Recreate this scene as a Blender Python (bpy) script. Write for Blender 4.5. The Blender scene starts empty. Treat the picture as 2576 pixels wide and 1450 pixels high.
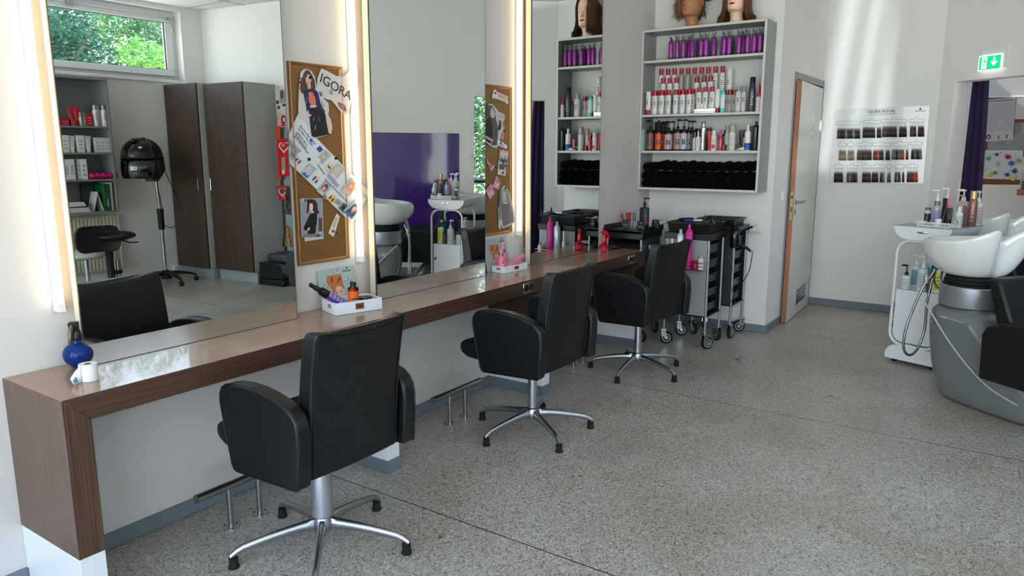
import bpy, bmesh, math, random
from math import sin, cos, pi, radians, sqrt, atan2
from mathutils import Vector, Matrix, noise
random.seed(7)
S = bpy.context.scene
COL = S.collection

# ---------------------------------------------------------------- camera
FPX, YAW, PITCH, ROLL = 1859.67, -0.60341, 0.183545, -0.00053
CAM = Vector((0.0, -2.56328, 1.45))
_f = Vector((cos(YAW) * cos(PITCH), -sin(YAW) * cos(PITCH), -sin(PITCH)))
_r = _f.cross(Vector((0, 0, 1))).normalized()
_u = _r.cross(_f)
_r, _u = cos(ROLL) * _r + sin(ROLL) * _u, -sin(ROLL) * _r + cos(ROLL) * _u
cam = bpy.data.cameras.new('camera')
co = bpy.data.objects.new('camera', cam)
COL.objects.link(co)
co.matrix_world = Matrix(((_r.x, _u.x, -_f.x, CAM.x), (_r.y, _u.y, -_f.y, CAM.y), (_r.z, _u.z, -_f.z, CAM.z), (0, 0, 0, 1)))
cam.sensor_width = 36.0
cam.lens = FPX / 2576 * 36.0
cam.clip_start = 0.02
cam.clip_end = 200
S.camera = co
S.view_settings.view_transform = 'Standard'
S.view_settings.look = 'None'
S.view_settings.gamma = 1.0
S.view_settings.use_curve_mapping = False
S.view_settings.exposure = 1.08
TUBE = 2.4
SPOTW = 3600

# ---------------------------------------------------------------- daylight
W = bpy.data.worlds.new('sky')
S.world = W
W.use_nodes = True
nt = W.node_tree
for n in list(nt.nodes):
    nt.nodes.remove(n)
wo = nt.nodes.new('ShaderNodeOutputWorld')
bg = nt.nodes.new('ShaderNodeBackground')
tc = nt.nodes.new('ShaderNodeTexCoord')
sp = nt.nodes.new('ShaderNodeSeparateXYZ')
cr = nt.nodes.new('ShaderNodeValToRGB')
e = cr.color_ramp.elements
e[0].position = 0.0
e[0].color = (0.95, 0.93, 0.90, 1)
e[1].position = 0.55
e[1].color = (0.30, 0.55, 0.98, 1)
nt.links.new(tc.outputs['Generated'], sp.inputs[0])
nt.links.new(sp.outputs['Z'], cr.inputs[0])
nt.links.new(cr.outputs[0], bg.inputs[0])
bg.inputs[1].default_value = SKY = 5.0
nt.links.new(bg.outputs[0], wo.inputs[0])

def portal(loc, rot, sx, sy):
    l = bpy.data.lights.new('window_portal', 'AREA')
    l.shape = 'RECTANGLE'
    l.size, l.size_y = sx, sy
    l.cycles.is_portal = True
    o = bpy.data.objects.new('window_portal', l)
    COL.objects.link(o)
    o.location = loc
    o.rotation_euler = rot
    return o

portal((-1.96, -2.85, 1.55), (0, -pi / 2, 0), 2.5, 5.0)       # shop front behind the camera
portal((1.5, -5.60, 2.58), (pi / 2, 0, 0), 6.9, 0.7)          # strip window
sunl = bpy.data.lights.new('sun', 'SUN')
sunl.energy = SUNE = 3.0
sunl.angle = radians(1.2)
sunl.color = (1.0, 0.97, 0.92)
so = bpy.data.objects.new('sun', sunl)
COL.objects.link(so)
so.rotation_euler = (Vector((-0.35, -0.62, -0.62))).to_track_quat('-Z', 'Y').to_euler()

# ---------------------------------------------------------------- pixel helpers (photo frame 2576 x 1450)
def ray(px):
    return _f + (px[0] - 1288) / FPX * _r - (px[1] - 725) / FPX * _u
def onx(px, x):
    d = ray(px); return CAM + d * ((x - CAM.x) / d.x)
def ony(px, y):
    d = ray(px); return CAM + d * ((y - CAM.y) / d.y)
def onz(px, z):
    d = ray(px); return CAM + d * ((z - CAM.z) / d.z)
def mir(p):
    return Vector((p[0], -p[1], p[2]))
def pj(P):
    d = Vector(P) - CAM
    z = d.dot(_f)
    return (1288 + FPX * d.dot(_r) / z, 725 - FPX * d.dot(_u) / z)
def y_at(px, x, z):
    "y of the point at depth x, height z that the photo shows in column px"
    y = -0.5
    for _ in range(12):
        a = pj((x, y, z))[0]; b = pj((x, y + .001, z))[0]
        y += (px - a) / ((b - a) / .001)
    return y

# ---------------------------------------------------------------- materials
def lin(c):
    return tuple(((v / 255) / 12.92 if v / 255 <= .04045 else ((v / 255 + .055) / 1.055) ** 2.4) for v in c[:3]) + (1,)
MATS = {}
def mat(name, col, rough=.5, metal=0, emis=0, trans=0, ior=1.45, bump=0, bscale=60, var=0, vscale=8, coat=0, alpha=1, spec=.5, sheen=0):
    if name in MATS:
        return MATS[name]
    m = bpy.data.materials.new(name)
    m.use_nodes = True
    nt = m.node_tree
    b = nt.nodes['Principled BSDF']
    c = lin(col)
    b.inputs['Base Color'].default_value = c
    b.inputs['Roughness'].default_value = rough
    b.inputs['Metallic'].default_value = metal
    b.inputs['IOR'].default_value = ior
    b.inputs['Specular IOR Level'].default_value = spec
    b.inputs['Transmission Weight'].default_value = trans
    b.inputs['Coat Weight'].default_value = coat
    b.inputs['Alpha'].default_value = alpha
    if sheen:
        b.inputs['Sheen Weight'].default_value = sheen
    if emis:
        b.inputs['Emission Color'].default_value = c
        b.inputs['Emission Strength'].default_value = emis
    if var or bump:
        t = nt.nodes.new('ShaderNodeTexCoord')
        n = nt.nodes.new('ShaderNodeTexNoise')
        n.inputs['Scale'].default_value = vscale
        n.inputs['Detail'].default_value = 6
        nt.links.new(t.outputs['Object'], n.inputs['Vector'])
        if var:
            mx = nt.nodes.new('ShaderNodeMix')
            mx.data_type = 'RGBA'
            nt.links.new(n.outputs['Fac'], mx.inputs['Factor'])
            mx.inputs['A'].default_value = tuple(v * (1 - var) for v in c[:3]) + (1,)
            mx.inputs['B'].default_value = tuple(min(1, v * (1 + var)) for v in c[:3]) + (1,)
            nt.links.new(mx.outputs['Result'], b.inputs['Base Color'])
        if bump:
            n2 = nt.nodes.new('ShaderNodeTexNoise')
            n2.inputs['Scale'].default_value = bscale
            n2.inputs['Detail'].default_value = 5
            nt.links.new(t.outputs['Object'], n2.inputs['Vector'])
            bp = nt.nodes.new('ShaderNodeBump')
            bp.inputs['Strength'].default_value = bump
            bp.inputs['Distance'].default_value = .003
            nt.links.new(n2.outputs['Fac'], bp.inputs['Height'])
            nt.links.new(bp.outputs[0], b.inputs['Normal'])
    MATS[name] = m
    return m

def wood_mat(name, dark, light, axis=0, rough=.35, scale=1.0, contrast=(.35, .7), coat=0, fine=120):
    m = bpy.data.materials.new(name); m.use_nodes = True
    nt = m.node_tree; b = nt.nodes['Principled BSDF']
    t = nt.nodes.new('ShaderNodeTexCoord'); mp = nt.nodes.new('ShaderNodeMapping')
    sc = [fine * scale] * 3; sc[axis] = 3.0 * scale
    mp.inputs['Scale'].default_value = sc
    n = nt.nodes.new('ShaderNodeTexNoise'); n.inputs['Scale'].default_value = 1.0; n.inputs['Detail'].default_value = 4
    r = nt.nodes.new('ShaderNodeValToRGB')
    r.color_ramp.elements[0].position = contrast[0]; r.color_ramp.elements[0].color = lin(dark)
    r.color_ramp.elements[1].position = contrast[1]; r.color_ramp.elements[1].color = lin(light)
    L = nt.links.new
    L(t.outputs['Object'], mp.inputs['Vector']); L(mp.outputs[0], n.inputs['Vector']); L(n.outputs['Fac'], r.inputs[0]); L(r.outputs[0], b.inputs['Base Color'])
    n2 = nt.nodes.new('ShaderNodeTexNoise'); n2.inputs['Scale'].default_value = 9; n2.inputs['Detail'].default_value = 5
    mr = nt.nodes.new('ShaderNodeMapRange'); mr.inputs['To Min'].default_value = rough - .08; mr.inputs['To Max'].default_value = rough + .12
    L(t.outputs['Object'], n2.inputs['Vector']); L(n2.outputs['Fac'], mr.inputs['Value']); L(mr.outputs[0], b.inputs['Roughness'])
    bp = nt.nodes.new('ShaderNodeBump'); bp.inputs['Strength'].default_value = .25; bp.inputs['Distance'].default_value = .0006
    L(n.outputs['Fac'], bp.inputs['Height']); L(bp.outputs[0], b.inputs['Normal'])
    b.inputs['Coat Weight'].default_value = coat
    MATS[name] = m
    return m

def floor_mat():
    m = bpy.data.materials.new('terrazzo'); m.use_nodes = True
    nt = m.node_tree; b = nt.nodes['Principled BSDF']; L = nt.links.new
    N = nt.nodes.new
    g = N('ShaderNodeNewGeometry'); sx = N('ShaderNodeSeparateXYZ'); L(g.outputs['Position'], sx.inputs[0])
    def ramp(src, stops):
        r = N('ShaderNodeValToRGB'); el = r.color_ramp.elements
        while len(el) < len(stops): el.new(.5)
        for k, (p, c) in enumerate(stops):
            el[k].position = p; el[k].color = lin(c)
        L(src, r.inputs[0]); return r.outputs[0]
    def mixc(f, a, bb, mode='MIX'):
        x = N('ShaderNodeMix'); x.data_type = 'RGBA'; x.blend_type = mode
        if isinstance(f, float): x.inputs['Factor'].default_value = f
        else: L(f, x.inputs['Factor'])
        for k, v in (('A', a), ('B', bb)):
            if isinstance(v, tuple): x.inputs[k].default_value = v
            else: L(v, x.inputs[k])
        return x.outputs['Result']
    v1 = N('ShaderNodeTexVoronoi'); v1.inputs['Scale'].default_value = 150; v1.inputs['Randomness'].default_value = 1
    L(g.outputs['Position'], v1.inputs['Vector'])
    sc = N('ShaderNodeSeparateColor'); L(v1.outputs['Color'], sc.inputs[0])
    base = ramp(sc.outputs[0], [(0, (70, 66, 64)), (.10, (88, 83, 80)), (.15, (166, 160, 153)), (.6, (190, 184, 177)), (.8, (204, 198, 191)), (.9, (234, 229, 222))])
    v2 = N('ShaderNodeTexVoronoi'); v2.inputs['Scale'].default_value = 330
    L(g.outputs['Position'], v2.inputs['Vector'])
    sc2 = N('ShaderNodeSeparateColor'); L(v2.outputs['Color'], sc2.inputs[0])
    fine = ramp(sc2.outputs[1], [(0, (82, 78, 75)), (.22, (150, 144, 138)), (.75, (196, 190, 183)), (1, (226, 221, 214))])
    c1 = mixc(.45, base, fine)
    n1 = N('ShaderNodeTexNoise'); n1.inputs['Scale'].default_value = 1.6; n1.inputs['Detail'].default_value = 7
    L(g.outputs['Position'], n1.inputs['Vector'])
    c2 = mixc(1.0, c1, ramp(n1.outputs['Fac'], [(.3, (222, 216, 206)), (.7, (255, 252, 247))]), 'MULTIPLY')
    # rust brown stains, a few small ones
    n2 = N('ShaderNodeTexNoise'); n2.inputs['Scale'].default_value = 4.3; n2.inputs['Detail'].default_value = 9; n2.inputs['Roughness'].default_value = .62
    L(g.outputs['Position'], n2.inputs['Vector'])
    rs = ramp(n2.outputs['Fac'], [(.665, (0, 0, 0)), (.70, (255, 255, 255))])
    c3 = mixc(rs, c2, lin((112, 84, 62)))
    # joints: dark lines every 1.97 m across the room
    def mth(op, a, bv=None):
        q = N('ShaderNodeMath'); q.operation = op
        for k, v in enumerate((a, bv)):
            if v is None: continue
            if isinstance(v, (int, float)): q.inputs[k].default_value = v
            else: L(v, q.inputs[k])
        return q.outputs[0]
    k = mth('DIVIDE', mth('SUBTRACT', sx.outputs['X'], 2.1259), 1.9691)
    fr = mth('ABSOLUTE', mth('SUBTRACT', mth('FRACT', mth('ADD', k, 100.5)), .5))
    j = mth('LESS_THAN', fr, .0016)
    c4 = mixc(j, c3, lin((62, 60, 58)))
    L(c4, b.inputs['Base Color'])
    n3 = N('ShaderNodeTexNoise'); n3.inputs['Scale'].default_value = 3; n3.inputs['Detail'].default_value = 8
    L(g.outputs['Position'], n3.inputs['Vector'])
    mr = N('ShaderNodeMapRange'); mr.inputs['To Min'].default_value = .22; mr.inputs['To Max'].default_value = .5
    L(n3.outputs['Fac'], mr.inputs['Value']); L(mr.outputs[0], b.inputs['Roughness'])
    return m

def glass_mat(name, tint=(245, 250, 250), gloss=.08, darken=1.0):
    m = bpy.data.materials.new(name); m.use_nodes = True
    nt = m.node_tree
    for n in list(nt.nodes):
        if n.type != 'OUTPUT_MATERIAL': nt.nodes.remove(n)
    o = nt.nodes['Material Output']
    a = nt.nodes.new('ShaderNodeBsdfTransparent'); a.inputs[0].default_value = tuple(v * darken for v in lin(tint)[:3]) + (1,)
    g = nt.nodes.new('ShaderNodeBsdfGlossy'); g.inputs['Roughness'].default_value = .02
    mx = nt.nodes.new('ShaderNodeMixShader'); mx.inputs[0].default_value = gloss
    nt.links.new(a.outputs[0], mx.inputs[1]); nt.links.new(g.outputs[0], mx.inputs[2]); nt.links.new(mx.outputs[0], o.inputs[0])
    MATS[name] = m
    return m

# ---------------------------------------------------------------- mesh builder
class M:
    def __init__(s):
        s.v = []; s.f = []; s.mi = []; s.T = None
    def p(s, q):
        q = Vector(q)
        s.v.append(s.T @ q if s.T else q)
        return len(s.v) - 1
    def face(s, idx, m=0):
        s.f.append(tuple(idx)); s.mi.append(m)
    def box(s, x0, x1, y0, y1, z0, z1, m=0):
        i = [s.p((x, y, z)) for z in (z0, z1) for y in (y0, y1) for x in (x0, x1)]
        for q in ((0, 2, 3, 1), (4, 5, 7, 6), (0, 1, 5, 4), (2, 6, 7, 3), (0, 4, 6, 2), (1, 3, 7, 5)):
            s.face([i[k] for k in q], m)
        return s
    def grid(s, rows, closed=False, m=0, cap0=False, cap1=False, mf=None):
        n = len(rows[0]); idx = [[s.p(q) for q in r] for r in rows]
        for a in range(len(rows) - 1):
            for b in range(n if closed else n - 1):
                c = (b + 1) % n
                s.face((idx[a][b], idx[a][c], idx[a + 1][c], idx[a + 1][b]), mf(a, b) if mf else m)
        if cap0: s.face(list(reversed(idx[0])), mf(0, 0) if mf else m)
        if cap1: s.face(idx[-1], mf(len(rows) - 2, 0) if mf else m)
        return s
    def lathe(s, prof, c=(0, 0, 0), seg=20, m=0, sq=0, sx=1, sy=1, mi=None):
        "prof: (r, z[, mat]) bottom to top, mat of the band ABOVE the point"
        rows = []
        for q in prof:
            r, z = q[0], q[1]
            row = []
            for k in range(seg):
                a = 2 * pi * k / seg
                ca, sa = cos(a), sin(a)
                rr = r
                if sq: rr = r / (abs(ca) ** sq + abs(sa) ** sq) ** (1 / sq)
                row.append((c[0] + rr * ca * sx, c[1] + rr * sa * sy, c[2] + z))
            rows.append(row)
        f = (lambda a, b: prof[a][2] if len(prof[a]) > 2 else m)
        return s.grid(rows, True, cap0=prof[0][0] > 1e-5, cap1=prof[-1][0] > 1e-5, mf=f)
    def tube(s, pts, r, seg=10, m=0, closed=False, flat=1.0, caps=True):
        P = [Vector(q) for q in pts]; n = len(P)
        R = r if isinstance(r, (list, tuple)) else [r] * n
        t0 = (P[1] - P[0]).normalized()
        up = Vector((0, 0, 1)) if abs(t0.z) < .9 else Vector((1, 0, 0))
        nrm = (up - t0 * up.dot(t0)).normalized()
        rows = []
        for i in range(n):
            if closed: t = (P[(i + 1) % n] - P[i - 1]).normalized()
            else: t = (P[min(i + 1, n - 1)] - P[max(i - 1, 0)]).normalized()
            nrm = nrm - t * nrm.dot(t)
            nrm = nrm.normalized() if nrm.length > 1e-8 else up
            bn = t.cross(nrm)
            rows.append([P[i] + (nrm * cos(2 * pi * k / seg) * flat + bn * sin(2 * pi * k / seg)) * R[i] for k in range(seg)])
        if closed: rows.append(rows[0])
        return s.grid(rows, True, m=m, cap0=not closed and caps, cap1=not closed and caps)
    def prism(s, poly, ax, a, b, m=0, side=None):
        "poly 2d extruded along axis ax ('x','y','z') from a to b"
        def q(u, v, w):
            return {'x': (w, u, v), 'y': (u, w, v), 'z': (u, v, w)}[ax]
        i0 = [s.p(q(u, v, a)) for u, v in poly]; i1 = [s.p(q(u, v, b)) for u, v in poly]
        n = len(poly)
        s.face(i0, m); s.face(list(reversed(i1)), m)
        for k in range(n):
            s.face((i0[k], i1[k], i1[(k + 1) % n], i0[(k + 1) % n]), side if side is not None else m)
        return s
    def poly(s, pts, m=0):
        s.face([s.p(q) for q in pts], m); return s
    def sphere(s, c, r, seg=16, rings=10, m=0, sc=(1, 1, 1)):
        rows = []
        for i in range(1, rings):
            th = pi * i / rings
            rows.append([(c[0] + r * sc[0] * sin(th) * cos(2 * pi * k / seg), c[1] + r * sc[1] * sin(th) * sin(2 * pi * k / seg), c[2] - r * sc[2] * cos(th)) for k in range(seg)])
        return s.grid(rows, True, m=m, cap0=True, cap1=True)
    def build(s, name, mats, parent=None, bevel=0, seg=2, smooth=True, sub=0, angle=38, solid=0):
        me = bpy.data.meshes.new(name)
        me.from_pydata([tuple(q) for q in s.v], [], s.f)
        ms = mats if isinstance(mats, (list, tuple)) else [mats]
        for q in ms: me.materials.append(MATS[q] if isinstance(q, str) else q)
        if len(ms) > 1: me.polygons.foreach_set('material_index', s.mi)
        bm = bmesh.new(); bm.from_mesh(me); bmesh.ops.recalc_face_normals(bm, faces=bm.faces); bm.to_mesh(me); bm.free()
        if smooth:
            me.shade_smooth()
            me.set_sharp_from_angle(angle=radians(angle))
        me.update()
        o = bpy.data.objects.new(name, me)
        COL.objects.link(o)
        if parent: o.parent = parent
        if solid:
            d = o.modifiers.new('solid', 'SOLIDIFY'); d.thickness = solid; d.offset = 0
        if bevel:
            d = o.modifiers.new('bevel', 'BEVEL'); d.width = bevel; d.segments = seg; d.limit_method = 'ANGLE'; d.angle_limit = radians(40); d.harden_normals = False
        if sub:
            d = o.modifiers.new('sub', 'SUBSURF'); d.levels = sub; d.render_levels = sub
        return o

def thing(name, label, cat, loc=(0, 0, 0), rz=0, group=None, rot=None):
    o = bpy.data.objects.new(name, None)
    COL.objects.link(o)
    o.empty_display_size = .1
    o.location = loc
    o.rotation_euler = rot if rot else (0, 0, rz)
    o['label'] = label; o['category'] = cat
    if group: o['group'] = group
    return o
def tag(o, label, cat, group=None):
    o['label'] = label; o['category'] = cat
    if group: o['group'] = group
    return o
def struct(o, label=None):
    o['kind'] = 'structure'
    if label: o['label'] = label
    return o
def dup(root, loc=None, rz=None, label=None, group=None):
    r = root.copy(); COL.objects.link(r)
    if loc is not None: r.location = loc
    if rz is not None: r.rotation_euler = (0, 0, rz)
    if label: r['label'] = label
    if group: r['group'] = group
    for ch in list(root.children):
        c = ch.copy(); COL.objects.link(c); c.parent = r
        for g in list(ch.children):
            d = g.copy(); COL.objects.link(d); d.parent = c
    return r
def text(name, body, size, mt, parent, loc, rot, align='CENTER', ext=.0003, sx=1, bold=0):
    c = bpy.data.curves.new(name, 'FONT')
    c.body = body; c.size = size; c.extrude = ext; c.align_x = align; c.align_y = 'CENTER'; c.offset = bold
    c.resolution_u = 5 if size > .02 else 2
    o = bpy.data.objects.new(name, c)
    dg = bpy.context.evaluated_depsgraph_get()
    me = bpy.data.meshes.new_from_object(o)
    me.name = name
    me.materials.clear(); me.materials.append(MATS[mt])
    bpy.data.objects.remove(o); bpy.data.curves.remove(c)
    q = bpy.data.objects.new(name, me); COL.objects.link(q)
    q.location = loc; q.rotation_euler = rot; q.scale = (sx, 1, 1)
    if parent: q.parent = parent
    return q
def arc(cx, cy, r, a0, a1, n):
    return [(cx + r * cos(a0 + (a1 - a0) * k / n), cy + r * sin(a0 + (a1 - a0) * k / n)) for k in range(n + 1)]
def rrect(x0, x1, y0, y1, r, n=5):
    return arc(x1 - r, y1 - r, r, 0, pi / 2, n) + arc(x0 + r, y1 - r, r, pi / 2, pi, n) + arc(x0 + r, y0 + r, r, pi, 1.5 * pi, n) + arc(x1 - r, y0 + r, r, 1.5 * pi, 2 * pi, n)
def spline(pts, n=6):
    P = [Vector(q) for q in pts]; out = []
    for i in range(len(P) - 1):
        a = P[max(i - 1, 0)]; b = P[i]; c = P[i + 1]; d = P[min(i + 2, len(P) - 1)]
        for k in range(n):
            t = k / n
            out.append(.5 * ((2 * b) + (c - a) * t + (2 * a - 5 * b + 4 * c - d) * t * t + (3 * b - 3 * c + d - a) * t ** 3))
    out.append(P[-1])
    return out

# palette
mat('wall_paint', (230, 226, 222), .85, bump=.25, bscale=45)
mat('wall_plaster', (216, 209, 203), .8, bump=.5, bscale=22)
mat('ceiling_white', (225, 225, 220), .9)
mat('base_grey', (112, 122, 128), .5)
mat('white_gloss', (232, 232, 232), .25)
mat('white_matt', (228, 228, 226), .6)
mat('cream_door', (212, 210, 198), .35)
mat('black_leather', (15, 16, 19), .42, bump=.12, bscale=220)
mat('black_plastic', (22, 22, 24), .35)
mat('black_gloss', (14, 14, 16), .12)
mat('rubber', (20, 20, 20), .7)
mat('chrome', (205, 205, 208), .12, 1)
mat('steel', (176, 174, 170), .28, 1)
mat('alu', (176, 178, 182), .3, 1)
mat('silver_paint', (168, 172, 178), .35, .7)
mat('grey_gloss', (112, 115, 114), .16, coat=.6)
mat('grey_board', (152, 154, 152), .45)
mat('shelf_edge', (206, 202, 194), .4)
mat('purple', (66, 34, 112), .08, coat=.5)
mat('curtain', (46, 30, 66), .9)
mat('ceramic', (228, 228, 224), .06, coat=.8)
mat('porcelain_white', (236, 236, 238), .2)
wood_mat('wood_top', (146, 112, 84), (164, 130, 102), 0, .2, coat=.3, fine=70, contrast=(.25, .8))
wood_mat('wood_front', (56, 36, 25), (88, 60, 42), 0, .5, fine=260)
wood_mat('wood_leg', (62, 42, 28), (98, 70, 48), 2, .5, fine=260)
wood_mat('wood_side', (92, 70, 56), (110, 86, 70), 2, .4, fine=150)
wood_mat('wenge', (56, 40, 31), (82, 61, 47), 2, .45, fine=160)
wood_mat('beech', (150, 88, 52), (180, 112, 70), 2, .45, fine=120)
MATS['terrazzo'] = floor_mat()
glass_mat('pane')
glass_mat('smoke_glass', (140, 142, 142), .10)
glass_mat('clear_plastic', (235, 238, 238), .14)
mat('mirror', (232, 236, 233), .0, 1)
# ================================================================ setting
YW = .097          # plaster behind the mirrors; the mirror faces are at y = 0
ZC = 3.07
XN = 5.944; YN = -.945; XB = 7.36; YC = -1.88
struct(M().box(-2.2, 9.6, -5.9, .4, -.1, 0).build('floor', 'terrazzo', smooth=False))
struct(M().box(-2.2, 9.6, -5.9, .4, ZC, ZC + .12).build('ceiling', 'ceiling_white', smooth=False))
struct(M().box(-2.2, 9.6, YW, YW + .2, 0, ZC).build('wall_left', 'wall_plaster', smooth=False))
struct(M().prism([(XN, YW), (XN, YN), (XN + .12, YN), (XN + .12, YW)], 'z', 0, ZC).build('wall_niche', 'wall_paint', smooth=False))
# wall with the inner door (runs along x at y = YN)
w = M()
w.box(XN + .12, 6.40, YN, YN + .12, 0, ZC).box(7.33, XB, YN, YN + .12, 0, ZC).box(6.40, 7.33, YN, YN + .12, 2.03, ZC)
struct(w.build('wall_door_side', 'wall_paint', smooth=False))
struct(M().box(XB, XB + .12, YC, YN + .12, 0, ZC).build('wall_back', 'wall_paint', smooth=False))
# angled wall from the back corner towards the wardrobes, with the doorway
AD = Vector((-(7.36 - 5.60), -(4.30 - 1.88), 0)); AL = AD.length; AD.normalize()
AN = Vector((-AD.y, AD.x, 0))          # points out of the room (+x side)
if AN.x < 0: AN = -AN
A0 = Vector((XB, YC, 0))
AROT = atan2(AD.y, AD.x)
def aw(t, n, z=0): return A0 + AD * t + AN * n + Vector((0, 0, z))
T1, T2, TH = .14, .96, 2.01
def aslab(m, t0, t1, n0, n1, z0, z1, k=0):
    old = m.T
    m.T = Matrix.Translation(A0) @ Matrix(((AD.x, AN.x, 0, 0), (AD.y, AN.y, 0, 0), (0, 0, 1, 0), (0, 0, 0, 1)))
    m.box(t0, t1, n0, n1, z0, z1, k); m.T = old
    return m
w = M()
aslab(w, 0, T1, 0, .16, 0, ZC); aslab(w, T1, T2, 0, .16, TH, ZC); aslab(w, T2, AL, 0, .16, 0, ZC)
struct(w.build('wall_angled', 'wall_paint', smooth=False))
struct(M().prism([(5.60, -4.30), (5.44, -5.62), (5.56, -5.62), (5.74, -4.30)], 'z', 0, ZC).build('wall_end', 'wall_paint', smooth=False))
# window wall
YS = -5.62
w = M()
WX0, WX1, WZ0, WZ1 = 3.02, 5.17, 2.25, 3.02
w.box(-2.2, 5.6, YS - .3, YS, 0, 2.25).box(WX1, 5.6, YS - .3, YS, 2.25, ZC).box(-2.2, WX1, YS - .3, YS, WZ1, ZC)
w.box(-2.2, -1.9, YS - .3, YS, 2.25, WZ1).box(2.9, WX0, YS - .3, YS, 2.25, WZ1)
struct(w.build('wall_window_side', 'wall_paint', smooth=False))
# shop front wall behind the camera
w = M()
w.box(-2.2, -2.0, YS, YW, 0, .3).box(-2.2, -2.0, YS, YW, 2.8, ZC).box(-2.2, -2.0, YS, -5.35, .3, 2.8).box(-2.2, -2.0, -.35, YW, .3, 2.8)
struct(w.build('wall_front', 'wall_paint', smooth=False))
w = M()
for y in (-5.35, -3.7, -2.05, -.41): w.box(-2.15, -2.05, y, y + .06, .3, 2.8)
w.box(-2.15, -2.05, -5.35, -.35, .3, .36).box(-2.15, -2.05, -5.35, -.35, 2.74, 2.8)
fr = struct(w.build('window_1', 'white_matt', smooth=False))
M().box(-2.105, -2.1, -5.3, -.4, .36, 2.74).build('pane', 'pane', fr, smooth=False)
# strip window, two sashes seen in the first mirror
def sash(name, x0, x1, handle):
    y = YS - .13
    fr = M()
    fr.box(x0, x1, y - .06, y, WZ0 - .0, WZ0 + .05).box(x0, x1, y - .06, y, WZ1 - .05, WZ1).box(x0, x0 + .05, y - .06, y, WZ0 + .05, WZ1 - .05).box(x1 - .05, x1, y - .06, y, WZ0 + .05, WZ1 - .05)
    o = struct(fr.build(name, 'white_gloss', bevel=.004))
    s = M(); a0, a1, b0, b1 = x0 + .05, x1 - .05, WZ0 + .05, WZ1 - .05
    yy = y + .025
    w_ = .085
    s.box(a0, a1, yy - .07, yy, b0, b0 + .07).box(a0, a1, yy - .07, yy, b1 - .075, b1).box(a0, a0 + w_, yy - .07, yy, b0 + .07, b1 - .075).box(a1 - w_, a1, yy - .07, yy, b0 + .07, b1 - .075)
    so_ = s.build('window_sash', 'white_gloss', o, bevel=.005)
    M().box(a0 + w_ - .01, a1 - w_ + .01, yy - .045, yy - .04, b0 + .06, b1 - .065).build('window_pane', 'pane', o, smooth=False)
    g = M()
    for q in ((a0 + w_, a1 - w_, yy - .035, yy - .012, b0 + .07, b0 + .076), (a0 + w_, a1 - w_, yy - .035, yy - .012, b1 - .081, b1 - .075), (a0 + w_, a0 + w_ + .006, yy - .035, yy - .012, b0 + .076, b1 - .081), (a1 - w_ - .006, a1 - w_, yy - .035, yy - .012, b0 + .076, b1 - .081)):
        g.box(*q)
    g.build('glazing_gasket', 'rubber', o, smooth=False)
    if handle:
        h = M()
        h.tube([(a0 + .05, yy + .02, b1 - .03), (a1 - .02, yy + .02, b1 - .03)], .005, 8)
        h.tube([(a1 - .03, yy + .02, b1 - .03), (a1 - .028, yy + .03, b1 - .07), (a1 - .026, yy + .05, b1 - .19)], .006, 8)
        h.box(a0 + .9, a0 + .97, yy, yy + .035, b1 - .05, b1 + .01)
        h.box(a1 - .05, a1 - .01, yy, yy + .03, b1 - .045, b1 - .015)
        h.build('opener_rod', 'steel', o)
    return o
sash('window_2', WX0, WX1, True)
sash('window_3', .7, 2.9, False)
sash('window_4', -1.9, .7, False)
sl = struct(M().box(-1.9, 5.19, YS - .3, YS + .035, 2.215, 2.25).build('trim_1', 'white_matt', bevel=.004), 'white window board under the strip window')
# baseboards
def bb(name, pts, h=.062, t=.012):
    m = M()
    for a, b in zip(pts[:-1], pts[1:]):
        a = Vector(a); b = Vector(b); d = (b - a).normalized(); n = Vector((d.y, -d.x)) * t
        m.prism([tuple(a), tuple(b), tuple(b + n), tuple(a + n)], 'z', 0.001, h)
    return struct(m.build(name, 'base_grey', bevel=.003))
bb('baseboard_left', [(9.0 - 9.0 - 1.9, YW), (.954, YW)][::1])
bb('baseboard_under_counter', [(1.035, YW), (2.285, YW)])
bb('baseboard_middle', [(2.36, YW), (3.60, YW)])
bb('baseboard_far', [(3.675, YW), (4.94, YW)])
bb('baseboard_corner', [(5.03, YW), (XN, YW)])
bb('baseboard_niche', [(XN, YW - .013), (XN, YN)])
bb('baseboard_door_side', [(XN, YN), (6.375, YN)])
bb('baseboard_back', [(XB, YN - .0), (XB, YC)], .068)
bb('baseboard_angled', [tuple(aw(.0, 0)[:2]), tuple(aw(T1, 0)[:2])])
bb('baseboard_angled_far', [tuple(aw(T2, 0)[:2]), tuple(aw(AL, 0)[:2])])
bb('baseboard_window_side', [(4.9, YS), (-1.9, YS)])
# ceiling panel joints seen in the mirrors
w = M()
for x in (1.5, 2.75, 4.0, 5.25, 6.5): w.box(x, x + .006, -5.6, .09, ZC - .003, ZC + .001)
for y in (-4.9, -2.9, -.9): w.box(-2, 9.3, y, y + .006, ZC - .003, ZC + .001)
struct(w.build('trim_2', 'base_grey', smooth=False), 'dark joints between ceiling boards')
# ---------------- store room behind the doorway and the space behind
w = M()
aslab(w, -2.2, .78, 1.95, 2.1, 0, ZC); aslab(w, 1.9, 4.2, 1.95, 2.1, 0, ZC); aslab(w, .78, 1.9, 1.95, 2.1, 0, .45); aslab(w, .78, 1.9, 1.95, 2.1, 2.3, ZC)
aslab(w, AL + .02, AL + .14, .17, 1.95, 0, ZC)
aslab(w, -2.2, -2.05, .0, 2.1, 0, ZC)
struct(w.build('wall_hall', 'wall_paint', smooth=False))
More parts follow.
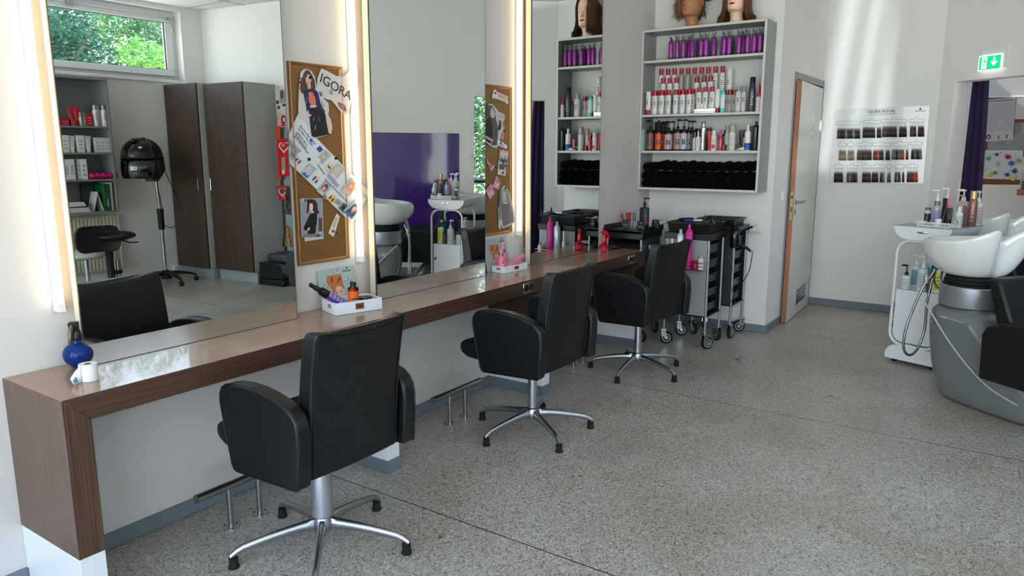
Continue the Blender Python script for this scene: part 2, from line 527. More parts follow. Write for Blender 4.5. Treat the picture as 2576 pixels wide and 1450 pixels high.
# ---------------- inner door, almost closed
dr = struct(M().build('door_1', 'cream_door')) if False else bpy.data.objects.new('door_1', None)
COL.objects.link(dr); dr['kind'] = 'structure'; dr['label'] = 'cream door leaf with lever handle and vent grille standing slightly open'
HX, HY = 7.315, YN - .012          # hinge
dr.location = (HX, HY, 0); dr.rotation_euler = (0, 0, radians(2.6))
DL = .945
d = M().box(-DL, -.0, -.002, .0385, .006, 2.005).build('door_leaf', 'cream_door', dr, bevel=.0015)
M().box(-DL - .003, -DL + .0015, -.001, .0375, .006, 2.003).build('door_edge', 'beech', dr, smooth=False)
M().box(-DL - .0045, -DL - .0025, .006, .026, .88, 1.115).build('lock_plate', mat('brass', (150, 140, 100), .35, 1), dr, bevel=.0006)
M().box(-DL - .0052, -DL - .004, .010, .022, 1.06, 1.085).box(-DL - .0052, -DL - .004, .012, .020, .95, .99).build('lock_slot', 'black_plastic', dr, smooth=False)
hm = M(); hm.T = Matrix.Translation((-DL + .06, 0, 1.03)) @ Matrix.Rotation(pi / 2, 4, 'X')
hm.lathe([(.0, 0), (.026, 0), (.026, .006), (.012, .008), (.010, .045), (.0, .045)], seg=20)
hm.T = None
hm.tube(spline([(-DL + .06, -.04, 1.03), (-DL + .075, -.052, 1.03), (-DL + .11, -.054, 1.031), (-DL + .18, -.052, 1.030)], 4), .0105, 10)
hm.T = Matrix.Translation((-DL + .06, 0, .945)) @ Matrix.Rotation(pi / 2, 4, 'X')
hm.lathe([(.0, 0), (.026, 0), (.026, .008), (.011, .0085), (.0, .0085)], seg=20)
hm.build('door_handle', mat('grey_plastic', (140, 142, 142), .4), dr)
g = M().box(-.60, -.17, -.006, -.001, .10, .245)
for k in range(4): g.box(-.585, -.185, -.0075, -.0055, .117 + .032 * k, .134 + .032 * k, 1)
g.build('vent_grille', ['alu', 'black_plastic'], dr, bevel=.0008)
g = M(); g.T = Matrix.Translation((-.335, -.002, 1.60)) @ Matrix.Rotation(pi / 2, 4, 'X')
g.lathe([(.0, .002), (.032, .002), (.032, 0)][::-1], seg=28, sx=1, sy=1.7)
g.T = None
g.box(-.365, -.32, -.004, -.002, 1.695, 1.745)
g.build('door_sign', 'steel', dr)
M().box(-.012, .006, -.012, .0, 1.63, 1.72).box(-.012, .006, -.012, .0, .28, .37).build('hinge', 'steel', dr)
# frame
w = M().box(6.355, 6.41, YN - .012, YN + .125, 0, 2.075).box(7.33, 7.359, YN - .012, YN + .02, 0, 2.075).box(6.41, 7.33, YN - .012, YN + .125, 2.02, 2.075)
struct(w.build('trim_3', mat('frame_grey', (132, 136, 138), .45), bevel=.004), 'grey metal frame of the inner door')
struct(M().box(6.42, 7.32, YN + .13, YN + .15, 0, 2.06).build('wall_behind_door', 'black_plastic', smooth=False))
# light switch
sw = thing('light_switch', 'white rocker light switch on the wall left of the cream door', 'switch', (6.215, YN, 1.09))
M().box(-.04, .04, -.011, 0, -.04, .04).build('switch_frame', 'white_gloss', sw, bevel=.003)
M().box(-.028, .028, -.016, -.010, -.028, .028).build('rocker', 'white_gloss', sw, bevel=.002)

# ================================================================ counter
ct = thing('styling_counter', 'long dark oak styling counter fixed under the mirrors with mitred end', 'counter', (.9545, 0, 0))
ct.location = (0, 0, 0)
X0, X1, YF, ZT, ZB_, ZK = .9545, 5.0165, -.298, .728, .648, .2157
m = M()
m.prism([(X0, ZT), (X1, ZT), (X1 - .08, ZB_), (X0 + .08, ZB_)], 'y', YF, YW - .001, 1)
m.mi[-4:] = [0, 1, 1, 1]
m.build('worktop', ['wood_top', 'wood_front'], ct, bevel=.0015, seg=1)
m = M().prism([(X0, ZT), (X0 + .08, ZB_), (X0 + .08, ZK), (X0, ZK)], 'y', YF + .0005, YW - .001, 0)
m.mi[-1] = 1; m.mi[-4] = 0
o = m.build('end_panel', ['wood_leg', 'wood_side'], ct, bevel=.0015, seg=1)
M().prism([(X1, ZT - .001), (X1, ZK), (X1 - .08, ZK), (X1 - .08, ZB_)], 'y', YF + .0005, YW - .001, 0).build('end_panel', 'wood_leg', ct, bevel=.0015, seg=1)
for x in (2.283, 3.60):
    M().box(x, x + .075, YF + .03, YW - .001, ZK, ZB_ - .0005).build('support_panel', 'wood_leg', ct, bevel=.001)
for x in (X0 + .002, 2.283, 3.60, X1 - .082):
    k = M().box(x, x + .078, YF + (.004 if x in (X0 + .002, X1 - .082) else -.005), YW - .001, .0, ZK - .0005).build('plinth', 'white_gloss', ct, bevel=.0015)
    if x not in (X0 + .002,):
        M().box(x - .005, x + .083, YF - (.01 if x < 4 else .001), YW - .001, .0, .062).build('plinth_skirting', 'base_grey', k, bevel=.002)
m = M()
for k in range(2): m.lathe([(.0035, 0), (.0035, .0006), (.0, .0006)], (0, 0, 0), 8)
# sockets in the front edge
for i, (x, lb) in enumerate(((3.446, 'chrome double power socket in the counter edge left of the middle chair'), (4.788, 'chrome double power socket in the counter edge near its right end'))):
    s_ = thing('power_socket', lb, 'socket', (x, YF, .687), group='double sockets in the counter front')
    M().box(-.052, .052, -.006, 0, -.030, .030).build('socket_frame', 'chrome', s_, bevel=.002)
    for sx_ in (-.024, .024):
        q = M(); q.T = Matrix.Translation((sx_, -.006, 0)) @ Matrix.Rotation(pi / 2, 4, 'X')
        q.lathe([(.0, .0006), (.017, .0006), (.019, .002), (.021, .002), (.021, 0)], seg=24)
        q.build('socket_insert', 'black_plastic', s_)

# ================================================================ mirrors, lamps
MX = [(1.1733, 2.0646), (2.554, 3.4414), (3.936, 4.8423)]
nm = ['tall frameless mirror nearest the camera showing the window wall', 'tall frameless middle mirror showing the purple panel and basins', 'tall frameless mirror at the far end showing the product shelf']
for i, (a, b) in enumerate(MX):
    mr_ = thing('wall_mirror', nm[i], 'mirror', (a, 0, ZT + .001), group='mirrors above the counter')
    if i == 1: mr_.rotation_euler = (radians(.45), 0, 0)
    Wd = b - a
    M().box(0, Wd, .006, .045, 0, 2.05).build('backing_board', mat('cream_board', (222, 208, 184), .5), mr_, bevel=.001)
    M().box(.05, Wd - .05, .045, .094, .1, 1.95).build('mounting_batten', 'wood_side', mr_)
    M().box(0, Wd, .0, .006, .0, 2.05).build('mirror_glass', 'mirror', mr_, smooth=False)
    M().box(-.0022, 0, -.0004, .0064, 0, 2.05).box(Wd, Wd + .0022, -.0004, .0064, 0, 2.05).box(0, Wd, -.0004, .0064, -.0006, .0012).build('edge_trim', mat('edge_dark', (60, 62, 60), .3), mr_, smooth=False)
    # fluorescent tube left of the mirror
    f = thing('tube_lamp', ['lit vertical fluorescent tube beside the nearest mirror', 'lit vertical fluorescent tube beside the middle mirror', 'lit vertical fluorescent tube beside the far mirror'][i], 'lamp', (a - .033, YW, .93), group='vertical tube lamps')
    M().box(-.009, .009, -.016, -.002, 0, 1.86).build('lamp_batten', 'white_gloss', f, bevel=.002)
    q = M(); q.lathe([(.013, .02), (.013, 1.84)], (0, -.032, 0), 16)
    q.build('fluorescent_tube', mat('tube_glow', (255, 228, 186), .5, emis=TUBE), f)
    for z_ in (-.012, 1.84): M().box(-.011, .011, -.046, -.004, z_, z_ + .03).build('tube_holder', 'white_gloss', f, bevel=.002)

# added unseen spot and blocker fins that throw slanted light stripes on wall_back
SPL = Vector((-9.0, -2.35, 1.0))
spt = bpy.data.lights.new('added_stripe_spot', 'SPOT'); spt.energy = SPOTW; spt.spot_size = radians(9.5); spt.spot_blend = .5; spt.shadow_soft_size = .05; spt.color = (.94, .97, 1.0)
sob = bpy.data.objects.new('added_stripe_spot', spt); COL.objects.link(sob); sob.location = SPL
sob.rotation_euler = (onx((2180, 120), XB) - SPL).to_track_quat('-Z', 'Y').to_euler()
def fin(a0, a1, b0, b1, lb):
    P = [onx(q, XB) for q in (a0, a1, b1, b0)]
    Q = [SPL + (p - SPL) * ((-2.5 - SPL.x) / (p.x - SPL.x)) for p in P]
    c = sum(Q, Vector()) / 4
    o = M().grid([[q - c + Vector((d, 0, 0)) for q in Q] for d in (0, .012)], True, cap0=True, cap1=True).build('outside_light_blocker', 'alu', smooth=False)
    o.location = c; tag(o, lb, 'light blocker', 'added light blockers outside the shop front')
fin((2205 - 16, -130), (2205 + 12, -130), (2098 - 14, 440), (2098 + 10, 440), 'added slanted aluminium light-blocking fin outside the front glass, left of the two narrow ones')
fin((2262 - 14, -130), (2262 + 12, -130), (2160 - 12, 440), (2160 + 10, 440), 'added slanted aluminium light-blocking fin outside the front glass, right of the two narrow ones')
fin((2325, -130), (2700, -130), (2212, 440), (2600, 440), 'added wide light-blocking panel outside the front glass at the right of the fins')
fin((1800, -130), (2146, -130), (1800, 440), (2044, 440), 'added wide light-blocking panel outside the front glass at the left of the fins')
fin((1900, 436), (2500, 436), (1900, 700), (2500, 700), 'added low light-blocking panel outside the front glass under the fins')
# ================================================================ styling chairs
def foot_path(R):
    return R
def chair_base(root, R, phase, sleeve=False, h=.40):
    b = M()
    b.lathe([(.0, .075), (.036, .075), (.040, .085), (.040, .11), (.034, .125), (.024, .13), (0.0, .13)], seg=24)
    b.build('base_hub', 'alu', root)
    for k in range(5):
        a = phase + 2 * pi * k / 5
        T = Matrix.Rotation(a, 4, 'Z')
        rows = []
        N_ = 14
        for i in range(N_ + 1):
            t = i / N_
            x = .012 + (R + .012 - .012) * t
            zt = .122 - .022 * t - .03 * t ** 2
            if t > .9: zt -= (t - .9) * .16
            w = .030 - .012 * t
            th = .036 - .012 * t
            zb = zt - th
            if t < .25: zb = zt - th - .01 * (1 - t / .25)
            rows.append([T @ Vector((x, yy, zz)) for yy, zz in ((-w / 2, zb + .004), (-w / 2, zb + th * .55), (-w * .30, zt - .002), (0, zt), (w * .30, zt - .002), (w / 2, zb + th * .55), (w / 2, zb + .004), (w * .3, zb), (-w * .3, zb))])
        # down-turned tip
        x = R + .006
        rows.append([T @ Vector((R + (q[0] if 0 else 0) + dx, yy, .036)) for q, dx, yy in [((0,), -.014, -.006), ((0,), -.006, -.010), ((0,), .004, -.008), ((0,), .010, 0), ((0,), .004, .008), ((0,), -.006, .010), ((0,), -.014, .006), ((0,), -.016, .003), ((0,), -.016, -.003)]])
        s = M(); s.grid(rows, True, cap0=True, cap1=True)
        leg = s.build('spoke', 'alu', root, angle=60)
        g = M()
        g.lathe([(.0, 0.0), (.019, 0.0), (.0195, .008), (.0165, .011), (.0155, .034), (.0165, .038), (.0, .038)], tuple(T @ Vector((R, 0, 0))), 18)
        g.build('glide', 'rubber', leg)
    c = M()
    if sleeve: c.lathe([(.039, .13), (.037, .30), (.035, .305), (.026, .31), (.026, h)], seg=28)
    else: c.lathe([(.0245, .12), (.0245, h)], seg=24)
    c.build('gas_column', 'silver_paint' if sleeve else 'chrome', root)

ARM_PROF = [(.176, .565), (.182, .60), (.180, .632), (.166, .658), (.140, .674), (.10, .683), (.045, .688), (-.03, .686), (-.10, .678), (-.16, .666), (-.205, .652), (-.236, .634), (-.256, .608), (-.263, .575), (-.263, .53), (-.252, .395), (-.246, .385), (-.238, .380), (.115, .365), (.130, .372), (.140, .39)]
ARM_PROF = [(y if y > 0 else y * .87, z) for y, z in ARM_PROF]
def make_chair(label, loc, rz, phase, sleeve=False, R=.305, group='black styling chairs at the counter', base=True, back=True):
    t = thing('styling_chair', label, 'chair', loc, rz, group)
    dz = 0
    # seat cushion
    m = M()
    sec = [(-.12, .50), (-.12, .42), (.17, .395), (.27, .402), (.305, .42), (.322, .445), (.315, .475), (.285, .492), (.0, .49)]
    m.prism(sec, 'x', -.205, .205)
    m.build('seat', 'black_leather', t, bevel=.012, seg=3, angle=60)
    m = M().box(-.13, .13, -.11, .12, .37, .41).box(-.05, .05, -.05, .05, .34, .39)
    m.build('seat_mechanism', 'black_plastic', t, bevel=.004)
    # back: rows up the height, curved top
    rows = []
    def yb(z, x): return -.200 - .045 * (z - .38) / .5 - .024 * max(0, (z - .62) / .27) ** 2 + .10 * (x / .22) ** 2 * .12
    zs = [.385, .392, .45, .52, .60, .68, .75, .81, .855, .872, .879]
    HW = .200
    for z in zs:
        e = 0 if z < .86 else (.006 if z < .875 else .016)
        if z < .39: e = .008
        row = []
        n = 10
        hw = HW - e * .6
        th = .062 - e * 1.2
        for k in range(n + 1):
            x = -hw + 2 * hw * k / n
            zz = z + (.022 * (abs(x) / HW) ** 2 - .008 if z > .8 else 0) * (z - .8) / .08 if z > .8 else z
            row.append((x, yb(z, x) - .0 - e * .3, zz))
        for k in range(n, -1, -1):
            x = -hw + 2 * hw * k / n
            zz = z + ((.022 * (abs(x) / HW) ** 2 - .008) * (z - .8) / .08 if z > .8 else 0)
            row.append((x, yb(z, x) + th, zz))
        rows.append(row)
    m = M().grid(rows, True, cap0=True, cap1=True)
    m.build('backrest', 'black_leather', t, bevel=.007, seg=3, angle=50)
    sm = M()
    for sx_ in (-1, 1):
        pts = [(sx_ * (HW - .010), yb(z, HW) - .0035, z + (.012 * (z - .8) / .08 if z > .8 else 0)) for z in zs[1:-1]]
        sm.tube(pts, .0022, 6)
    sm.tube([(-HW + .01 + (2 * HW - .02) * k / 10, yb(.86, 0) - .003, .866 + .022 * ((k - 5) / 5) ** 2 * .8 - .004) for k in range(11)], .0022, 6)
    sm.build('piping', 'black_leather', t)
    for sx_ in (-1, 1):
        a, b = sorted((sx_ * .213, sx_ * .268))
        m = M().prism(ARM_PROF, 'x', a, b)
        ar = m.build('armrest', 'black_leather', t, bevel=.010, seg=3, angle=50)
        p = M()
        xo = sx_ * .2655
        p.tube([(xo, u + (0 if k else 0), v) for k, (u, v) in enumerate(ARM_PROF)], .0023, 6, closed=True)
        M0 = p.build('piping', 'black_leather', ar)
        M0.scale = (1, 1, 1)
    bm_ = M()
    for sx_ in (-1, 1):
        bm_.box(*sorted((sx_ * .2055, sx_ * .213)), -.1, .08, .42, .46)
    bm_.build('arm_bracket', 'black_plastic', t)
    if base: chair_base(t, R, phase, sleeve)
    return t
make_chair('black leather styling chair nearest the camera', (1.690, -.548, 0), radians(-1), radians(8.5), True, R=.318)
make_chair('black leather styling chair in the middle with a polished chrome column', (3.105, -.552, 0), radians(-1), radians(23), False, R=.312)
make_chair('black leather styling chair farthest away in front of the trolleys', (4.402, -.545, 0), radians(-8), radians(-26), False, R=.312)

# footrests
for x, lb in ((1.65, 'floor mounted steel foot bar under the counter by the nearest chair'), (3.0, 'floor mounted steel foot bar under the counter by the middle chair'), (4.33, 'floor mounted steel foot bar under the counter by the farthest chair')):
    f = thing('foot_bar', lb, 'footrest', (x, -.134, 0), group='steel foot bars')
    M().tube([(-.205, 0, .172), (.205, 0, .172)], .0165, 20).build('bar', 'steel', f)
    for sx_ in (-.067, .067):
        p = M().lathe([(.011, .004), (.011, .16)], (sx_, 0, 0), 16).build('post', 'steel', f)
        q = M().lathe([(.0, 0), (.034, 0), (.034, .004), (.0, .004)], (sx_, 0, 0), 28)
        for a in range(3):
            q.lathe([(.004, .004), (.004, .0055), (.0, .0055)], (sx_ + .024 * cos(a * 2.1), .024 * sin(a * 2.1), 0), 8, 1)
        q.build('floor_flange', ['steel', 'rubber'], p)
# ================================================================ product shelf in the niche
XS, XBK = 5.6976, XN - .001
YL, YR = .0945, -.895
TOP = 2.398
sh = thing('wall_shelf', 'grey wall shelf unit full of hair products and black towels', 'shelf', (XS, 0, 0))
def SB(name, y0, y1, z0, z1, x0=0, mt='grey_board', x1=None):
    m = M().box(x0, (XBK - XS) if x1 is None else x1, y0, y1, z0, z1, 0)
    m.mi[4] = 1
    return m.build(name, [mt, 'shelf_edge'], sh, bevel=.0008, seg=1)
SB('side_panel', YL - .019, YL, 1.135, TOP); SB('side_panel', YR, YR + .019, 1.135, TOP)
SB('top_board', YR + .019, YL - .019, TOP - .019, TOP); SB('bottom_board', YR + .019, YL - .019, 1.135, 1.154)
ZS = [2.1607, 1.7388, 1.4512]
for z in ZS: SB('shelf_board', YR + .0195, YL - .0195, z - .019, z, .004)
M().box(XBK - XS - .006, XBK - XS, YR + .019, YL - .019, 1.154, TOP - .019).build('back_panel', mat('shelf_back', (214, 212, 206), .5), sh, smooth=False)
ZR = ZS + [1.154]
FA = pi + .34      # product fronts face the room

def patch(m, r, a0, a1, z0, z1, k, sx=1, sy=1, n=4, c=(0, 0)):
    if n != 1: n = max(2, int(abs(a1 - a0) / .16) + 1)
    rows = [[(c[0] + r * sx * cos(a0 + (a1 - a0) * i / n), c[1] + r * sy * sin(a0 + (a1 - a0) * i / n), z) for i in range(n + 1)] for z in (z0, z1)]
    m.grid(rows, m=k)
def colmat(c, rough=.3, metal=0, **k):
    return mat('col_%02x%02x%02x_%d_%d' % (c[0], c[1], c[2], int(rough * 100), int(metal * 10)), c, rough, metal, **k)
def ordinal(n):
    return ['first', 'second', 'third', 'fourth', 'fifth', 'sixth', 'seventh', 'eighth', 'ninth', 'tenth', 'eleventh', 'twelfth', 'thirteenth', 'fourteenth', 'fifteenth'][n]

def mousse_can(label, loc, cap=True, rz=0, group=None, h=.178, r=.0185):
    t = thing('mousse_can', label, 'can', loc, rz, group)
    m = M()
    m.lathe([(r - .001, 0, 1), (r, .003, 1), (r, .018, 0), (r, h * .72, 0), (r * .93, h * .755, 0), (r * .75, h * .775)], seg=18)
    for k in range(17):
        zz = .028 + k * .0055
        patch(m, r + .0003, FA - .42 + .07 * (k * 5 % 3), FA + .10 - .11 * (k * 7 % 4), zz, zz + .0026, 2, n=2)
    patch(m, r + .0003, FA + .2, FA + .42, .03, .115, 3)
    m.build('can_body', [colmat((150, 52, 146), .25, .35), colmat((46, 28, 66), .3), colmat((212, 150, 200), .4), colmat((176, 78, 168), .35)], t)
    n = M()
    n.lathe([(r * .96, h * .76), (r * .96, h * .80), (r * .5, h * .83), (r * .42, h * .9), (r * .3, h * .95), (.0, h * .95)], seg=16)
    n.tube([(0, 0, h * .86), (-r * .15, r * .2, h * .94), (-r * .5, r * .5, h * .99)], [r * .42, r * .34, r * .25], 8)
    n.build('nozzle', colmat((52, 54, 56), .4), t)
    if cap:
        M().lathe([(r * .98, h * .79), (r * .96, h * 1.05), (r * .8, h * 1.07), (0, h * 1.07)], seg=18).build('clear_cap', 'clear_plastic', t)
    return t
G1 = 'purple mousse cans on the top shelf board'
row1 = [1687.6, 1702.8, 1719, 1741, 1763, 1776, 1795, 1821, 1833.7, 1858, 1880, 1896.5, 1911.7]
for i, px in enumerate(row1):
    lb = 'purple mousse can on the top board, %s from the left in its row' % ordinal(i)
    if i == 0: lb = 'purple mousse can without a cap at the left end of the top board'
    if i == 12: lb = 'purple mousse can with clear cap at the right end of the top board'
    mousse_can(lb, (XS + .055, y_at(px, XS + .055, ZS[0] + .05), ZS[0]), i != 0, [0, .15, -.1, 1.4, .1, -.1, 1.9, .1, .2, .05, 0, .1, 0][i], G1)
for px, lb in ((1733, 'purple mousse can half hidden behind the fourth can'), (1868, 'purple mousse can half hidden behind the tenth can')):
    mousse_can(lb, (XS + .12, y_at(px, XS + .12, ZS[0] + .05), ZS[0]), True, .6, G1)
# clear trays the cans stand in
for k, (a, b) in enumerate(((1678, 1752), (1756, 1806), (1813, 1843), (1850, 1920))):
    m = M(); y0, y1 = y_at(b, XS + .1, ZS[0]), y_at(a, XS + .1, ZS[0])
    m.box(XS + .155, XS + .157, y0, y1, ZS[0] + .001, ZS[0] + .16).box(XS + .08, XS + .155, y0, y0 + .0015, ZS[0] + .001, ZS[0] + .16)
    tag(m.build('acrylic_divider', 'clear_plastic', smooth=False), 'clear acrylic divider behind the mousse cans, %s from the left' % ordinal(k), 'divider', 'acrylic dividers on the top board')

WH, RD, DR, GY, BK = (226, 224, 220), (176, 26, 42), (110, 20, 34), (150, 150, 148), (24, 24, 26)
def care_bottle(label, loc, cap=RD, body=WH, h=.188, r=.0215, group=None, marks=True, inv=False, faded=False, rz=0):
    t = thing('care_bottle', label, 'bottle', loc, rz, group)
    m = M()
    b = h * .80
    m.lathe([(r * .78, 0), (r * .9, .003), (r, h * .10), (r, b * .86), (r * .94, b * .95), (r * .72, b)], seg=24)
    if marks:
        for k in range(3):
            z = h * (.40 + k * .065)
            patch(m, r + .0004, FA - .55, FA + .30, z, z + .0056, 2 if k != 1 else 3)
            patch(m, r + .0006, FA - .55, FA - .2, z, z + .0066, 2)
        for k in range(3):
            z = h * (.28 + k * .035)
            patch(m, r + .0004, FA - .45, FA + .05 + .1 * (k % 2), z, z + .002, 3)
        patch(m, r + .0004, FA - .10, FA - .04, h * .60, h * .68, 3); patch(m, r + .0004, FA - .10, FA + .18, h * .655, h * .675, 3)
    o = m.build('bottle_body', [colmat(body, .3), colmat(GY, .3), colmat(DR if not faded else GY, .4), colmat((50, 46, 48), .4)], t)
    c = M().lathe([(r * .74, b - .002), (r * .71, b + .006), (r * .76, h * .97), (r * .80, h), (0, h)], seg=18)
    c.build('cap', colmat(cap, .25), t)
    if inv:
        t.rotation_euler = (pi, 0, 0); t.location.z += h
    return t
G2 = 'white care bottles with red caps'
x_f, x_2, x_3, x_4 = XS + .05, XS + .105, XS + .155, XS + .205
z2 = ZS[1]
def ztop(px, py, x, h): return onx((px, py), x).z - h
front = [1647.5, 1664.6, 1681.7, 1699.9, 1717, 1733.6]
for i, px in enumerate(front):
    care_bottle('white bottle with a red cap in the front row, %s from the left' % ordinal(i), (x_f, y_at(px, x_f, z2 + .09), z2), group=G2)
for i, px in enumerate((1757.8, 1774, 1791)):
    care_bottle('white bottle with a red cap standing in the silver tray, %s from its left' % ordinal(i), (x_f, y_at(px, x_f, z2 + .09), z2 + .012), group=G2)
ya, yb_ = y_at(1795 + 8, x_f, z2), y_at(1749, x_f, z2)
m = M().box(x_f - .035, x_f + .035, ya, yb_, z2 + .0005, z2 + .010).box(x_f - .035, x_f - .032, ya, yb_, z2 + .01, z2 + .034)
tag(m.build('silver_tray', 'steel', bevel=.002), 'low crumpled silver foil tray holding three red-capped bottles', 'tray')
for i, px in enumerate((1641, 1657, 1674, 1708, 1725, 1742)):
    care_bottle('white bottle with a red cap in the second row, %s from the left' % ordinal(i), (x_2, y_at(px, x_2, z2 + .1), z2 + .0), h=.192, group=G2)
for i, px in enumerate((1668, 1684.4, 1701, 1752, 1770.5, 1787)):
    py = [197, 196.5, 195.5, 194.5, 193, 191.5][i]
    h = .188; zz = ztop(px, py, x_3, h)
    care_bottle('white bottle with a red cap on the lower acrylic step, %s from the left' % ordinal(i), (x_3, y_at(px, x_3, zz + .1), z2 + .082), h=zz + h - z2 - .082, group=G2)
tops = [174, 173.5, 172.8, 172.4, 171.6, 170.6, 169.6, 169, 167.8, 166.8]
for i, px in enumerate((1662, 1679, 1695, 1712.6, 1729, 1745.7, 1763, 1780, 1798, 1816)):
    h = onx((px, tops[i]), x_4).z - z2 - .125
    care_bottle('%s bottle with a red cap on the top acrylic step, %s from the left' % ('silver grey' if 3 <= i <= 7 else 'white', ordinal(i)), (x_4, y_at(px, x_4, z2 + .2), z2 + .125), h=h, body=(168, 160, 152) if 3 <= i <= 7 else WH, faded=3 <= i <= 7, marks=i < 3 or i > 7, group=G2)
# acrylic step display
m = M(); ya, yb_ = y_at(1826, x_3, z2), y_at(1650, x_3, z2)
m.box(x_3 - .026, x_3 + .024, ya, yb_, z2 + .078, z2 + .081).box(x_4 - .026, x_4 + .024, ya, yb_, z2 + .121, z2 + .124)
m.box(x_3 - .026, x_3 - .0245, ya, yb_, z2 + .001, z2 + .078).box(x_4 - .026, x_4 - .0245, ya, yb_, z2 + .081, z2 + .121)
for y in (ya, (ya + yb_) / 2, yb_ - .002): m.box(x_3 - .024, x_4 + .024, y, y + .002, z2 + .001, z2 + .078)
tag(m.build('acrylic_step_display', 'clear_plastic', smooth=False), 'clear two-step acrylic riser behind the red-capped bottles', 'display')
care_bottle('white bottle standing on its red cap at the left end of the bottle board', (x_f - .01, y_at(1631, x_f - .01, z2 + .1), z2), inv=True, h=.185, group=G2)
care_bottle('tall white bottle upside down on its red cap above the other bottles', (x_4 - .02, y_at(1836.5, x_4, z2 + .2), z2 + .125), inv=True, h=.215, r=.026, group=G2)
care_bottle('white tube with blue writing standing on its red cap next to the turquoise-capped bottle', (x_f, y_at(1805, x_f, z2 + .1), z2), inv=True, h=.178, r=.02, marks=False)
def teal():
    t = thing('cream_bottle', 'white bottle with turquoise cap and turquoise base', 'bottle', (x_f - .005, y_at(1819, x_f, z2 + .1), z2))
    r = .0185
    M().lathe([(r, 0, 1), (r, .033, 0), (r, .13, 0), (r * .9, .138)], seg=18).build('bottle_body', [colmat((214, 226, 230), .3), colmat((82, 204, 200), .35)], t)
    M().lathe([(r * .98, .136), (r * .98, .148), (r * .6, .158), (r * .35, .182), (0, .182)], seg=16).build('cap', colmat((82, 214, 206), .35), t)
teal()
for px, x, lb in ((1829, XS + .09, 'grey bottle with dark red cap behind the turquoise-capped bottle'), (1836, XS + .085, 'grey bottle with dark red cap left of the silver-capped bottles'), (1847.5, XS + .085, 'grey bottle with dark red cap right behind the silver-capped bottle')):
    care_bottle(lb, (x, y_at(px, x, z2 + .1), z2), cap=(140, 24, 36), body=(164, 162, 158), h=.17, group=G2)
for px, x, lb in ((1857, x_f - .01, 'white bottle with silver cap and red bars standing in front'), (1870.5, x_f + .02, 'white bottle with silver cap partly behind its twin')):
    care_bottle(lb, (x, y_at(px, x, z2 + .1), z2), cap=(140, 140, 138), body=(206, 204, 200), h=.192, group=G2)
def spray_can(name, label, px, x, z, h, r, body, cap, capfrac=.2, cat='can', marks=None, group=None, rough=.25, metal=0., caprough=.3, capmetal=0., taper=.9, capr=.8, lbl=None, lblz=(.15, .6)):
    t = thing(name, label, cat, (x, y_at(px, x, z + h / 2), z), 0, group)
    hb = h * (1 - capfrac)
    m = M().lathe([(r * .97, 0), (r, .003), (r, hb * .92), (r * taper, hb * .98), (r * taper * .9, hb)], seg=18)
    ms = [colmat(body, rough, metal)]
    if lbl:
        patch(m, r + .0004, FA - .75, FA + .55, h * lblz[0], h * lblz[1], 1); ms.append(colmat(lbl, .5))
        if not marks: ms.append(colmat((80, 76, 78), .5))
    if marks:
        while len(ms) < 2: ms.append(colmat((80, 76, 78), .5))
        ms = ms[:2] + [colmat(marks, .5)]
        for k in range(6):
            zz = h * (.2 + .07 * k)
            patch(m, r + .0007, FA - .4 + .1 * (k % 2), FA + .3 - .12 * (k % 3), zz, zz + h * .028, 2)
    m.build('can_body', ms, t)
    M().lathe([(r * taper * capr, hb - .001), (r * taper * capr, h * .98), (r * taper * capr * .8, h), (0, h)], seg=16).build('cap', colmat(cap, caprough, capmetal), t)
    return t
spray_can('hairspray_can', 'black and grey hairspray can with navy cap on the bottle board', 1892, x_f, z2, .255, .025, (58, 60, 68), (22, 28, 62), .26, marks=(196, 200, 206), taper=.92, capr=.86)
spray_can('applicator_bottle', 'white applicator bottle with long red nozzle at the right end', 1908, x_f - .01, z2, .135, .019, (216, 206, 200), (186, 24, 38), .2, 'bottle', marks=(206, 150, 140))
o = COL.objects
def nozzle(root_name, z0, z1, c, r=.004):
    root = [q for q in COL.objects if q.name == root_name][0]
    M().lathe([(r * 1.6, z0), (r, z1), (0, z1)], seg=10).build('nozzle_tip', colmat(c, .3), root)
nozzle('applicator_bottle', .134, .205, (186, 24, 38), .0036)
for k, dx in enumerate((.07, .12)):
    p = spray_can('applicator_bottle', 'white applicator bottle with red nozzle, %s behind the right end bottle' % ordinal(k), 1910 + 3 * k, XS + .04 + dx, z2, .135, .018, (210, 202, 196), (186, 24, 38), .2, 'bottle')
    M().lathe([(.006, .134), (.0036, .2), (0, .2)], seg=10).build('nozzle_tip', colmat((186, 24, 38), .3), p)

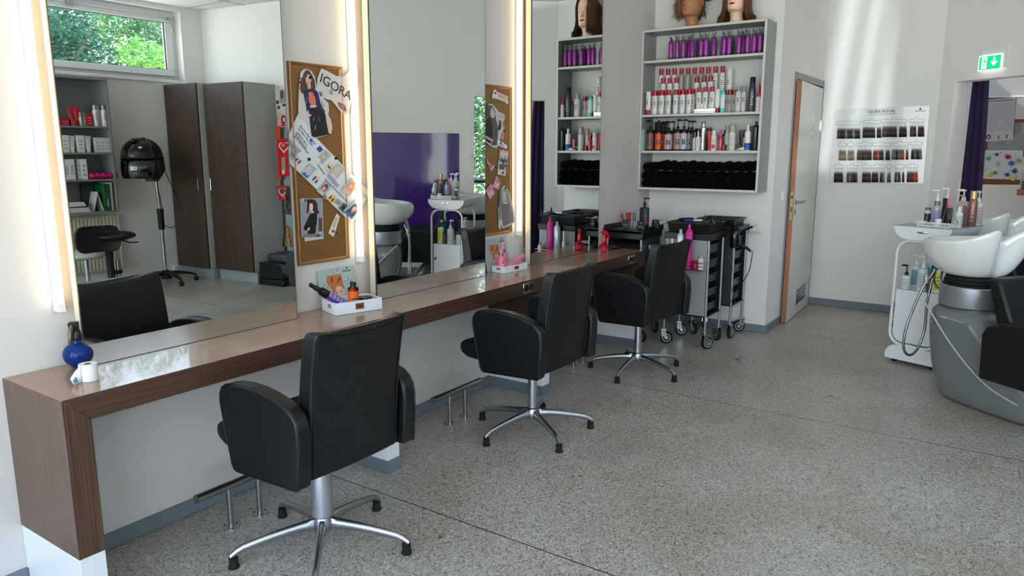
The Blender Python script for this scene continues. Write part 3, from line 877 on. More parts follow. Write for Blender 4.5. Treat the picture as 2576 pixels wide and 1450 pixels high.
# ---- third board: pumps on the left, mixed products on the right
z3 = ZS[2]
m = M().box(-.02, .02, -.007, .007, 0, .17)
g = thing('green_box', 'slim mint green carton at the left end of the third board', 'box', (XS + .04, y_at(1619, XS + .04, z3 + .08), z3))
M().box(-.03, .03, -.011, .011, 0, .172).build('carton', colmat((158, 190, 168), .6), g, bevel=.001)
g = thing('green_box', 'narrow white carton beside the mint green one', 'box', (XS + .045, y_at(1612.5, XS + .045, z3 + .08), z3))
M().box(-.03, .03, -.006, .006, 0, .17).build('carton', colmat((214, 214, 206), .6), g, bevel=.001)
def pump_bottle(label, px, x, z, h, r, lab, body=(16, 16, 18), rz=pi, group=None, tag_=True, loc=None, sqh=.66, name='pump_bottle', head=(18, 18, 20), facing=None, lz=(.045, .60)):
    t = thing(name, label, 'bottle', loc or (x, y_at(px, x, z + h / 2), z), 0, group)
    hb = h * .68
    fa = FA if facing is None else facing
    m = M().lathe([(r * .96, 0, 0), (r, .003, 0), (r, h * lz[0], 1), (r, h * lz[1] * .93, 0), (r, hb - .004, 0), (r * .92, hb, 0), (r * .4, hb + .003)], seg=22, mi=None)
    ms = [colmat(body, .14), colmat(lab, .4)]
    if tag_:
        patch(m, r + .0004, fa - .55, fa + .45, h * .20, h * .36, 2)
        for k in range(2): patch(m, r + .0008, fa - .4, fa + (.3 if k else .05), h * (.23 + .07 * k), h * (.25 + .07 * k), 3)
        ms += [colmat((18, 18, 20), .3), colmat((190, 186, 182), .4)]
    m.build('bottle_body', ms, t)
    n = M()
    n.lathe([(r * .42, hb), (r * .42, hb + h * .05), (r * .30, hb + h * .10), (r * .13, hb + h * .12), (r * .13, h * .96), (r * .4, h * .965), (r * .42, h * .99), (0, h)], seg=14)
    n.tube([(0, 0, h * .975), (r * .7 * cos(rz), r * .7 * sin(rz), h * .98), (r * 1.25 * cos(rz), r * 1.25 * sin(rz), h * .955)], [r * .3, r * .22, r * .13], 8)
    n.build('pump', colmat(head, .3), t)
    return t
G3 = 'black pump bottles with coloured bands on the third board'
xf = XS + .055
pump_bottle('black pump bottle with a dusty brown band left of the orange one', 1636, xf, z3, .245, .033, (122, 84, 78), rz=pi * .55, group=G3)
pump_bottle('black pump bottle with a bright orange band on the third board', 1656.5, xf - .01, z3, .242, .027, (238, 82, 20), rz=pi * 1.1, group=G3)
pump_bottle('black pump bottle with a pale pink band and square tag', 1682, xf, z3, .232, .034, (198, 160, 168), rz=pi * .8, group=G3)
pump_bottle('black pump bottle with a rosy beige band right of the pink one', 1705, xf - .005, z3, .245, .030, (176, 138, 128), rz=-pi * .5, group=G3)
pump_bottle('black pump bottle with a pale lilac silver band', 1720, xf - .005, z3, .245, .026, (186, 186, 200), rz=-pi * .4, group=G3)
xb = XS + .13
pump_bottle('black pump bottle with a copper band behind the pink one', 1695, xb, z3, .235, .026, (150, 82, 58), rz=pi * .6, group=G3)
pump_bottle('black pump bottle with a grey band behind the lilac one', 1732, xb - .03, z3, .235, .027, (120, 122, 130), rz=-pi * .5, group=G3)
pump_bottle('plain black pump bottle at the right end of the pump row', 1741, xb, z3, .235, .026, (30, 30, 34), rz=-pi * .5, group=G3)
pump_bottle('black pump bottle with a dark red band behind the orange one', 1668, xb - .02, z3, .235, .025, (110, 26, 34), rz=pi, group=G3)
g = thing('product_box', 'dark red and black carton standing behind the pump bottles', 'box', (XS + .2, y_at(1662, XS + .2, z3 + .1), z3))
M().box(-.02, .02, -.05, .05, 0, .17, 0).box(-.02, .02, -.05, .05, .171, .235, 1).build('carton', [colmat((110, 40, 44), .6), colmat((26, 24, 26), .5)], g, bevel=.001)
def sc(*a, **k): return spray_can(*a, **k)
xm = XS + .045
G4 = None
sc('spray_bottle', 'small white spray bottle with silver neck at the left of the mixed products', 1756, xm, z3, .150, .0185, (224, 220, 216), (214, 214, 216), .28, 'bottle', taper=.75, capr=.5, capmetal=.3, marks=(130, 128, 130))
sc('spray_bottle', 'white bottle with silver collar half behind the small white spray bottle', 1747.5, xm + .04, z3, .145, .017, (216, 210, 204), (150, 150, 150), .3, 'bottle', taper=.7, capr=.5)
sc('product_box_navy', 'navy carton behind the white spray bottle', 1757, XS + .15, z3, .175, .03, (22, 22, 46), (22, 22, 46), .1, 'box', taper=1, capr=1).name = 'product_tin'
osis = sc('hairspray_can', 'polished silver hairspray can with red vertical lettering', 1769, xm, z3, .225, .0205, (196, 196, 198), (186, 186, 190), .17, metal=.9, capmetal=.9, rough=.2, taper=.95, capr=.8)
text('brand_print', 'OSiS+', .036, 'red_ink' if 'red_ink' in MATS else mat('red_ink', (150, 24, 40), .5).name, osis, (.0215 * cos(FA), .0215 * sin(FA), .105), (0, -pi / 2, 0), 'CENTER')
bx = COL.objects[-1] if False else None
for q in osis.children:
    if q.name.startswith('brand_print'):
        # vertical lettering reading upwards, facing the room
        n_ = Vector((cos(FA), sin(FA), 0)); up_ = Vector((0, 0, 1)); sd = n_.cross(up_)
        q.rotation_euler = Matrix((( up_.x, sd.x, n_.x), (up_.y, sd.y, n_.y), (up_.z, sd.z, n_.z))).to_euler()
sc('product_tin', 'dark grey box behind the silver can', 1783.5, XS + .13, z3, .18, .022, (66, 66, 66), (66, 66, 66), .1, 'box', taper=1, capr=1)
def squeeze_tube(label, px, x, z, h, w, c, capc, loc=None, rz=0, group=None, cap_h=.16, mk=None, name='squeeze_tube'):
    "tube standing on its cap, crimped flat at the top"
    t = thing(name, label, 'tube', loc or (x, y_at(px, x, z + h / 2), z), FA + pi / 2 if rz == 0 else rz, group)
    rows = []
    for k in range(8):
        s_ = k / 7
        rx = w * (.62 + .38 * s_); ry = w * .62 * (1 - s_) + .0012
        rows.append([(rx * cos(a * 2 * pi / 16), ry * sin(a * 2 * pi / 16), h * cap_h + (h - h * cap_h) * s_) for a in range(16)])
    M().grid(rows, True, cap0=True, cap1=True).build('tube_body', colmat(c, .35), t)
    if mk:
        m = M()
        for k in range(4): m.box(-w * .32, w * (.3 - .1 * (k % 2)), -w * .52 + w * .08 * k, -w * .50 + w * .08 * k, h * (.3 + .09 * k), h * (.33 + .09 * k))
        m.build('print_lines', colmat(mk, .5), t)
    M().lathe([(w * .62, 0), (w * .6, h * cap_h), (0, h * cap_h)], seg=16).build('cap', colmat(capc, .35), t)
    return t
squeeze_tube('bright red squeeze tube right of the silver can', 1785, xm, z3, .150, .021, (190, 34, 48), (200, 40, 54), mk=(226, 150, 156))
sc('hairspray_can', 'white and red slim can with white cap right of the red tube', 1795.5, xm - .01, z3, .155, .021, (226, 218, 216), (222, 222, 222), .22, marks=(208, 70, 66), lbl=(214, 84, 78), lblz=(.1, .3))
sc('spray_bottle', 'small grey bottle with dark lid between the red-white can and the pink spray', 1804.5, xm + .03, z3, .12, .015, (160, 152, 158), (110, 110, 112), .3, 'bottle', taper=.9)
sc('spray_bottle', 'red and white spray bottle with a pink cap', 1813, xm, z3, .157, .0165, (204, 62, 66), (196, 92, 122), .3, 'bottle', taper=.7, capr=.75, marks=(236, 224, 222))
sc('spray_bottle', 'black bottle with small cap right of the pink-capped spray', 1822, xm + .04, z3, .157, .021, (20, 20, 22), (26, 26, 28), .2, 'bottle', taper=.6, capr=.5)
sc('cream_jar', 'small dark red jar in front of the black bottle', 1821, xm - .01, z3, .045, .02, (112, 18, 26), (90, 14, 20), .3, 'jar', taper=1, capr=.98)
sc('mousse_can', 'beige mousse can with frosted cap, half behind its twin', 1830, xm + .03, z3, .19, .02, (196, 188, 178), (160, 152, 144), .3, marks=(150, 140, 134), taper=.97, capr=.97)
sc('mousse_can', 'beige mousse can with a tall frosted grey cap on the third board', 1842, xm, z3, .2, .026, (214, 208, 198), (168, 160, 150), .3, marks=(150, 140, 134), taper=.97, capr=.97)
g = thing('product_box', 'small flat green box lying behind the white leaf-shaped tube', 'box', (XS + .09, y_at(1856, XS + .09, z3 + .02), z3))
M().box(-.03, .03, -.035, .035, 0, .042).build('carton', colmat((46, 92, 54), .5), g, bevel=.001)
squeeze_tube('black squeeze tube with gold rim behind the white and blue bottle', 1867, XS + .12, z3, .155, .025, (30, 30, 32), (30, 30, 32))
sc('spray_bottle', 'small pink rounded bottle left of the white and blue bottle', 1873, xm + .03, z3, .1, .015, (226, 132, 160), (230, 140, 166), .25, 'bottle', taper=.95, capr=1, marks=(170, 60, 90))
g = thing('squeeze_tube', 'squashed white tube lying flat in front on the third board', 'tube', (XS + .022, y_at(1862, XS + .022, z3 + .01), z3 + .001))
m = M(); m.grid([[(.016 * w_ * cos(a * 2 * pi / 14), -.036 + yy, .012 * hh * (1 + sin(a * 2 * pi / 14))) for a in range(14)] for yy, w_, hh in ((0, .25, .8), (.008, .45, .9), (.02, 1, 1.1), (.04, 1.1, .8), (.06, 1.15, .4), (.075, 1.1, .08))], True, cap0=True, cap1=True)
m.build('tube_body', colmat((226, 222, 214), .4), g)
wb = sc('spray_bottle', 'white bottle with a blue lower band and pointed white nozzle', 1881, xm - .01, z3, .19, .0235, (226, 226, 224), (226, 226, 226), .2, 'bottle', taper=.55, capr=.8)
M().lathe([(.0242, .004), (.0242, .055), (.0236, .056)], seg=18).build('blue_band', colmat((22, 92, 176), .35), wb)
os2 = squeeze_tube('black tube with cream shoulder and red lettering on the third board', 1893, xm + .02, z3, .185, .023, (40, 30, 30), (20, 20, 22))
text('brand_print', 'OSiS+', .034, 'red_ink', os2, (0, -.022, .10), (pi / 2, -pi / 2, 0))
sc('hairspray_can', 'tall matt black can at the right end of the third board', 1901, xm - .01, z3, .215, .024, (22, 22, 24), (18, 18, 20), .12, taper=.6, capr=.6)

# ---- rolled towels: one spiral roll copied over
def towel_roll():
    m = M(); n = 120; turns = 3.2
    rows_o, rows_i = [], []
    L_ = .205; prof = []
    for k in range(n + 1):
        a = 2 * pi * turns * k / n
        r = .006 + (.034 - .006) * k / n
        r2 = r + .0085 * (1 - .3 * (k / n > .97))
        prof.append((a, r, min(r2, .0355)))
    for xx in (0, .004, .012, L_ * .5, L_ - .004, L_):
        e = .0035 if xx in (0, L_) else (.001 if xx in (.004, L_ - .004) else 0)
        rows_o.append([(xx, (r2 - e) * cos(a), (r2 - e) * sin(a)) for a, r, r2 in prof])
        rows_i.append([(xx, (r + e) * cos(a), (r + e) * sin(a)) for a, r, r2 in prof])
    m.grid(rows_o); m.grid([list(reversed(q)) for q in rows_i])
    for ro, ri in ((rows_o[0], rows_i[0]), (rows_o[-1], rows_i[-1])): m.grid([ro, ri])
    m.grid([[q[-1] for q in rows_o], [q[-1] for q in rows_i]])
    return m.build('towel_roll', mat('black_towel', (9, 9, 12), .95, bump=1.0, bscale=420, spec=.2), angle=60)
tr = towel_roll()
zb = ZR[3]
k = 0; first = True
px_rows_old = [[1625, 1646, 1669, 1687, 1709, 1728, 1755, 1773, 1793, 1816, 1840, 1863, 1890], [1623, 1644, 1665, 1686, 1708, 1727, 1750, 1771, 1791, 1816, 1845, 1870, 1890], [1625, 1646, 1668, 1692, 1714, 1736, 1761, 1783, 1811, 1839, 1858, 1884]]
px_rows = [[1624 + 22.1 * i + random.uniform(-1, 1) for i in range(13)], [1623 + 22.2 * i + random.uniform(-1, 1) for i in range(13)], [1628 + 23.4 * i + random.uniform(-1.5, 1.5) for i in range(12)]]
zrow = [zb + .033, zb + .098, zb + .166]
nmr = ['bottom', 'middle', 'top']
for r_, row in enumerate(px_rows):
    for c_, px in enumerate(row):
        if first: o_ = tr; first = False
        else: o_ = tr.copy(); COL.objects.link(o_)
        x = XS + .022 + random.uniform(-.004, .006)
        s = [.93, .93, .95][r_] * random.uniform(.97, 1.03)
        if r_ == 2: s *= 1.05
        yy = y_at(px, x, zrow[r_])
        yy = min(max(yy, YR + .056), YL - .056)
        o_.location = (x, yy, zrow[r_] + (random.uniform(-.002, .004) if r_ == 2 else 0))
        o_.scale = (1, s * (1.0 if r_ else 1.03), s * (.93 if r_ == 0 else 1))
        o_.rotation_euler = (random.uniform(0, 6.28), 0, 0) if r_ else (random.uniform(-.5, .5), 0, 0)
        o_.rotation_euler[2] = random.uniform(-.03, .03)
        if r_ == 2: o_.rotation_euler[1] = -random.uniform(.0, .09)
        tag(o_, 'rolled black towel in the %s layer of the pile, %s from the left' % (nmr[r_], ordinal(c_)), 'towel', 'rolled black towels on the bottom shelf')

# ================================================================ training heads on the shelf
def head(label, loc, rz, skin, lips, brow, hair_fn, scale=1.0, earring=False):
    t = thing('training_head', label, 'mannequin head', loc, rz, 'hairdressing training heads on the shelf')
    t.scale = (scale,) * 3
    # local: face looks to -Y, base of neck at z = 0, crown at .37
    lv = [(0, .066, .060, .01), (.004, .068, .062, .01), (.03, .055, .054, .008), (.06, .0475, .050, .004), (.09, .0465, .051, .0), (.115, .047, .054, -.002),
          (.128, .049, .064, -.010), (.137, .053, .078, -.016), (.150, .0585, .088, -.012), (.165, .063, .0925, -.006), (.18, .0665, .095, -.002), (.20, .0695, .096, .002), (.22, .072, .0965, .004), (.24, .0740, .0975, .005), (.262, .0755, .0985, .006), (.285, .0755, .0985, .006), (.31, .0725, .094, .008), (.332, .0640, .083, .008), (.35, .049, .064, .008), (.362, .030, .04, .008), (.368, .008, .01, .008)]
    lv = [(z * .55 if z <= .137 else z - .0617, rx * (.80 + .2 * min(1, z / .16)) if z < .16 else rx, ry * (.80 + .2 * min(1, z / .16)) if z < .16 else ry, yo) for z, rx, ry, yo in lv]
    # refine
    rows = []
    lv2 = []
    for a, b in zip(lv[:-1], lv[1:]):
        n = 5 if .06 < a[0] < .22 else 2
        for k in range(n): lv2.append(tuple(a[i] + (b[i] - a[i]) * k / n for i in range(4)))
    lv2.append(lv[-1])
    NS = 72
    def gs(v, c, w): return math.exp(-((v - c) / w) ** 2)
    for z, rx, ry, yo in lv2:
        row = []
        z0_ = z; z = z + .0617
        for k in range(NS):
            a = 2 * pi * k / NS
            x = rx * sin(a); y = -ry * cos(a) + yo
            fr = max(0, cos(a))
            d = 0
            # nose
            nz = gs(z, .205, .012) * 1.0 + gs(z, .222, .016) * .55 + gs(z, .238, .014) * .2
            d += .021 * nz * gs(x, 0, .0075 + .006 * gs(z, .203, .009)) * (1 if fr > 0 else 0)
            # eye sockets, brow, cheeks, lips, chin
            d -= .0075 * (gs(x, .030, .014) + gs(x, -.030, .014)) * gs(z, .243, .011) * (fr > 0)
            d += .0030 * (gs(x, .028, .02) + gs(x, -.028, .02)) * gs(z, .262, .008) * (fr > 0)
            d += .004 * (gs(x, .040, .016) + gs(x, -.040, .016)) * gs(z, .213, .016) * (fr > 0)
            d += .0055 * gs(x, 0, .02) * (gs(z, .179, .0045) + gs(z, .170, .0045)) * (fr > 0)
            d -= .0035 * gs(x, 0, .018) * gs(z, .1745, .0018) * (fr > 0)
            d -= .003 * gs(x, 0, .02) * gs(z, .160, .005) * (fr > 0)
            d += .006 * gs(x, 0, .018) * gs(z, .144, .009) * (fr > 0)
            y -= d
            row.append((x, y, z0_))
        rows.append(row)
    m = M().grid(rows, True, cap0=True, cap1=True)
    m.build('head_form', colmat(skin, .42), t, sub=1, angle=180)
    def surf(x, z, off=.0006):
        "front surface point near x,z"
        best = None; z = z - .0617
        for row in rows:
            if abs(row[0][2] - z) < .0045:
                for q in row:
                    if q[1] < .01:
                        dd = abs(q[0] - x) + abs(q[2] - z)
                        if best is None or dd < best[0]: best = (dd, q)
        return best[1][1] - off
    for s_ in (-1, 1):
        e = M()
        yv = surf(s_ * .030, .243) + .0022
        e.sphere((s_ * .030, yv + .0010, .2425), .0088, 16, 10, 0, (1.35, .55, .50))
        e.sphere((s_ * .030 - .001, yv - .0030, .2425), .0044, 12, 8, 1, (1, .35, .95))
        e.build('eye', [colmat((222, 216, 208), .15), colmat((62, 44, 32), .1)], t)
        b = M(); pts = [(s_ * (.016 + .0065 * k), surf(s_ * (.016 + .0065 * k), .262 + .002 * k, .0005), .260 + .0075 * sin(k / 4.6 * pi * .75)) for k in range(5)]
        b.tube(pts, [.0012, .0018, .0018, .0014, .0006], 6); b.build('eyebrow', colmat(brow, .8), t)
        l = M(); pts = [(s_ * (.019 + .0055 * k), surf(s_ * (.019 + .0055 * k), .247, .0012), .246 + .0035 * sin(k / 4 * pi)) for k in range(5)]
        l.tube(pts, .0009, 5); l.build('eyelashes', colmat((24, 18, 16), .8), t)
        er = M(); T = Matrix.Translation((s_ * .0745, .004, .222)) @ Matrix.Rotation(s_ * .35, 4, 'Z')
        er.T = T
        er.grid([[(s_ * dx, .017 * cc * sin(2 * pi * k / 16) * -1, .0 + .029 * cc * cos(2 * pi * k / 16) * (1.0 if cos(2 * pi * k / 16) > 0 else .9)) for k in range(16)] for dx, cc in ((-.004, .55), (.001, .85), (.006, 1.0), (.009, .96), (.008, .78), (.003, .6), (.002, .2))], True, cap1=True)
        er.build('ear', colmat(skin, .42), t, angle=120)
        if earring and s_ > 0: M().sphere((s_ * .079, -.002, .190), .004, 10, 6).build('earring', 'chrome', t)
    lp = M()
    for up in (0, 1):
        top, bot = [], []
        for k in range(13):
            x = -.021 + .042 * k / 12; q = 1 - (abs(x) / .021) ** 2
            zm = .1747 + .0012 * (abs(x) / .021)
            z1 = zm + (.0062 * q + (-.0010 if abs(x) < .003 else 0) if up else -.0075 * q)
            mid = (zm + z1) / 2
            top.append((x, surf(x, min(max(z1, .166), .184), .0012), z1)); bot.append((x, surf(x, .1745, .0022), zm))
        md = [((a[0]), min(a[1], b[1]) - .0016 * (1 - (abs(a[0]) / .021) ** 2) - .0003, (a[2] + b[2]) / 2) for a, b in zip(top, bot)]
        lp.grid([bot, md, top])
    lp.build('lips', colmat(lips, .35), t, angle=120)
    hair_fn(t)
    for c in t.children:
        if not c.name.startswith('head_form'): c.location.z = -.0617
    return t
def locks(t, c1, c2, n, path, w0=.006, seed=1, name='hair'):
    rnd = random.Random(seed)
    m = M()
    for i in range(n):
        pts, w = path(i, n, rnd)
        P = spline(pts, 4)
        k = len(P)
        m.tube(P, [w * min(1, .5 + 2.5 * j / k) * (1 if j / k < .75 else max(.12, (1 - j / k) * 4)) for j in range(k)], 6, m=rnd.choice((0, 0, 1)), flat=.45)
    return m.build(name, [colmat(c1, .38), colmat(c2, .38)], t, angle=80)
def bob(t):
    def path(i, n, rnd):
        a = 2 * pi * i / n + rnd.uniform(-.05, .05)      # around the head; 0 = face (-y)
        part = Vector((.02 + rnd.uniform(-.004, .004), rnd.uniform(-.055, .05), .372))
        ca, sa = cos(a), sin(a)
        lay = rnd.uniform(0, .012)
        if ca > .60:        # over the face: sweep to the sides
            side = -1 if sa < .34 else 1
            aa = side * rnd.uniform(.85, 1.25)
            if side < 0 and rnd.random() < .6: aa = -rnd.uniform(.42, .85)
            if side > 0: aa = rnd.uniform(1.5, 2.0)
            if side < 0:
                u = rnd.random(); aa = -rnd.uniform(.75, 1.2) if u > .4 else -rnd.uniform(.42, .75); sa, ca = sin(aa), cos(aa)
                R = lambda z, g: Vector((( .080 + g) * sa, -(.102 + g) * ca + .006, z))
                g_ = rnd.uniform(0, .010)
                return [Vector((.022, -.045 - .02 * u, .374)), Vector((-.004 - .02 * u, -.088 + .02 * u, .358)), Vector((-.042 - .012 * u, -.094 + .022 * u, .318 + .012 * u)), R(.265, g_ + .002), R(.20, g_ + .004), R(.14, g_ + .008), R(rnd.uniform(.06, .10), g_ + .03)], rnd.uniform(.0016, .0032)
            sa, ca = sin(aa), cos(aa); part = Vector((.02, -.05 + rnd.uniform(-.01, .01), .37))
        R = lambda z, g: Vector((( .080 + g) * sa, -(.102 + g) * ca + .006, z))
        end = rnd.uniform(.055, .10)
        fl = .02 + .02 * abs(sa)
        return [part, part * .55 + R(.345, lay) * .45 + Vector((0, 0, .012)), R(.30, lay), R(.24, lay + .003), R(.175, lay + .002), R(.12, lay + .004 + fl * .25), R(end, lay + fl)], rnd.uniform(.0018, .0036)
    locks(t, (112, 70, 46), (78, 48, 32), 1150, path, seed=3)
def R_(a, z, g): return Vector(((.080 + g) * sin(a), -(.101 + g) * cos(a) + .006, z))
def curls(t):
    def path(i, n, rnd):
        a = 2 * pi * i / n + rnd.uniform(-.08, .08)
        ca, sa = cos(a), sin(a)
        part = Vector((.03, rnd.uniform(-.05, .05), .372)); lay = rnd.uniform(0, .016)
        R = lambda z, g: Vector(((.080 + g) * sa, -(.101 + g) * ca + .006, z))
        if ca > .45:
            aa = -rnd.uniform(.45, 1.2); sa, ca = sin(aa), cos(aa)
            if rnd.random() < .6:
                u = rnd.random(); g_ = rnd.uniform(.004, .016)
                return [Vector((.04, -.04 - .02 * u, .376)), Vector((.01 - .02 * u, -.090 + .015 * u, .362)), Vector((-.03 - .02 * u, -.102 + .022 * u, .325 + .012 * u)), R_(aa, .27, g_), R_(aa, .20, g_ + rnd.uniform(-.004, .012)), R_(aa, .13, g_)], rnd.uniform(.002, .0036)
            e = rnd.uniform(.09, .22); wv = rnd.uniform(-.012, .02)
            return [part, R(.345, .01), R(.30, lay + .008), R(.25, lay + .012), R(.19, lay + wv), R((.19 + e) / 2, lay + .004 - wv * .5), R(e, lay + .006)], rnd.uniform(.0022, .004)
        e = rnd.uniform(.17, .30); k = rnd.uniform(0, .045)
        if sa > .2: return [part, R(.36, .008), R(.325, lay + .01), R(.29, lay + .018), R(.255, lay + .026 + k * .3), R(.25 + k, lay + .04 + k)], rnd.uniform(.0024, .0045)
        return [part, R(.36, .008), R(.32, lay + .01), R(.27, lay + .012), R((.27 + e) / 2, lay + .016 - k * .3), R(e - .03, lay + .012 + k * .6), R(e - .05, lay + .03 + k * .6)], rnd.uniform(.0024, .0045)
    locks(t, (140, 92, 56), (104, 64, 38), 1000, path, seed=5)
    def nape(i, n, rnd):
        a = pi + rnd.uniform(-1.35, 1.35); sa, ca = sin(a), cos(a)
        return [Vector((.07 * sa, -.09 * ca, .26)), Vector((.078 * sa, -.098 * ca, .21)), Vector((.066 * sa, -.075 * ca, .16)), Vector((.055 * sa, -.062 * ca, .115 + rnd.uniform(-.02, .02)))], .007
    locks(t, (54, 32, 22), (40, 24, 18), 70, nape, seed=6, name='nape_hair')
ZH = TOP + .001
xh = XS + .08
y1 = y_at(1740, xh, ZH + .03); y2 = y_at(1852, xh, ZH + .03)
HSK = atan2(-1, -.30)
head('tan training head with swept auburn hair and curls on the left of the shelf top', (xh, y1, ZH), radians(-99), (176, 124, 86), (166, 112, 78), (70, 46, 30), curls, 1.1)
head('pale training head with brown bob and red lips on the right of the shelf top', (xh, y2, ZH), radians(-91), (250, 206, 180), (158, 38, 36), (60, 40, 30), bob, 1.1, True)
# ================================================================ pin boards beside the mirrors
def board(label, x0, x1, z0, z1):
    t = thing('pin_board', label, 'pin board', (x0, YW, z0), 0, 'brown framed pin boards')
    w, h = x1 - x0, z1 - z0
    M().box(.01, w - .01, -.012, -.001, .01, h - .01).build('board_panel', mat('board_brown', (142, 104, 62), .28, .35, var=.12, vscale=5), t)
    fr = M()
    prof = [(0, 0), (0, -.018), (.004, -.020), (.011, -.0165), (.014, -.012)]
    rows = []
    for cx, cz, dx, dz in ((0, 0, 1, 1), (w, 0, -1, 1), (w, h, -1, -1), (0, h, 1, -1)):
        rows.append([(cx + dx * u, v, cz + dz * u) for u, v in prof])
    rows.append(rows[0]); fr.grid(rows)
    fr.build('board_frame', mat('board_frame', (158, 116, 68), .3, .5, var=.15, vscale=9), t, angle=30)
    return t
board('tall brown framed pin board between the nearest and the middle mirror', 2.158, 2.459, .943, 1.829)
board('tall brown framed pin board between the middle and the far mirror', 3.535, 3.835, .945, 1.832)

YP = YW - .0135
def wp(px, y): return ony(px, y)
def flat(name, label, cat, poly, y, col, prints=(), group=None, rough=.5, curl=0, y_to=None):
    """sheet pinned to a wall parallel to the mirrors; poly and prints in photo pixels mapped onto the plane y"""
    P = [wp(q, y) for q in poly]
    c = sum(P, Vector()) / len(P)
    t = thing(name, label, cat, c, 0, group)
    m = M(); L = [q - c for q in P]
    m.poly(L)
    m.build('sheet', colmat(col, rough), t, smooth=False, solid=.0005)
    if prints:
        ms = []; m = M()
        for k, (pp, cc) in enumerate(prints):
            mm = colmat(cc, .5)
            if mm not in ms: ms.append(mm)
            m.poly([wp(q, y - .0006 - .00012 * k) - c for q in pp], ms.index(mm))
        m.build('printed_picture', ms, t, smooth=False)
    return t, c
def wtext(body, a, b, y, size, mt, t, c):
    p, q = wp(a, y) - c, wp(b, y) - c
    d = (q - p); L = d.length; d.normalize()
    o = text('printed_text', body, size, mt, t, (p + q) / 2, (0, 0, 0))
    w = o.dimensions.x or 1
    n = Vector((0, -1, 0)); u = n.cross(d)
    o.rotation_euler = Matrix(((d.x, u.x, n.x), (d.y, u.y, n.y), (d.z, u.z, n.z))).to_euler()
    xs = [v.co.x for v in o.data.vertices]
    o.scale = (L / max(1e-6, max(xs) - min(xs)), 1, 1)
    return o
def el(cx, cy, rx, ry, rot=0, n=16):
    return [(cx + rx * cos(a) * cos(rot) - ry * sin(a) * sin(rot), cy + rx * cos(a) * sin(rot) + ry * sin(a) * cos(rot)) for a in [2 * pi * k / n for k in range(n)]]
def quad(cx, cy, w, h, rot=0):
    return [(cx + x * cos(rot) - y * sin(rot), cy + x * sin(rot) + y * cos(rot)) for x, y in ((-w / 2, -h / 2), (w / 2, -h / 2), (w / 2, h / 2), (-w / 2, h / 2))]
def portrait(cx, cy, w, h, rot, bg, hair, skin, cloth, dx=0, hl=1.0):
    R = lambda x, y: (cx + x * cos(rot) - y * sin(rot), cy + x * sin(rot) + y * cos(rot))
    E_ = lambda x, y, rx, ry: [R(x + rx * cos(a), y + ry * sin(a)) for a in [2 * pi * k / 14 for k in range(14)]]
    Q = lambda pts: [R(x, y) for x, y in pts]
    o = [(quad(cx, cy, w, h, rot), bg)]
    o.append((Q([(-w * .38, h * .5), (-w * .3, h * .22), (0, h * .12), (w * .32, h * .2), (w * .42, h * .5)]), cloth))
    o.append((E_(dx, -h * .08, w * .30, h * .33), hair))
    if hl > .5: o.append((Q([(dx - w * .30, -h * .1), (dx - w * .34, h * .32 * hl), (dx - w * .14, h * .36 * hl), (dx, h * .1), (dx + w * .16, h * .36 * hl), (dx + w * .34, h * .30 * hl), (dx + w * .30, -h * .1)]), hair))
    o.append((Q([(dx - w * .07, h * .05), (dx - w * .08, h * .24), (dx + w * .08, h * .24), (dx + w * .07, h * .05)]), tuple(int(v * .85) for v in skin)))
    o.append((E_(dx - w * .02, -h * .04, w * .16, h * .20), skin))
    o.append((Q([(dx - w * .2, -h * .2), (dx - w * .05, -h * .3), (dx + w * .2, -h * .2), (dx + w * .1, -h * .12), (dx - w * .03, -h * .16)]), hair))
    for s_ in (-1, 1): o.append((E_(dx - w * .02 + s_ * w * .065, -h * .06, w * .022, h * .013), (50, 36, 34)))
    o.append((E_(dx - w * .02, h * .07, w * .045, h * .016), (170, 60, 66)))
    return o
mat('ink', (38, 38, 44), .6); mat('ink_grey', (120, 118, 120), .6); mat('ink_white', (240, 240, 240), .5)
# long leaflet
yl = YP - .004
pr = []
rt = radians(47)
pr += [([(731, 366), (751, 384), (740, 409), (729, 398)], (160, 178, 168))]
pr += [(quad(749.5, 405, 21, 17, rt), (232, 190, 188)), (quad(746, 402, 4, 9, rt), (60, 50, 54)), (quad(753, 408, 4, 9, rt), (60, 50, 54))]
pr += portrait(814, 395, 22, 34, radians(45), (168, 182, 176), (170, 160, 150), (226, 186, 166), (190, 180, 170))
pr += [(quad(804.5, 375.5, 13, 12, radians(48)), (66, 70, 130)), (quad(798, 401, 15, 8, radians(45)), (222, 222, 220))]
pr += portrait(776.5, 430, 24, 34, radians(42), (160, 182, 178), (188, 190, 202), (216, 186, 178), (40, 110, 170), -2)
pr += [(quad(793, 452, 15, 21, radians(40)), (226, 190, 190)), (quad(791, 449, 5, 12, radians(44)), (70, 80, 110)), (quad(796, 457, 4, 9, radians(44)), (60, 60, 70))]
pr += [(quad(827.5, 420, 15, 20, radians(42)), (228, 196, 164)), (quad(828, 421, 4, 9, radians(-40)), (50, 40, 40))]
pr += portrait(847, 431, 25, 36, radians(42), (166, 182, 176), (196, 184, 182), (232, 190, 170), (214, 196, 196), 0)
pr += [(quad(837.5, 454.5, 40, 8.5, radians(49)), (160, 152, 184))]
pr += portrait(815, 475, 23, 33, radians(40), (150, 174, 166), (168, 40, 58), (232, 196, 176), (196, 190, 190), 0, .3)
pr += portrait(880, 470, 26, 42, radians(38), (162, 178, 170), (216, 130, 88), (236, 186, 158), (228, 176, 150), 2, .4)
pr += [(quad(899, 476, 14, 19, radians(42)), (238, 206, 160)), (quad(903, 482, 10, 15, radians(42)), (232, 190, 60)), (quad(897, 473, 4, 9, radians(42)), (70, 50, 46)), (quad(917, 492, 16, 7, radians(45)), (170, 184, 176))]
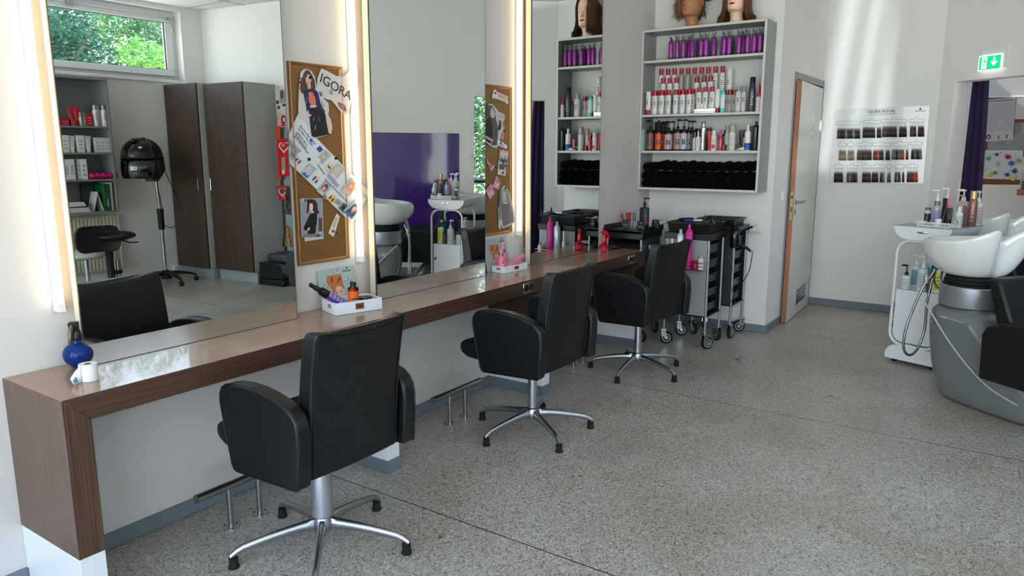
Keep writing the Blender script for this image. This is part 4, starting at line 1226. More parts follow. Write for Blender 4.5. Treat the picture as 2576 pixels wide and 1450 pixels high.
pr += [(quad(834.5, 500, 15, 17, radians(42)), (232, 180, 70)), (quad(831, 497, 4, 8, radians(42)), (80, 40, 50)), (quad(837, 503, 4, 8, radians(42)), (80, 40, 50)), (quad(851, 509, 15, 11, radians(40)), (130, 150, 142)), (quad(865, 523, 19, 20, radians(42)), (96, 94, 96)), (el(865, 523, 5, 7, .5), (30, 30, 34))]
pr += portrait(889, 526, 32, 42, radians(42), (150, 176, 172), (72, 64, 76), (218, 174, 156), (58, 96, 160), 2)
lf, lc = flat('leaflet', 'long diagonal hair colour leaflet with many small portraits across the first pin board', 'leaflet',
     [(751, 284), (773, 306), (795, 346), (867, 421), (925, 478), (925, 496), (887, 562), (867, 545), (817, 497), (759, 441), (727, 411), (726, 339)], yl, (214, 216, 218), pr)
for i, (s_, a, b) in enumerate((('Hast du schon einmal', (755, 316), (793, 363)), ('von einer Haarfarbe', (750.5, 322), (786, 366)), ('geträumt, die so', (748, 332), (773, 366)), ('einzigartig ist wie', (744, 336), (770.5, 374)), ('deine Persönlichkeit?', (740.5, 342), (776.5, 387)))):
    wtext(s_, a, b, yl - .0022, .0125, 'ink', lf, lc)
wtext('Entfalte', (799.5, 415), (817, 438), yl - .0045, .0125, 'ink', lf, lc)
wtext('alle Facetten', (820, 439), (856, 474), yl - .0048, .0125, 'ink_white', lf, lc)
wtext('deiner Persönlichkeit...', (817, 450), (877, 511), yl - .0045, .0125, 'ink', lf, lc)
m = M()
for k in range(7): m.poly([wp(q, yl - .002) - lc for q in quad(747.5 - 1.6 * k * .8 - 4, 366 + 1.2 * k, 44 - 2 * k, .7, radians(44))])
for k in range(6): m.poly([wp(q, yl - .003) - lc for q in quad(738 + 1.0 * k * .3, 385 + 2.2 * k, 13, .7, radians(42))])
m.build('fine_print', 'ink_grey', lf, smooth=False)
# cut-out of a standing woman
sk = (222, 182, 160); hr = (92, 62, 50); nv = (44, 44, 84); bkp = (32, 32, 44)
pr = [([(764, 184), (770, 176), (778, 178), (786, 190), (792, 204), (794, 222), (786, 228), (776, 226), (766, 240), (762, 236), (757, 232), (754, 222), (758, 204)], hr),
      ([(757, 214), (751, 206), (759, 202), (753, 196), (762, 196), (768, 180), (768, 226)], hr),
      (el(776, 200, 7.2, 13), sk), ([(773, 208), (781, 208), (783, 224), (774, 224)], (206, 164, 142)), (quad(775, 193, 11, 3, .1), (40, 32, 34)), (el(777, 206, 2.6, 1), (160, 80, 80)),
      ([(764, 228), (776, 224), (790, 222), (800, 232), (806, 258), (812, 272), (818, 280), (812, 288), (802, 272), (796, 276), (776, 276), (772, 284), (769, 262), (765, 244)], nv),
      ([(776, 232), (786, 232), (793, 246), (795, 262), (782, 266), (777, 254)], (222, 112, 90)), ([(780, 266), (795, 263), (796, 270), (780, 273)], sk),
      ([(776, 272), (798, 270), (816, 280), (822, 300), (826, 330), (830, 338), (792, 346), (784, 342), (780, 312), (778, 290)], bkp),
      ([(770, 280), (775, 280), (779, 288), (784, 288), (782, 293), (776, 294)], sk), ([(819, 282), (824, 296), (831, 318), (832, 330), (827, 336), (824, 322), (820, 300)], sk),
      (quad(793, 322, 2, 12, .2), (150, 154, 176)), (quad(803, 300, 1.6, 14, -.2), (110, 114, 140)), (quad(790, 300, 2, 10, .3), (120, 124, 150)), (quad(812, 262, 1.6, 16, -.3), (96, 100, 150)), (quad(772, 252, 1.8, 18, .1), (110, 120, 170))]
flat('cut_out_picture', 'cut-out picture of a standing woman with long brown hair and a coral top', 'picture',
     [(756, 182), (764, 174), (774, 174), (784, 180), (792, 194), (796, 214), (804, 232), (812, 246), (826, 260), (828, 276), (826, 290), (832, 300), (836, 318), (834, 336), (818, 342), (795, 347), (784, 343), (778, 330), (776, 318), (766, 304), (758, 297), (752, 296), (750, 276), (751, 240), (753, 210)], yl - .003, (206, 196, 194), pr)
# IGORA card
pr = [([(884, 184), (890, 181), (896, 186), (890, 206), (884, 204)], (226, 214, 190)), ([(888, 186), (893, 186), (889, 204), (885, 202)], (176, 112, 96)),
      (el(861, 268, 11, 7, .6), (150, 106, 100)), (el(854, 261, 5, 3.4, .4), (128, 84, 80)), (el(868, 276, 5, 3, .9), (128, 84, 80)), (quad(879, 217, 12, .8, .5), (120, 110, 104))]
ig, igc = flat('advert_card', 'curvy white cut-out card with the word IGORA pinned at the top of the first board', 'card',
     [(809, 172), (826, 180), (845, 191), (862, 194), (872, 186), (880, 175), (890, 171), (899, 175), (902, 186), (899, 202), (892, 222), (886, 244), (882, 262), (878, 280), (871, 288), (862, 286), (852, 276), (842, 262), (833, 252), (822, 250), (812, 246), (802, 232), (797, 214), (799, 196), (804, 182)], yl - .001, (206, 198, 194), pr)
wtext('IGORA', (806, 196), (883, 244), yl - .0032, .060, 'ink', ig, igc)
# small card with woman in black
pr = portrait(780, 545, 1, 1, 0, (0, 0, 0), hr, sk, bkp)[:0] + [([(757, 501), (810, 500), (813, 596), (761, 597)], (150, 148, 156)),
      ([(772, 503), (780, 501), (792, 503), (798, 512), (800, 530), (804, 534), (797, 540), (788, 536), (784, 524), (778, 524), (774, 540), (771, 534), (773, 516)], (62, 36, 38)),
      ([(779, 512), (786, 512), (788, 522), (785, 531), (780, 530), (778, 522)], (226, 196, 184)), ([(783, 529), (789, 530), (790, 540), (782, 540)], (206, 170, 156)),
      ([(780, 538), (792, 536), (798, 542), (797, 560), (793, 588), (774, 589), (775, 580), (766, 580), (764, 572), (770, 560)], (22, 22, 28)), ([(774, 574), (780, 572), (779, 580), (773, 580)], (216, 180, 166)),
      (quad(806, 566, 9, 34, .0), (92, 70, 62)), (quad(806, 586, 10, 6, 0), (186, 180, 176)), (quad(783, 593, 45, 8, -.02), (140, 116, 112))]
flat('photo_card', 'small photo card of a dark-fringed woman in black low on the first board', 'card', [(755, 500), (811, 499), (814, 601), (767, 608), (765, 597), (759, 598)], yl + .001, (196, 192, 192), pr)
flat('paper_strip', 'narrow torn paper strip pinned near the bottom of the first board', 'paper', [(847, 537), (855, 545), (846, 575), (839, 597), (826, 587), (834, 565)], yl, (220, 208, 196), [(quad(843, 560, 7, 26, .35), (196, 170, 156)), (quad(838, 582, 7, 7, .35), (110, 84, 70))])
# card of pink counter display, leaning against the wall behind the first tray
def magnet(px, col, nm='round magnet', y=None, r=.0095, lb=''):
    p = wp(px, (YP if y is None else y))
    t = thing('magnet', lb, 'magnet', p, 0, 'magnets on the pin boards')
    m = M(); m.T = Matrix.Rotation(pi / 2, 4, 'X')
    m.lathe([(r, 0), (r, .004), (r * .92, .006)], seg=20); m.build('magnet_rim', colmat((226, 226, 224), .3), t)
    m = M(); m.T = Matrix.Rotation(pi / 2, 4, 'X')
    m.lathe([(r * .8, .005), (r * .8, .010), (r * .6, .012), (0, .012)], seg=20); m.build('magnet_face', colmat(col, .2), t)
ym = yl - .0045
for px, c_, lb, yy in (((777, 195), (16, 16, 18), 'black magnet over the face of the standing woman cut-out', ym - .003), ((779, 353), (30, 96, 168), 'blue magnet at the top of the long leaflet', ym - .003), ((774, 401), (16, 16, 18), 'black magnet on the fold of the long leaflet', ym - .001), ((842, 398), (16, 16, 18), 'black magnet on the upper edge of the long leaflet', ym - .001), ((764, 504), (40, 120, 190), 'blue magnet holding the photo card of the dark-haired woman', yl)):
    magnet(px, c_, y=yy, lb=lb)
def bar_magnet(px, rot, lb, y=None, L=.020):
    p = wp(px, ym if y is None else y)
    t = M(); t.T = Matrix.Rotation(rot, 4, 'Y')
    t.box(-.0045, .0045, -.007, 0, -L / 2, L / 2)
    o = t.build('bar_magnet', 'steel', bevel=.0006); o.location = p
    tag(o, lb, 'magnet', 'magnets on the pin boards')
bar_magnet((806, 236), -.3, 'grey bar magnet beside the shoulder of the standing woman', ym - .003)
bar_magnet((831, 232), -.1, 'grey bar magnet in the middle of the IGORA card', ym)
bar_magnet((815, 496), .0, 'grey bar magnet at the lower edge of the long leaflet', ym, .024)
bar_magnet((798, 592), 1.4, 'grey bar magnet at the foot of the photo card', yl)
bar_magnet((847, 583), -.5, 'grey bar magnet on the torn paper strip', yl - .002)

# second board: black and white cut-outs and pink cards
bw = [(206, 204, 204), (86, 84, 88), (38, 38, 42)]
pk = (222, 158, 168)
flat('paper_strip', 'pink and white label strip pinned at the top of the second board', 'paper', [(1242, 226), (1247, 225), (1250, 231), (1278, 243), (1279, 262), (1238, 248), (1238, 240)], yl, (226, 218, 216), [([(1253, 234), (1277, 244), (1276, 254), (1252, 243)], pk), (quad(1256, 251, 34, 1.4, .30), (60, 56, 60)), (quad(1258, 254, 30, 1.0, .30), (60, 56, 60))])
flat('cut_out_picture', 'black and white cut-out of a woman in profile with long hair', 'picture', [(1229, 261), (1238, 262), (1247, 272), (1256, 282), (1268, 288), (1271, 296), (1266, 306), (1264, 322), (1262, 332), (1258, 352), (1250, 373), (1240, 371), (1228, 364), (1220, 356), (1220, 318), (1224, 292), (1226, 272)], yl - .001, (196, 194, 192),
     [([(1229, 264), (1238, 266), (1246, 280), (1248, 300), (1254, 326), (1250, 366), (1236, 366), (1240, 330), (1232, 300), (1224, 296), (1226, 274)], bw[1]), ([(1236, 270), (1243, 278), (1246, 288), (1243, 297), (1236, 296), (1233, 284)], (190, 184, 182)), ([(1224, 298), (1232, 296), (1238, 312), (1240, 340), (1234, 362), (1222, 354), (1220, 320)], bw[2]),
      (el(1258, 309, 4, 7), bw[1]), (quad(1257, 320, 7, 14, .2), bw[2]), (quad(1261, 292, 16, .8, .1), (110, 110, 110)), (quad(1261, 295, 15, .8, .1), (110, 110, 110)), (quad(1230, 349, 22, 6, .55), pk)])
flat('paper_strip', 'pink vertical label strip at the right side of the second board', 'paper', [(1265, 318), (1269, 317), (1266, 352), (1258, 348)], yl, pk, [(quad(1263, 340, 3, 16, .15), (160, 90, 100))])
flat('paper_strip', 'small white paper strip held by the blue magnet on the second board', 'paper', [(1252, 354), (1262, 356), (1276, 367), (1275, 375), (1252, 366)], yl - .002, (222, 220, 218), [(quad(1263, 364, 16, 1, .35), (90, 90, 90)), (quad(1262, 367, 14, 1, .35), (90, 90, 90))])
flat('photo_card', 'card with three black and white portraits on the second board', 'card', [(1258, 377), (1279, 381), (1277, 410), (1271, 443), (1251, 439), (1254, 408)], yl, (206, 204, 204), [([(1258, 377), (1279, 381), (1278.5, 386), (1257.6, 383)], pk), (el(1260, 400, 3.4, 9), bw[1]), (el(1266, 404, 3.2, 9), bw[2]), (el(1273, 402, 4.2, 11), bw[1]), (el(1260, 396, 1.8, 3.6), (200, 196, 194)), (el(1266.4, 399, 1.6, 3.2), (200, 196, 194)), (el(1273.4, 397, 2, 4.4), (206, 202, 200)), (quad(1266, 420, 20, 14, .1), bw[1]), (quad(1270, 428, 4, 14, .2), pk)])
flat('cut_out_picture', 'cut-out picture of a small pink bottle on the second board', 'picture', [(1224, 398), (1227, 400), (1228, 408), (1236, 414), (1241, 420), (1239, 430), (1234, 429), (1226, 412)], yl, pk, [(quad(1233, 418, 4, 9, -.5), (150, 80, 96))])
flat('price_card', 'upper pink card of the pair on the second board', 'card', [(1248, 443), (1259, 453), (1255, 478), (1239, 470)], yl, (226, 156, 170), [(quad(1250, 454, 9, .8, .7), (130, 70, 84)), (quad(1249, 457, 9, .8, .7), (130, 70, 84)), (quad(1250, 466, 8, 6, .6), (214, 196, 196))])
flat('price_card', 'lower pink card of the pair on the second board', 'card', [(1236, 461), (1245, 486), (1232, 503), (1221, 480)], yl - .001, (226, 156, 170), [(quad(1232, 473, 11, .8, -.55), (130, 70, 84)), (quad(1233, 476, 11, .8, -.55), (130, 70, 84)), (quad(1234, 487, 10, 8, -.5), (216, 200, 196))])
flat('cut_out_picture', 'grey cut-out of a long-haired woman in a grey jumper low on the second board', 'picture', [(1265, 469), (1272, 468), (1280, 482), (1286, 506), (1293, 532), (1296, 560), (1278, 570), (1264, 575), (1261, 566), (1258, 580), (1254, 572), (1253, 524), (1259, 516), (1257, 496), (1260, 478)], yl - .002, (196, 194, 192),
     [([(1262, 476), (1268, 470), (1276, 476), (1283, 502), (1290, 528), (1294, 552), (1284, 540), (1272, 540), (1264, 556), (1258, 550), (1262, 520), (1259, 496)], (150, 148, 148)), (el(1269, 493, 5, 11), (190, 186, 184)), ([(1262, 512), (1276, 510), (1288, 528), (1294, 558), (1266, 571), (1262, 545)], (104, 102, 106)), (quad(1271, 511, 9, 3, 0), (214, 212, 210)), (quad(1267, 491, 2, 1, 0), bw[2]), (quad(1271.5, 491, 2, 1, 0), bw[2]), (quad(1269.4, 499, 2.8, 1, 0), bw[2]), ([(1258, 476), (1261, 474), (1262, 520), (1256, 560), (1254, 540)], (120, 118, 120)), ([(1276, 478), (1281, 498), (1290, 530), (1284, 530), (1276, 500)], (126, 124, 126))])
for px, c_, lb in (((1243.5, 234), (180, 30, 36), 'red magnet at the top of the second board'), ((1274, 249), (214, 140, 30), 'orange magnet at the top of the second board'), ((1265, 329), (16, 16, 18), 'black magnet on the pink vertical strip'), ((1257, 360), (30, 90, 170), 'blue magnet on the small white strip'), ((1266, 381), (222, 156, 30), 'yellow magnet on the card with three portraits'), ((1262, 435), (30, 30, 32), 'black magnet at the foot of the three-portrait card'), ((1270.5, 440), (190, 30, 40), 'red magnet at the foot of the three-portrait card'), ((1243, 421), (20, 20, 22), 'black magnet beside the pink bottle cut-out'), ((1268.5, 473), (24, 24, 26), 'black magnet over the long-haired woman in grey')):
    magnet(px, c_, y=yl - .0035, lb=lb, r=.009)
bar_magnet((1254, 453), -.2, 'light bar magnet on the upper pink card of the second board', yl - .002)
bar_magnet((1241, 477), .5, 'small bar magnet between the two pink cards', yl - .003, .014)
bar_magnet((1240, 512), .3, 'bar magnet alone on the brown panel of the second board', YP)

# ================================================================ things on the counter
ZT1 = ZT + .0008
def tray(label, pA, pB, pC, h, tagpx):
    A, B, C_ = (onz(q, ZT1) for q in (pA, pB, pC))     # front-left, front-right, back-left (bottom corners)
    d = (B - A).normalized(); w = (B - A).length
    n = Vector((-d.y, d.x, 0)); dp = min((C_ - A).dot(n), (YW - .054 - A.y) / max(.3, n.y) )
    t = thing('storage_tray', label, 'tray', A, atan2(d.y, d.x), 'white wooden trays on the counter')
    m = M(); th = .009
    m.box(0, w, 0, dp, 0, .006).box(0, w, 0, th, .006, h).box(0, w, dp - th, dp, .006, h)
    # sides with a hand slot
    for x in (0, w - th):
        z0, z1 = h * .40, h * .78; y0, y1 = dp * .33, dp * .67
        m.box(x, x + th, th, dp - th, .006, z0).box(x, x + th, th, dp - th, z1, h).box(x, x + th, th, y0, z0, z1).box(x, x + th, y1, dp - th, z0, z1)
    m.build('tray_box', mat('tray_white', (222, 224, 230), .4), t, bevel=.0008, seg=1)
    tg = M().box(w * .42, w * .60, -.0015, 0, h * .30, h * .80, 0).box(w * .455, w * .565, -.0028, -.0014, h * .46, h * .64, 1)
    tg.build('label_holder', [mat('leather_tag', (134, 66, 40), .5), colmat((90, 84, 84), .3, .6)], t, bevel=.0005)
    text('printed_text', 'HOME', h * .13, 'ink', t, (w * .51, -.0031, h * .55), (pi / 2, 0, 0))
    return t, A, d, n, w, dp
t1, A1, d1, n1, w1, dp1 = tray('white tray with leather tag holding an orange and a purple bottle', (844.7, 795), (962, 778), (803.3, 776), .054, None)
t2, A2, d2, n2, w2, dp2 = tray('white tray with leather tag holding two pink bottles', (1270, 689), (1327, 677), (1222, 683), .040, None)
def intray(A, d, n, u, v, z=.007): return A + d * u + n * v + Vector((0, 0, z))
FA_old = FA
FA = -pi / 2 - .45
p = intray(A1, d1, n1, .105, .035)
ob = pump_bottle('orange and black pump bottle standing in the first white tray', 0, 0, 0, .138, .0245, (226, 92, 22), loc=p, lz=(.03, .80), rz=.3, tag_=False)
for q in list(ob.children):
    if q.name.startswith('pump') and q.type == 'MESH': bpy.data.objects.remove(q)
cp = M().lathe([(.0135, .0935), (.0135, .116), (.0120, .118), (.0, .118)], seg=22)
cp.T = Matrix.Translation((0, 0, .120)) @ Matrix.Rotation(.28, 4, 'Y') @ Matrix.Rotation(.3, 4, 'Z')
cp.lathe([(.0, -.004), (.0145, -.002), (.0150, .004), (.0125, .010), (0, .012)], seg=22, sx=1.05); cp.T = None
cp.build('flip_cap', 'black_plastic', ob)
m = M(); patch(m, .0249, FA - .62, FA + .62, .020, .058, 0)
for k, (z, a0, a1) in enumerate(((.048, -.45, .45), (.034, -.5, .1), (.030, -.5, .0), (.025, -.5, .45))): patch(m, .0252, FA + a0, FA + a1, z, z + (.0014 if k else .003), 1)
m.build('black_label', [colmat((18, 18, 20), .4), colmat((180, 170, 160), .5)], ob)
# purple bottle lying on the tray rim
a = onz((776, 722), .80); 
b0 = intray(A1, d1, n1, .085, .045, .022); topx = ony((779, 716), b0.y + .045)
ax = (topx - b0); Lb = ax.length; ax.normalize()
pb = thing('shampoo_bottle', 'purple and black bottle leaning over the left end of the first tray', 'bottle', b0)
pb.rotation_euler = ax.to_track_quat('Z', 'X').to_euler()
m = M(); r = .020
m.lathe([(r * .95, 0, 0), (r, .004, 0), (r, .014, 1), (r, Lb * .56, 0), (r, Lb * .70, 0), (r * .85, Lb * .735, 0), (r * .5, Lb * .745, 0)], seg=24)
for k in range(5):
    for j in range(3):
        patch(m, r + .0003, j * 2.1 + .3, j * 2.1 + 1.5, .03 + k * Lb * .09, .03 + k * Lb * .09 + Lb * .07, 2)
m.build('bottle_body', [colmat((20, 18, 22), .12), colmat((96, 56, 150), .25), colmat((150, 128, 190), .4)], pb)
M().lathe([(r * .55, Lb * .74), (r * .6, Lb * .8), (r * .62, Lb * .86), (r * .48, Lb * .88), (r * .5, Lb * .99), (r * .3, Lb), (0, Lb)], seg=20).build('flip_cap', colmat((20, 20, 22), .4), pb)
for k in range(3):
    pt = intray(A1, d1, n1, .175, .06, .007 + .0165 * k)
    tn = thing('round_tin', ['black round tin at the bottom of the stack in the first tray', 'middle black round tin of the stack in the first tray', 'topmost black round tin of the stack in the first tray'][k], 'tin', pt, 0, 'stacked black tins')
    M().lathe([(.029, 0), (.031, .002), (.031, .009), (.0335, .010), (.0335, .015), (.031, .0162), (0, .0162)], seg=28).build('tin_body', colmat((26, 24, 24), .3), tn)
def standcard(label, pxTL, pxTR, pxBL, zb, y0, hair, bgc, text_=None, lean=.035, brand=None):
    "card leaning against the wall, its foot at y0"
    TLp, TRp = ony(pxTL, y0 + lean), ony(pxTR, y0 + lean)
    w = TRp.x - TLp.x; h = (TLp.z + TRp.z) / 2 - zb
    sk = (TRp.z - TLp.z) / w
    t = thing('display_card', label, 'card', (TLp.x, y0, zb), 0)
    t.rotation_euler = (-math.atan2(lean, h), 0, 0)
    H = sqrt(h * h + lean * lean)
    m = M().box(0, w, 0, .0008, 0, H, 0)
    m.build('card_sheet', colmat(bgc, .5), t, smooth=False)
    ms = [colmat(hair, .5), colmat((236, 190, 168), .5), colmat(tuple(int(v * .7) for v in hair), .5), colmat((60, 50, 60), .5), colmat((190, 90, 90), .5), colmat((226, 214, 214), .5)]
    m = M()
    def pl(pts, k, lay): m.poly([(u * w, -.0003 - .0002 * lay, v * H) for u, v in pts], k)
    E_ = lambda cx, cy, rx, ry, n=18: [(cx + rx * cos(a), cy + ry * sin(a)) for a in [2 * pi * k / n for k in range(n)]]
    pl([(.20, .70), (.25, .84), (.33, .82), (.42, .83), (.62, .83), (.64, .62), (.66, .45), (.60, .30), (.35, .40), (.24, .58)], 0, 0)
    pl(E_(.49, .32, .15, .20), 1, 1); pl([(.40, .0), (.40, .18), (.58, .18), (.6, .0)], 1, 1)
    pl([(.32, .42), (.35, .62), (.50, .66), (.62, .60), (.64, .40), (.58, .50), (.50, .56), (.44, .50), (.40, .40), (.36, .34)], 0, 2)
    pl([(.45, .60), (.52, .70), (.62, .80), (.60, .66)], 2, 3); pl([(.30, .66), (.36, .80), (.40, .78), (.38, .64)], 2, 3)
    for cx in (.42, .56):
        pl(E_(cx, .355, .028, .012), 3, 3); pl([(cx - .04, .385), (cx + .035, .392), (cx + .03, .398), (cx - .035, .396)], 2, 3)
    pl(E_(.49, .20, .045, .014), 4, 3); pl([(.475, .33), (.505, .33), (.52, .25), (.47, .25)], 5, 2) if False else None
    rnd = random.Random(4)
    for cx, cy in ((.47, .95), (.13, .55), (.80, .62)):
        for k in range(9):
            a = k * pi * 2 / 9 + .2
            if cy > .9 and sin(a) > .3: continue
            pl([(cx + .03 * cos(a), cy + .02 * sin(a)), (cx + .10 * cos(a + .12), cy + .055 * sin(a + .12)), (cx + .12 * cos(a), cy + .07 * sin(a)), (cx + .10 * cos(a - .12), cy + .055 * sin(a - .12))], 5 if k % 2 else 3, 1)
    m.build('printed_picture', ms, t, smooth=False)
    pl2 = M().poly([(u * w, -.0016, v * H) for u, v in E_(.82, .955, .018, .028)]); pl2.build('brand_emblem', 'ink', t, smooth=False)
    if brand: text('printed_text', brand, H * .075, 'ink', t, (w * .80, -.0006, H * .885), (pi / 2, 0, 0), sx=.75)
    return t
standcard('mint green display card with an auburn portrait behind the first tray', (796, 679), (887, 671), None, ZT1, YW - .045, (196, 116, 66), (166, 186, 180), brand='Schwarzkopf', lean=.036)
standcard('grey display card with an auburn-haired portrait behind the second tray', (1214, 602), (1271, 600), None, ZT1, YW - .042, (196, 122, 90), (166, 178, 180), brand='Schwarzkopf', lean=.034)
# pink products in tray two
def pink_bottle(label, loc, h, r, name='lotion_bottle'):
    t = thing(name, label, 'bottle', loc, 0, 'pink bottles in the second tray')
    m = M().lathe([(r * .96, 0, 0), (r, .004, 0), (r, h * .50, 0), (r * .9, h * .60, 0), (r * .55, h * .67, 0), (r * .5, h * .69, 0)], seg=22)
    patch(m, r + .0004, FA - .5, FA + .5, h * .10, h * .30, 1)
    for k in range(3): patch(m, r + .0007, FA - .35, FA + .3 - .2 * (k % 2), h * (.14 + .05 * k), h * (.155 + .05 * k), 2)
    patch(m, r + .0005, FA - .35, FA + .35, h * .40, h * .415, 2)
    m.build('bottle_body', [colmat((230, 120, 150), .18), colmat((232, 196, 204), .4), colmat((120, 40, 70), .4)], t)
    M().lathe([(r * .55, h * .685), (r * .55, h * .80), (0, h * .80)], seg=18).build('silver_collar', 'chrome', t)
    return t
q = intray(A2, d2, n2, .035, .055); b1_ = pink_bottle('front pink spray bottle with silver collar in the second tray', q, .135, .0215, 'spray_bottle')
M().lathe([(.0115, .108), (.0115, .128), (.009, .136), (0, .136)], seg=16).build('spray_head', colmat((222, 120, 148), .3), b1_)
q = intray(A2, d2, n2, .088, .085); b2_ = pink_bottle('larger pink pump bottle behind in the second tray', q, .155, .027)
m = M().lathe([(.010, .124), (.008, .13), (.004, .134), (.004, .158), (.011, .160), (.011, .168), (0, .169)], seg=14)
m.tube([(0, 0, .164), (.03, -.012, .165), (.04, -.016, .160)], [.006, .0045, .003], 8); m.build('pump', colmat((236, 160, 178), .3), b2_)
q0 = intray(A2, d2, n2, .05, .02, .012)
px_ = thing('pink_box', 'long pink carton lying slanted on the second tray', 'box', q0)
e1 = ony((1317, 647), (A2 + d2 * w2).y + .02) - q0
px_.rotation_euler = e1.to_track_quat('X', 'Z').to_euler()
M().box(0, min(.22, e1.length), -.014, .014, 0, .022).build('carton', colmat((226, 120, 156), .4), px_, bevel=.0012)

def spray_ball(label, loc, rz, R, glass, glass2, head_c, trig_c, h, rough=.06, cat='spray bottle'):
    t = thing('spray_bottle', label, cat, loc, rz)
    m = M(); pr_ = [(R * .45, 0)]
    for k in range(13):
        a = -pi / 2 + .48 + (pi - .48 - .38) * k / 12
        pr_.append((R * cos(a), R * .92 * (1 + sin(a)) - .004 * 0))
    pr_[1:] = [(a_, b_, 0 if b_ > R * .75 else 1) for a_, b_ in pr_[1:]]
    zz = pr_[-1][1]
    pr_ += [(R * .36, zz + .006, 0), (R * .34, zz + .012, 0)]
    m.lathe(pr_, seg=32)
    m.build('bottle_body', [glass, glass2], t)
    z0 = zz + .010
    n = M().lathe([(R * .40, z0), (R * .42, z0 + .004), (R * .44, z0 + .010), (R * .40, z0 + .016), (R * .38, z0 + .026), (R * .30, z0 + .034), (R * .24, h - .03)], seg=20)
    n.grid([[(x + dx, yy, zq) for x, zq in ((-.020, h - .006), (-.022, h - .014), (-.008, h - .034), (.010, h - .034), (.022, h - .016), (.024, h - .004), (.010, h))] for dx, yy in ((0, -.009), (0, -.0105), (0, .0105), (0, .009))], True, cap0=True, cap1=True)
    n.lathe([(.0045, 0), (.0045, .01), (0, .01)], (-.024, 0, h - .014), 8)
    n.build('spray_head', head_c, t, angle=50)
    g = M(); P_ = spline([(.016, 0, h - .012), (.030, 0, h - .030), (.034, 0, h - .050), (.042, 0, h - .066)], 5)
    g.tube(P_, [.007] * 6 + [.0065] * 5 + [.005] * 5, 8, flat=1.3); g.build('trigger', trig_c, t)
    return t
rg = mat('red_glass', (196, 10, 40), .04, trans=.55, ior=1.3); pg = mat('pink_liquid', (236, 60, 120), .08, trans=.3, ior=1.3)
bgm = mat('blue_glass', (16, 52, 122), .05, trans=.2, ior=1.3)
q = onz((1519, 635), ZT1)
spray_ball('round red spray bottle standing near the far end of the counter', q, radians(-30), .0365, rg, pg, mat('red_plastic', (206, 12, 30), .2), 'red_plastic', .158)
q = onz((200, 922), ZT1); q.y = min(q.y, YW - .052)
spray_ball('round blue spray bottle with black trigger at the left end of the counter', (q.x, q.y, q.z), radians(215), .047, bgm, bgm, 'black_plastic', mat('worn_metal', (120, 100, 92), .3, .5), .158)
q = onz((225, 956), ZT1)
lr = thing('label_roll', 'white roll of paper neck strips with loose end on the left of the counter', 'paper roll', q)
M().lathe([(.0105, .0), (.0275, .0), (.0275, .053), (.0270, .054), (.0105, .054), (.0105, .0)], seg=40).build('paper_roll', mat('paper', (226, 224, 222), .7, bump=.1, bscale=30), lr)
M().lathe([(.0104, .001), (.0104, .0535), (.0095, .0535), (.0095, .001)], seg=24).build('cardboard_core', colmat((110, 72, 48), .8), lr)
m = M(); rr = []
for k in range(8):
    s_ = k / 7
    P0_ = Vector((-.0275 * cos(.15), -.010 + .0, 0)) + Vector((-.030 * s_, -.012 * s_ + .004 * sin(s_ * 3), 0))
    rr.append([P0_ + Vector((0, 0, .001 + .0)), P0_ + Vector((-.004 * s_, .012 * s_, .053 * (1 - .62 * s_ ** 1.2)))])
m.grid(rr); m.build('loose_end', 'paper', lr, solid=.0005)
m = M(); m.grid([[a + Vector((-.0006, -.0008, .004)), a * .45 + b * .55 + Vector((-.0006, -.0008, 0))] for a, b in rr[3:7]]); m.build('blue_print', colmat((96, 140, 166), .6), lr, smooth=False)
# dark clipper head beside the red bottle
q = onz((1543, 627), ZT1)
hb = thing('hair_clipper', 'black oval hair clipper stand beside the red spray bottle', 'clipper', q, radians(-20))
m = M(); m.grid([[(-.05 + .12 * u, .03 * cos(a) * s_, .028 * h_ * (1 + sin(a)) / 2) for a in [2 * pi * k / 14 for k in range(14)]] for u, s_, h_ in ((0, .4, .5), (.1, .9, .8), (.35, 1.1, 1.3), (.7, 1, 1), (.95, .8, .6), (1, .5, .4))], True, cap0=True, cap1=True)
m.build('clipper_body', 'black_plastic', hb, sub=1, angle=80)
M().tube(spline([(-.03, 0, .03), (-.02, .01, .055), (.005, .0, .07)], 4), .0022, 6).build('clipper_cable', 'black_plastic', hb)
FA = FA_old
# ================================================================ salon trolleys
def caster(parent, x, y, rz, R=.037):
    c = M(); T = Matrix.Translation((x, y, 0)) @ Matrix.Rotation(rz, 4, 'Z') @ Matrix.Scale(1.27, 4)
    c.T = T
    c.box(-.012, .012, -.016, -.0125, .045, .085).box(-.012, .012, .0125, .016, .045, .085).box(-.016, .016, -.017, .017, .083, .092)
    c.prism([(-.014, .085), (.012, .085), (.022, R), (.016, R - .008), (.008, R)], 'y', -.016, -.0125).prism([(-.014, .085), (.012, .085), (.022, R), (.016, R - .008), (.008, R)], 'y', .0125, .016)
    f = c.build('caster_fork', 'chrome', parent, bevel=.001)
    w = M(); w.T = T @ Matrix.Translation((.018, 0, R)) @ Matrix.Rotation(pi / 2, 4, 'X')
    w.lathe([(R * .66, -.0105, 0), (R * .9, -.011, 0), (R, -.007, 0), (R, .007, 0), (R * .9, .011, 0), (R * .66, .0105, 0)], seg=28)
    w.lathe([(0, -.012, 1), (R * .3, -.012, 1), (R * .32, -.0095, 1), (R * .68, -.0110, 1), (R * .68, .0110, 1), (R * .32, .0095, 1), (R * .3, .012, 1), (0, .012, 1)], seg=28)
    w.build('caster_wheel', ['rubber', mat('wheel_hub', (186, 196, 200), .3)], f)
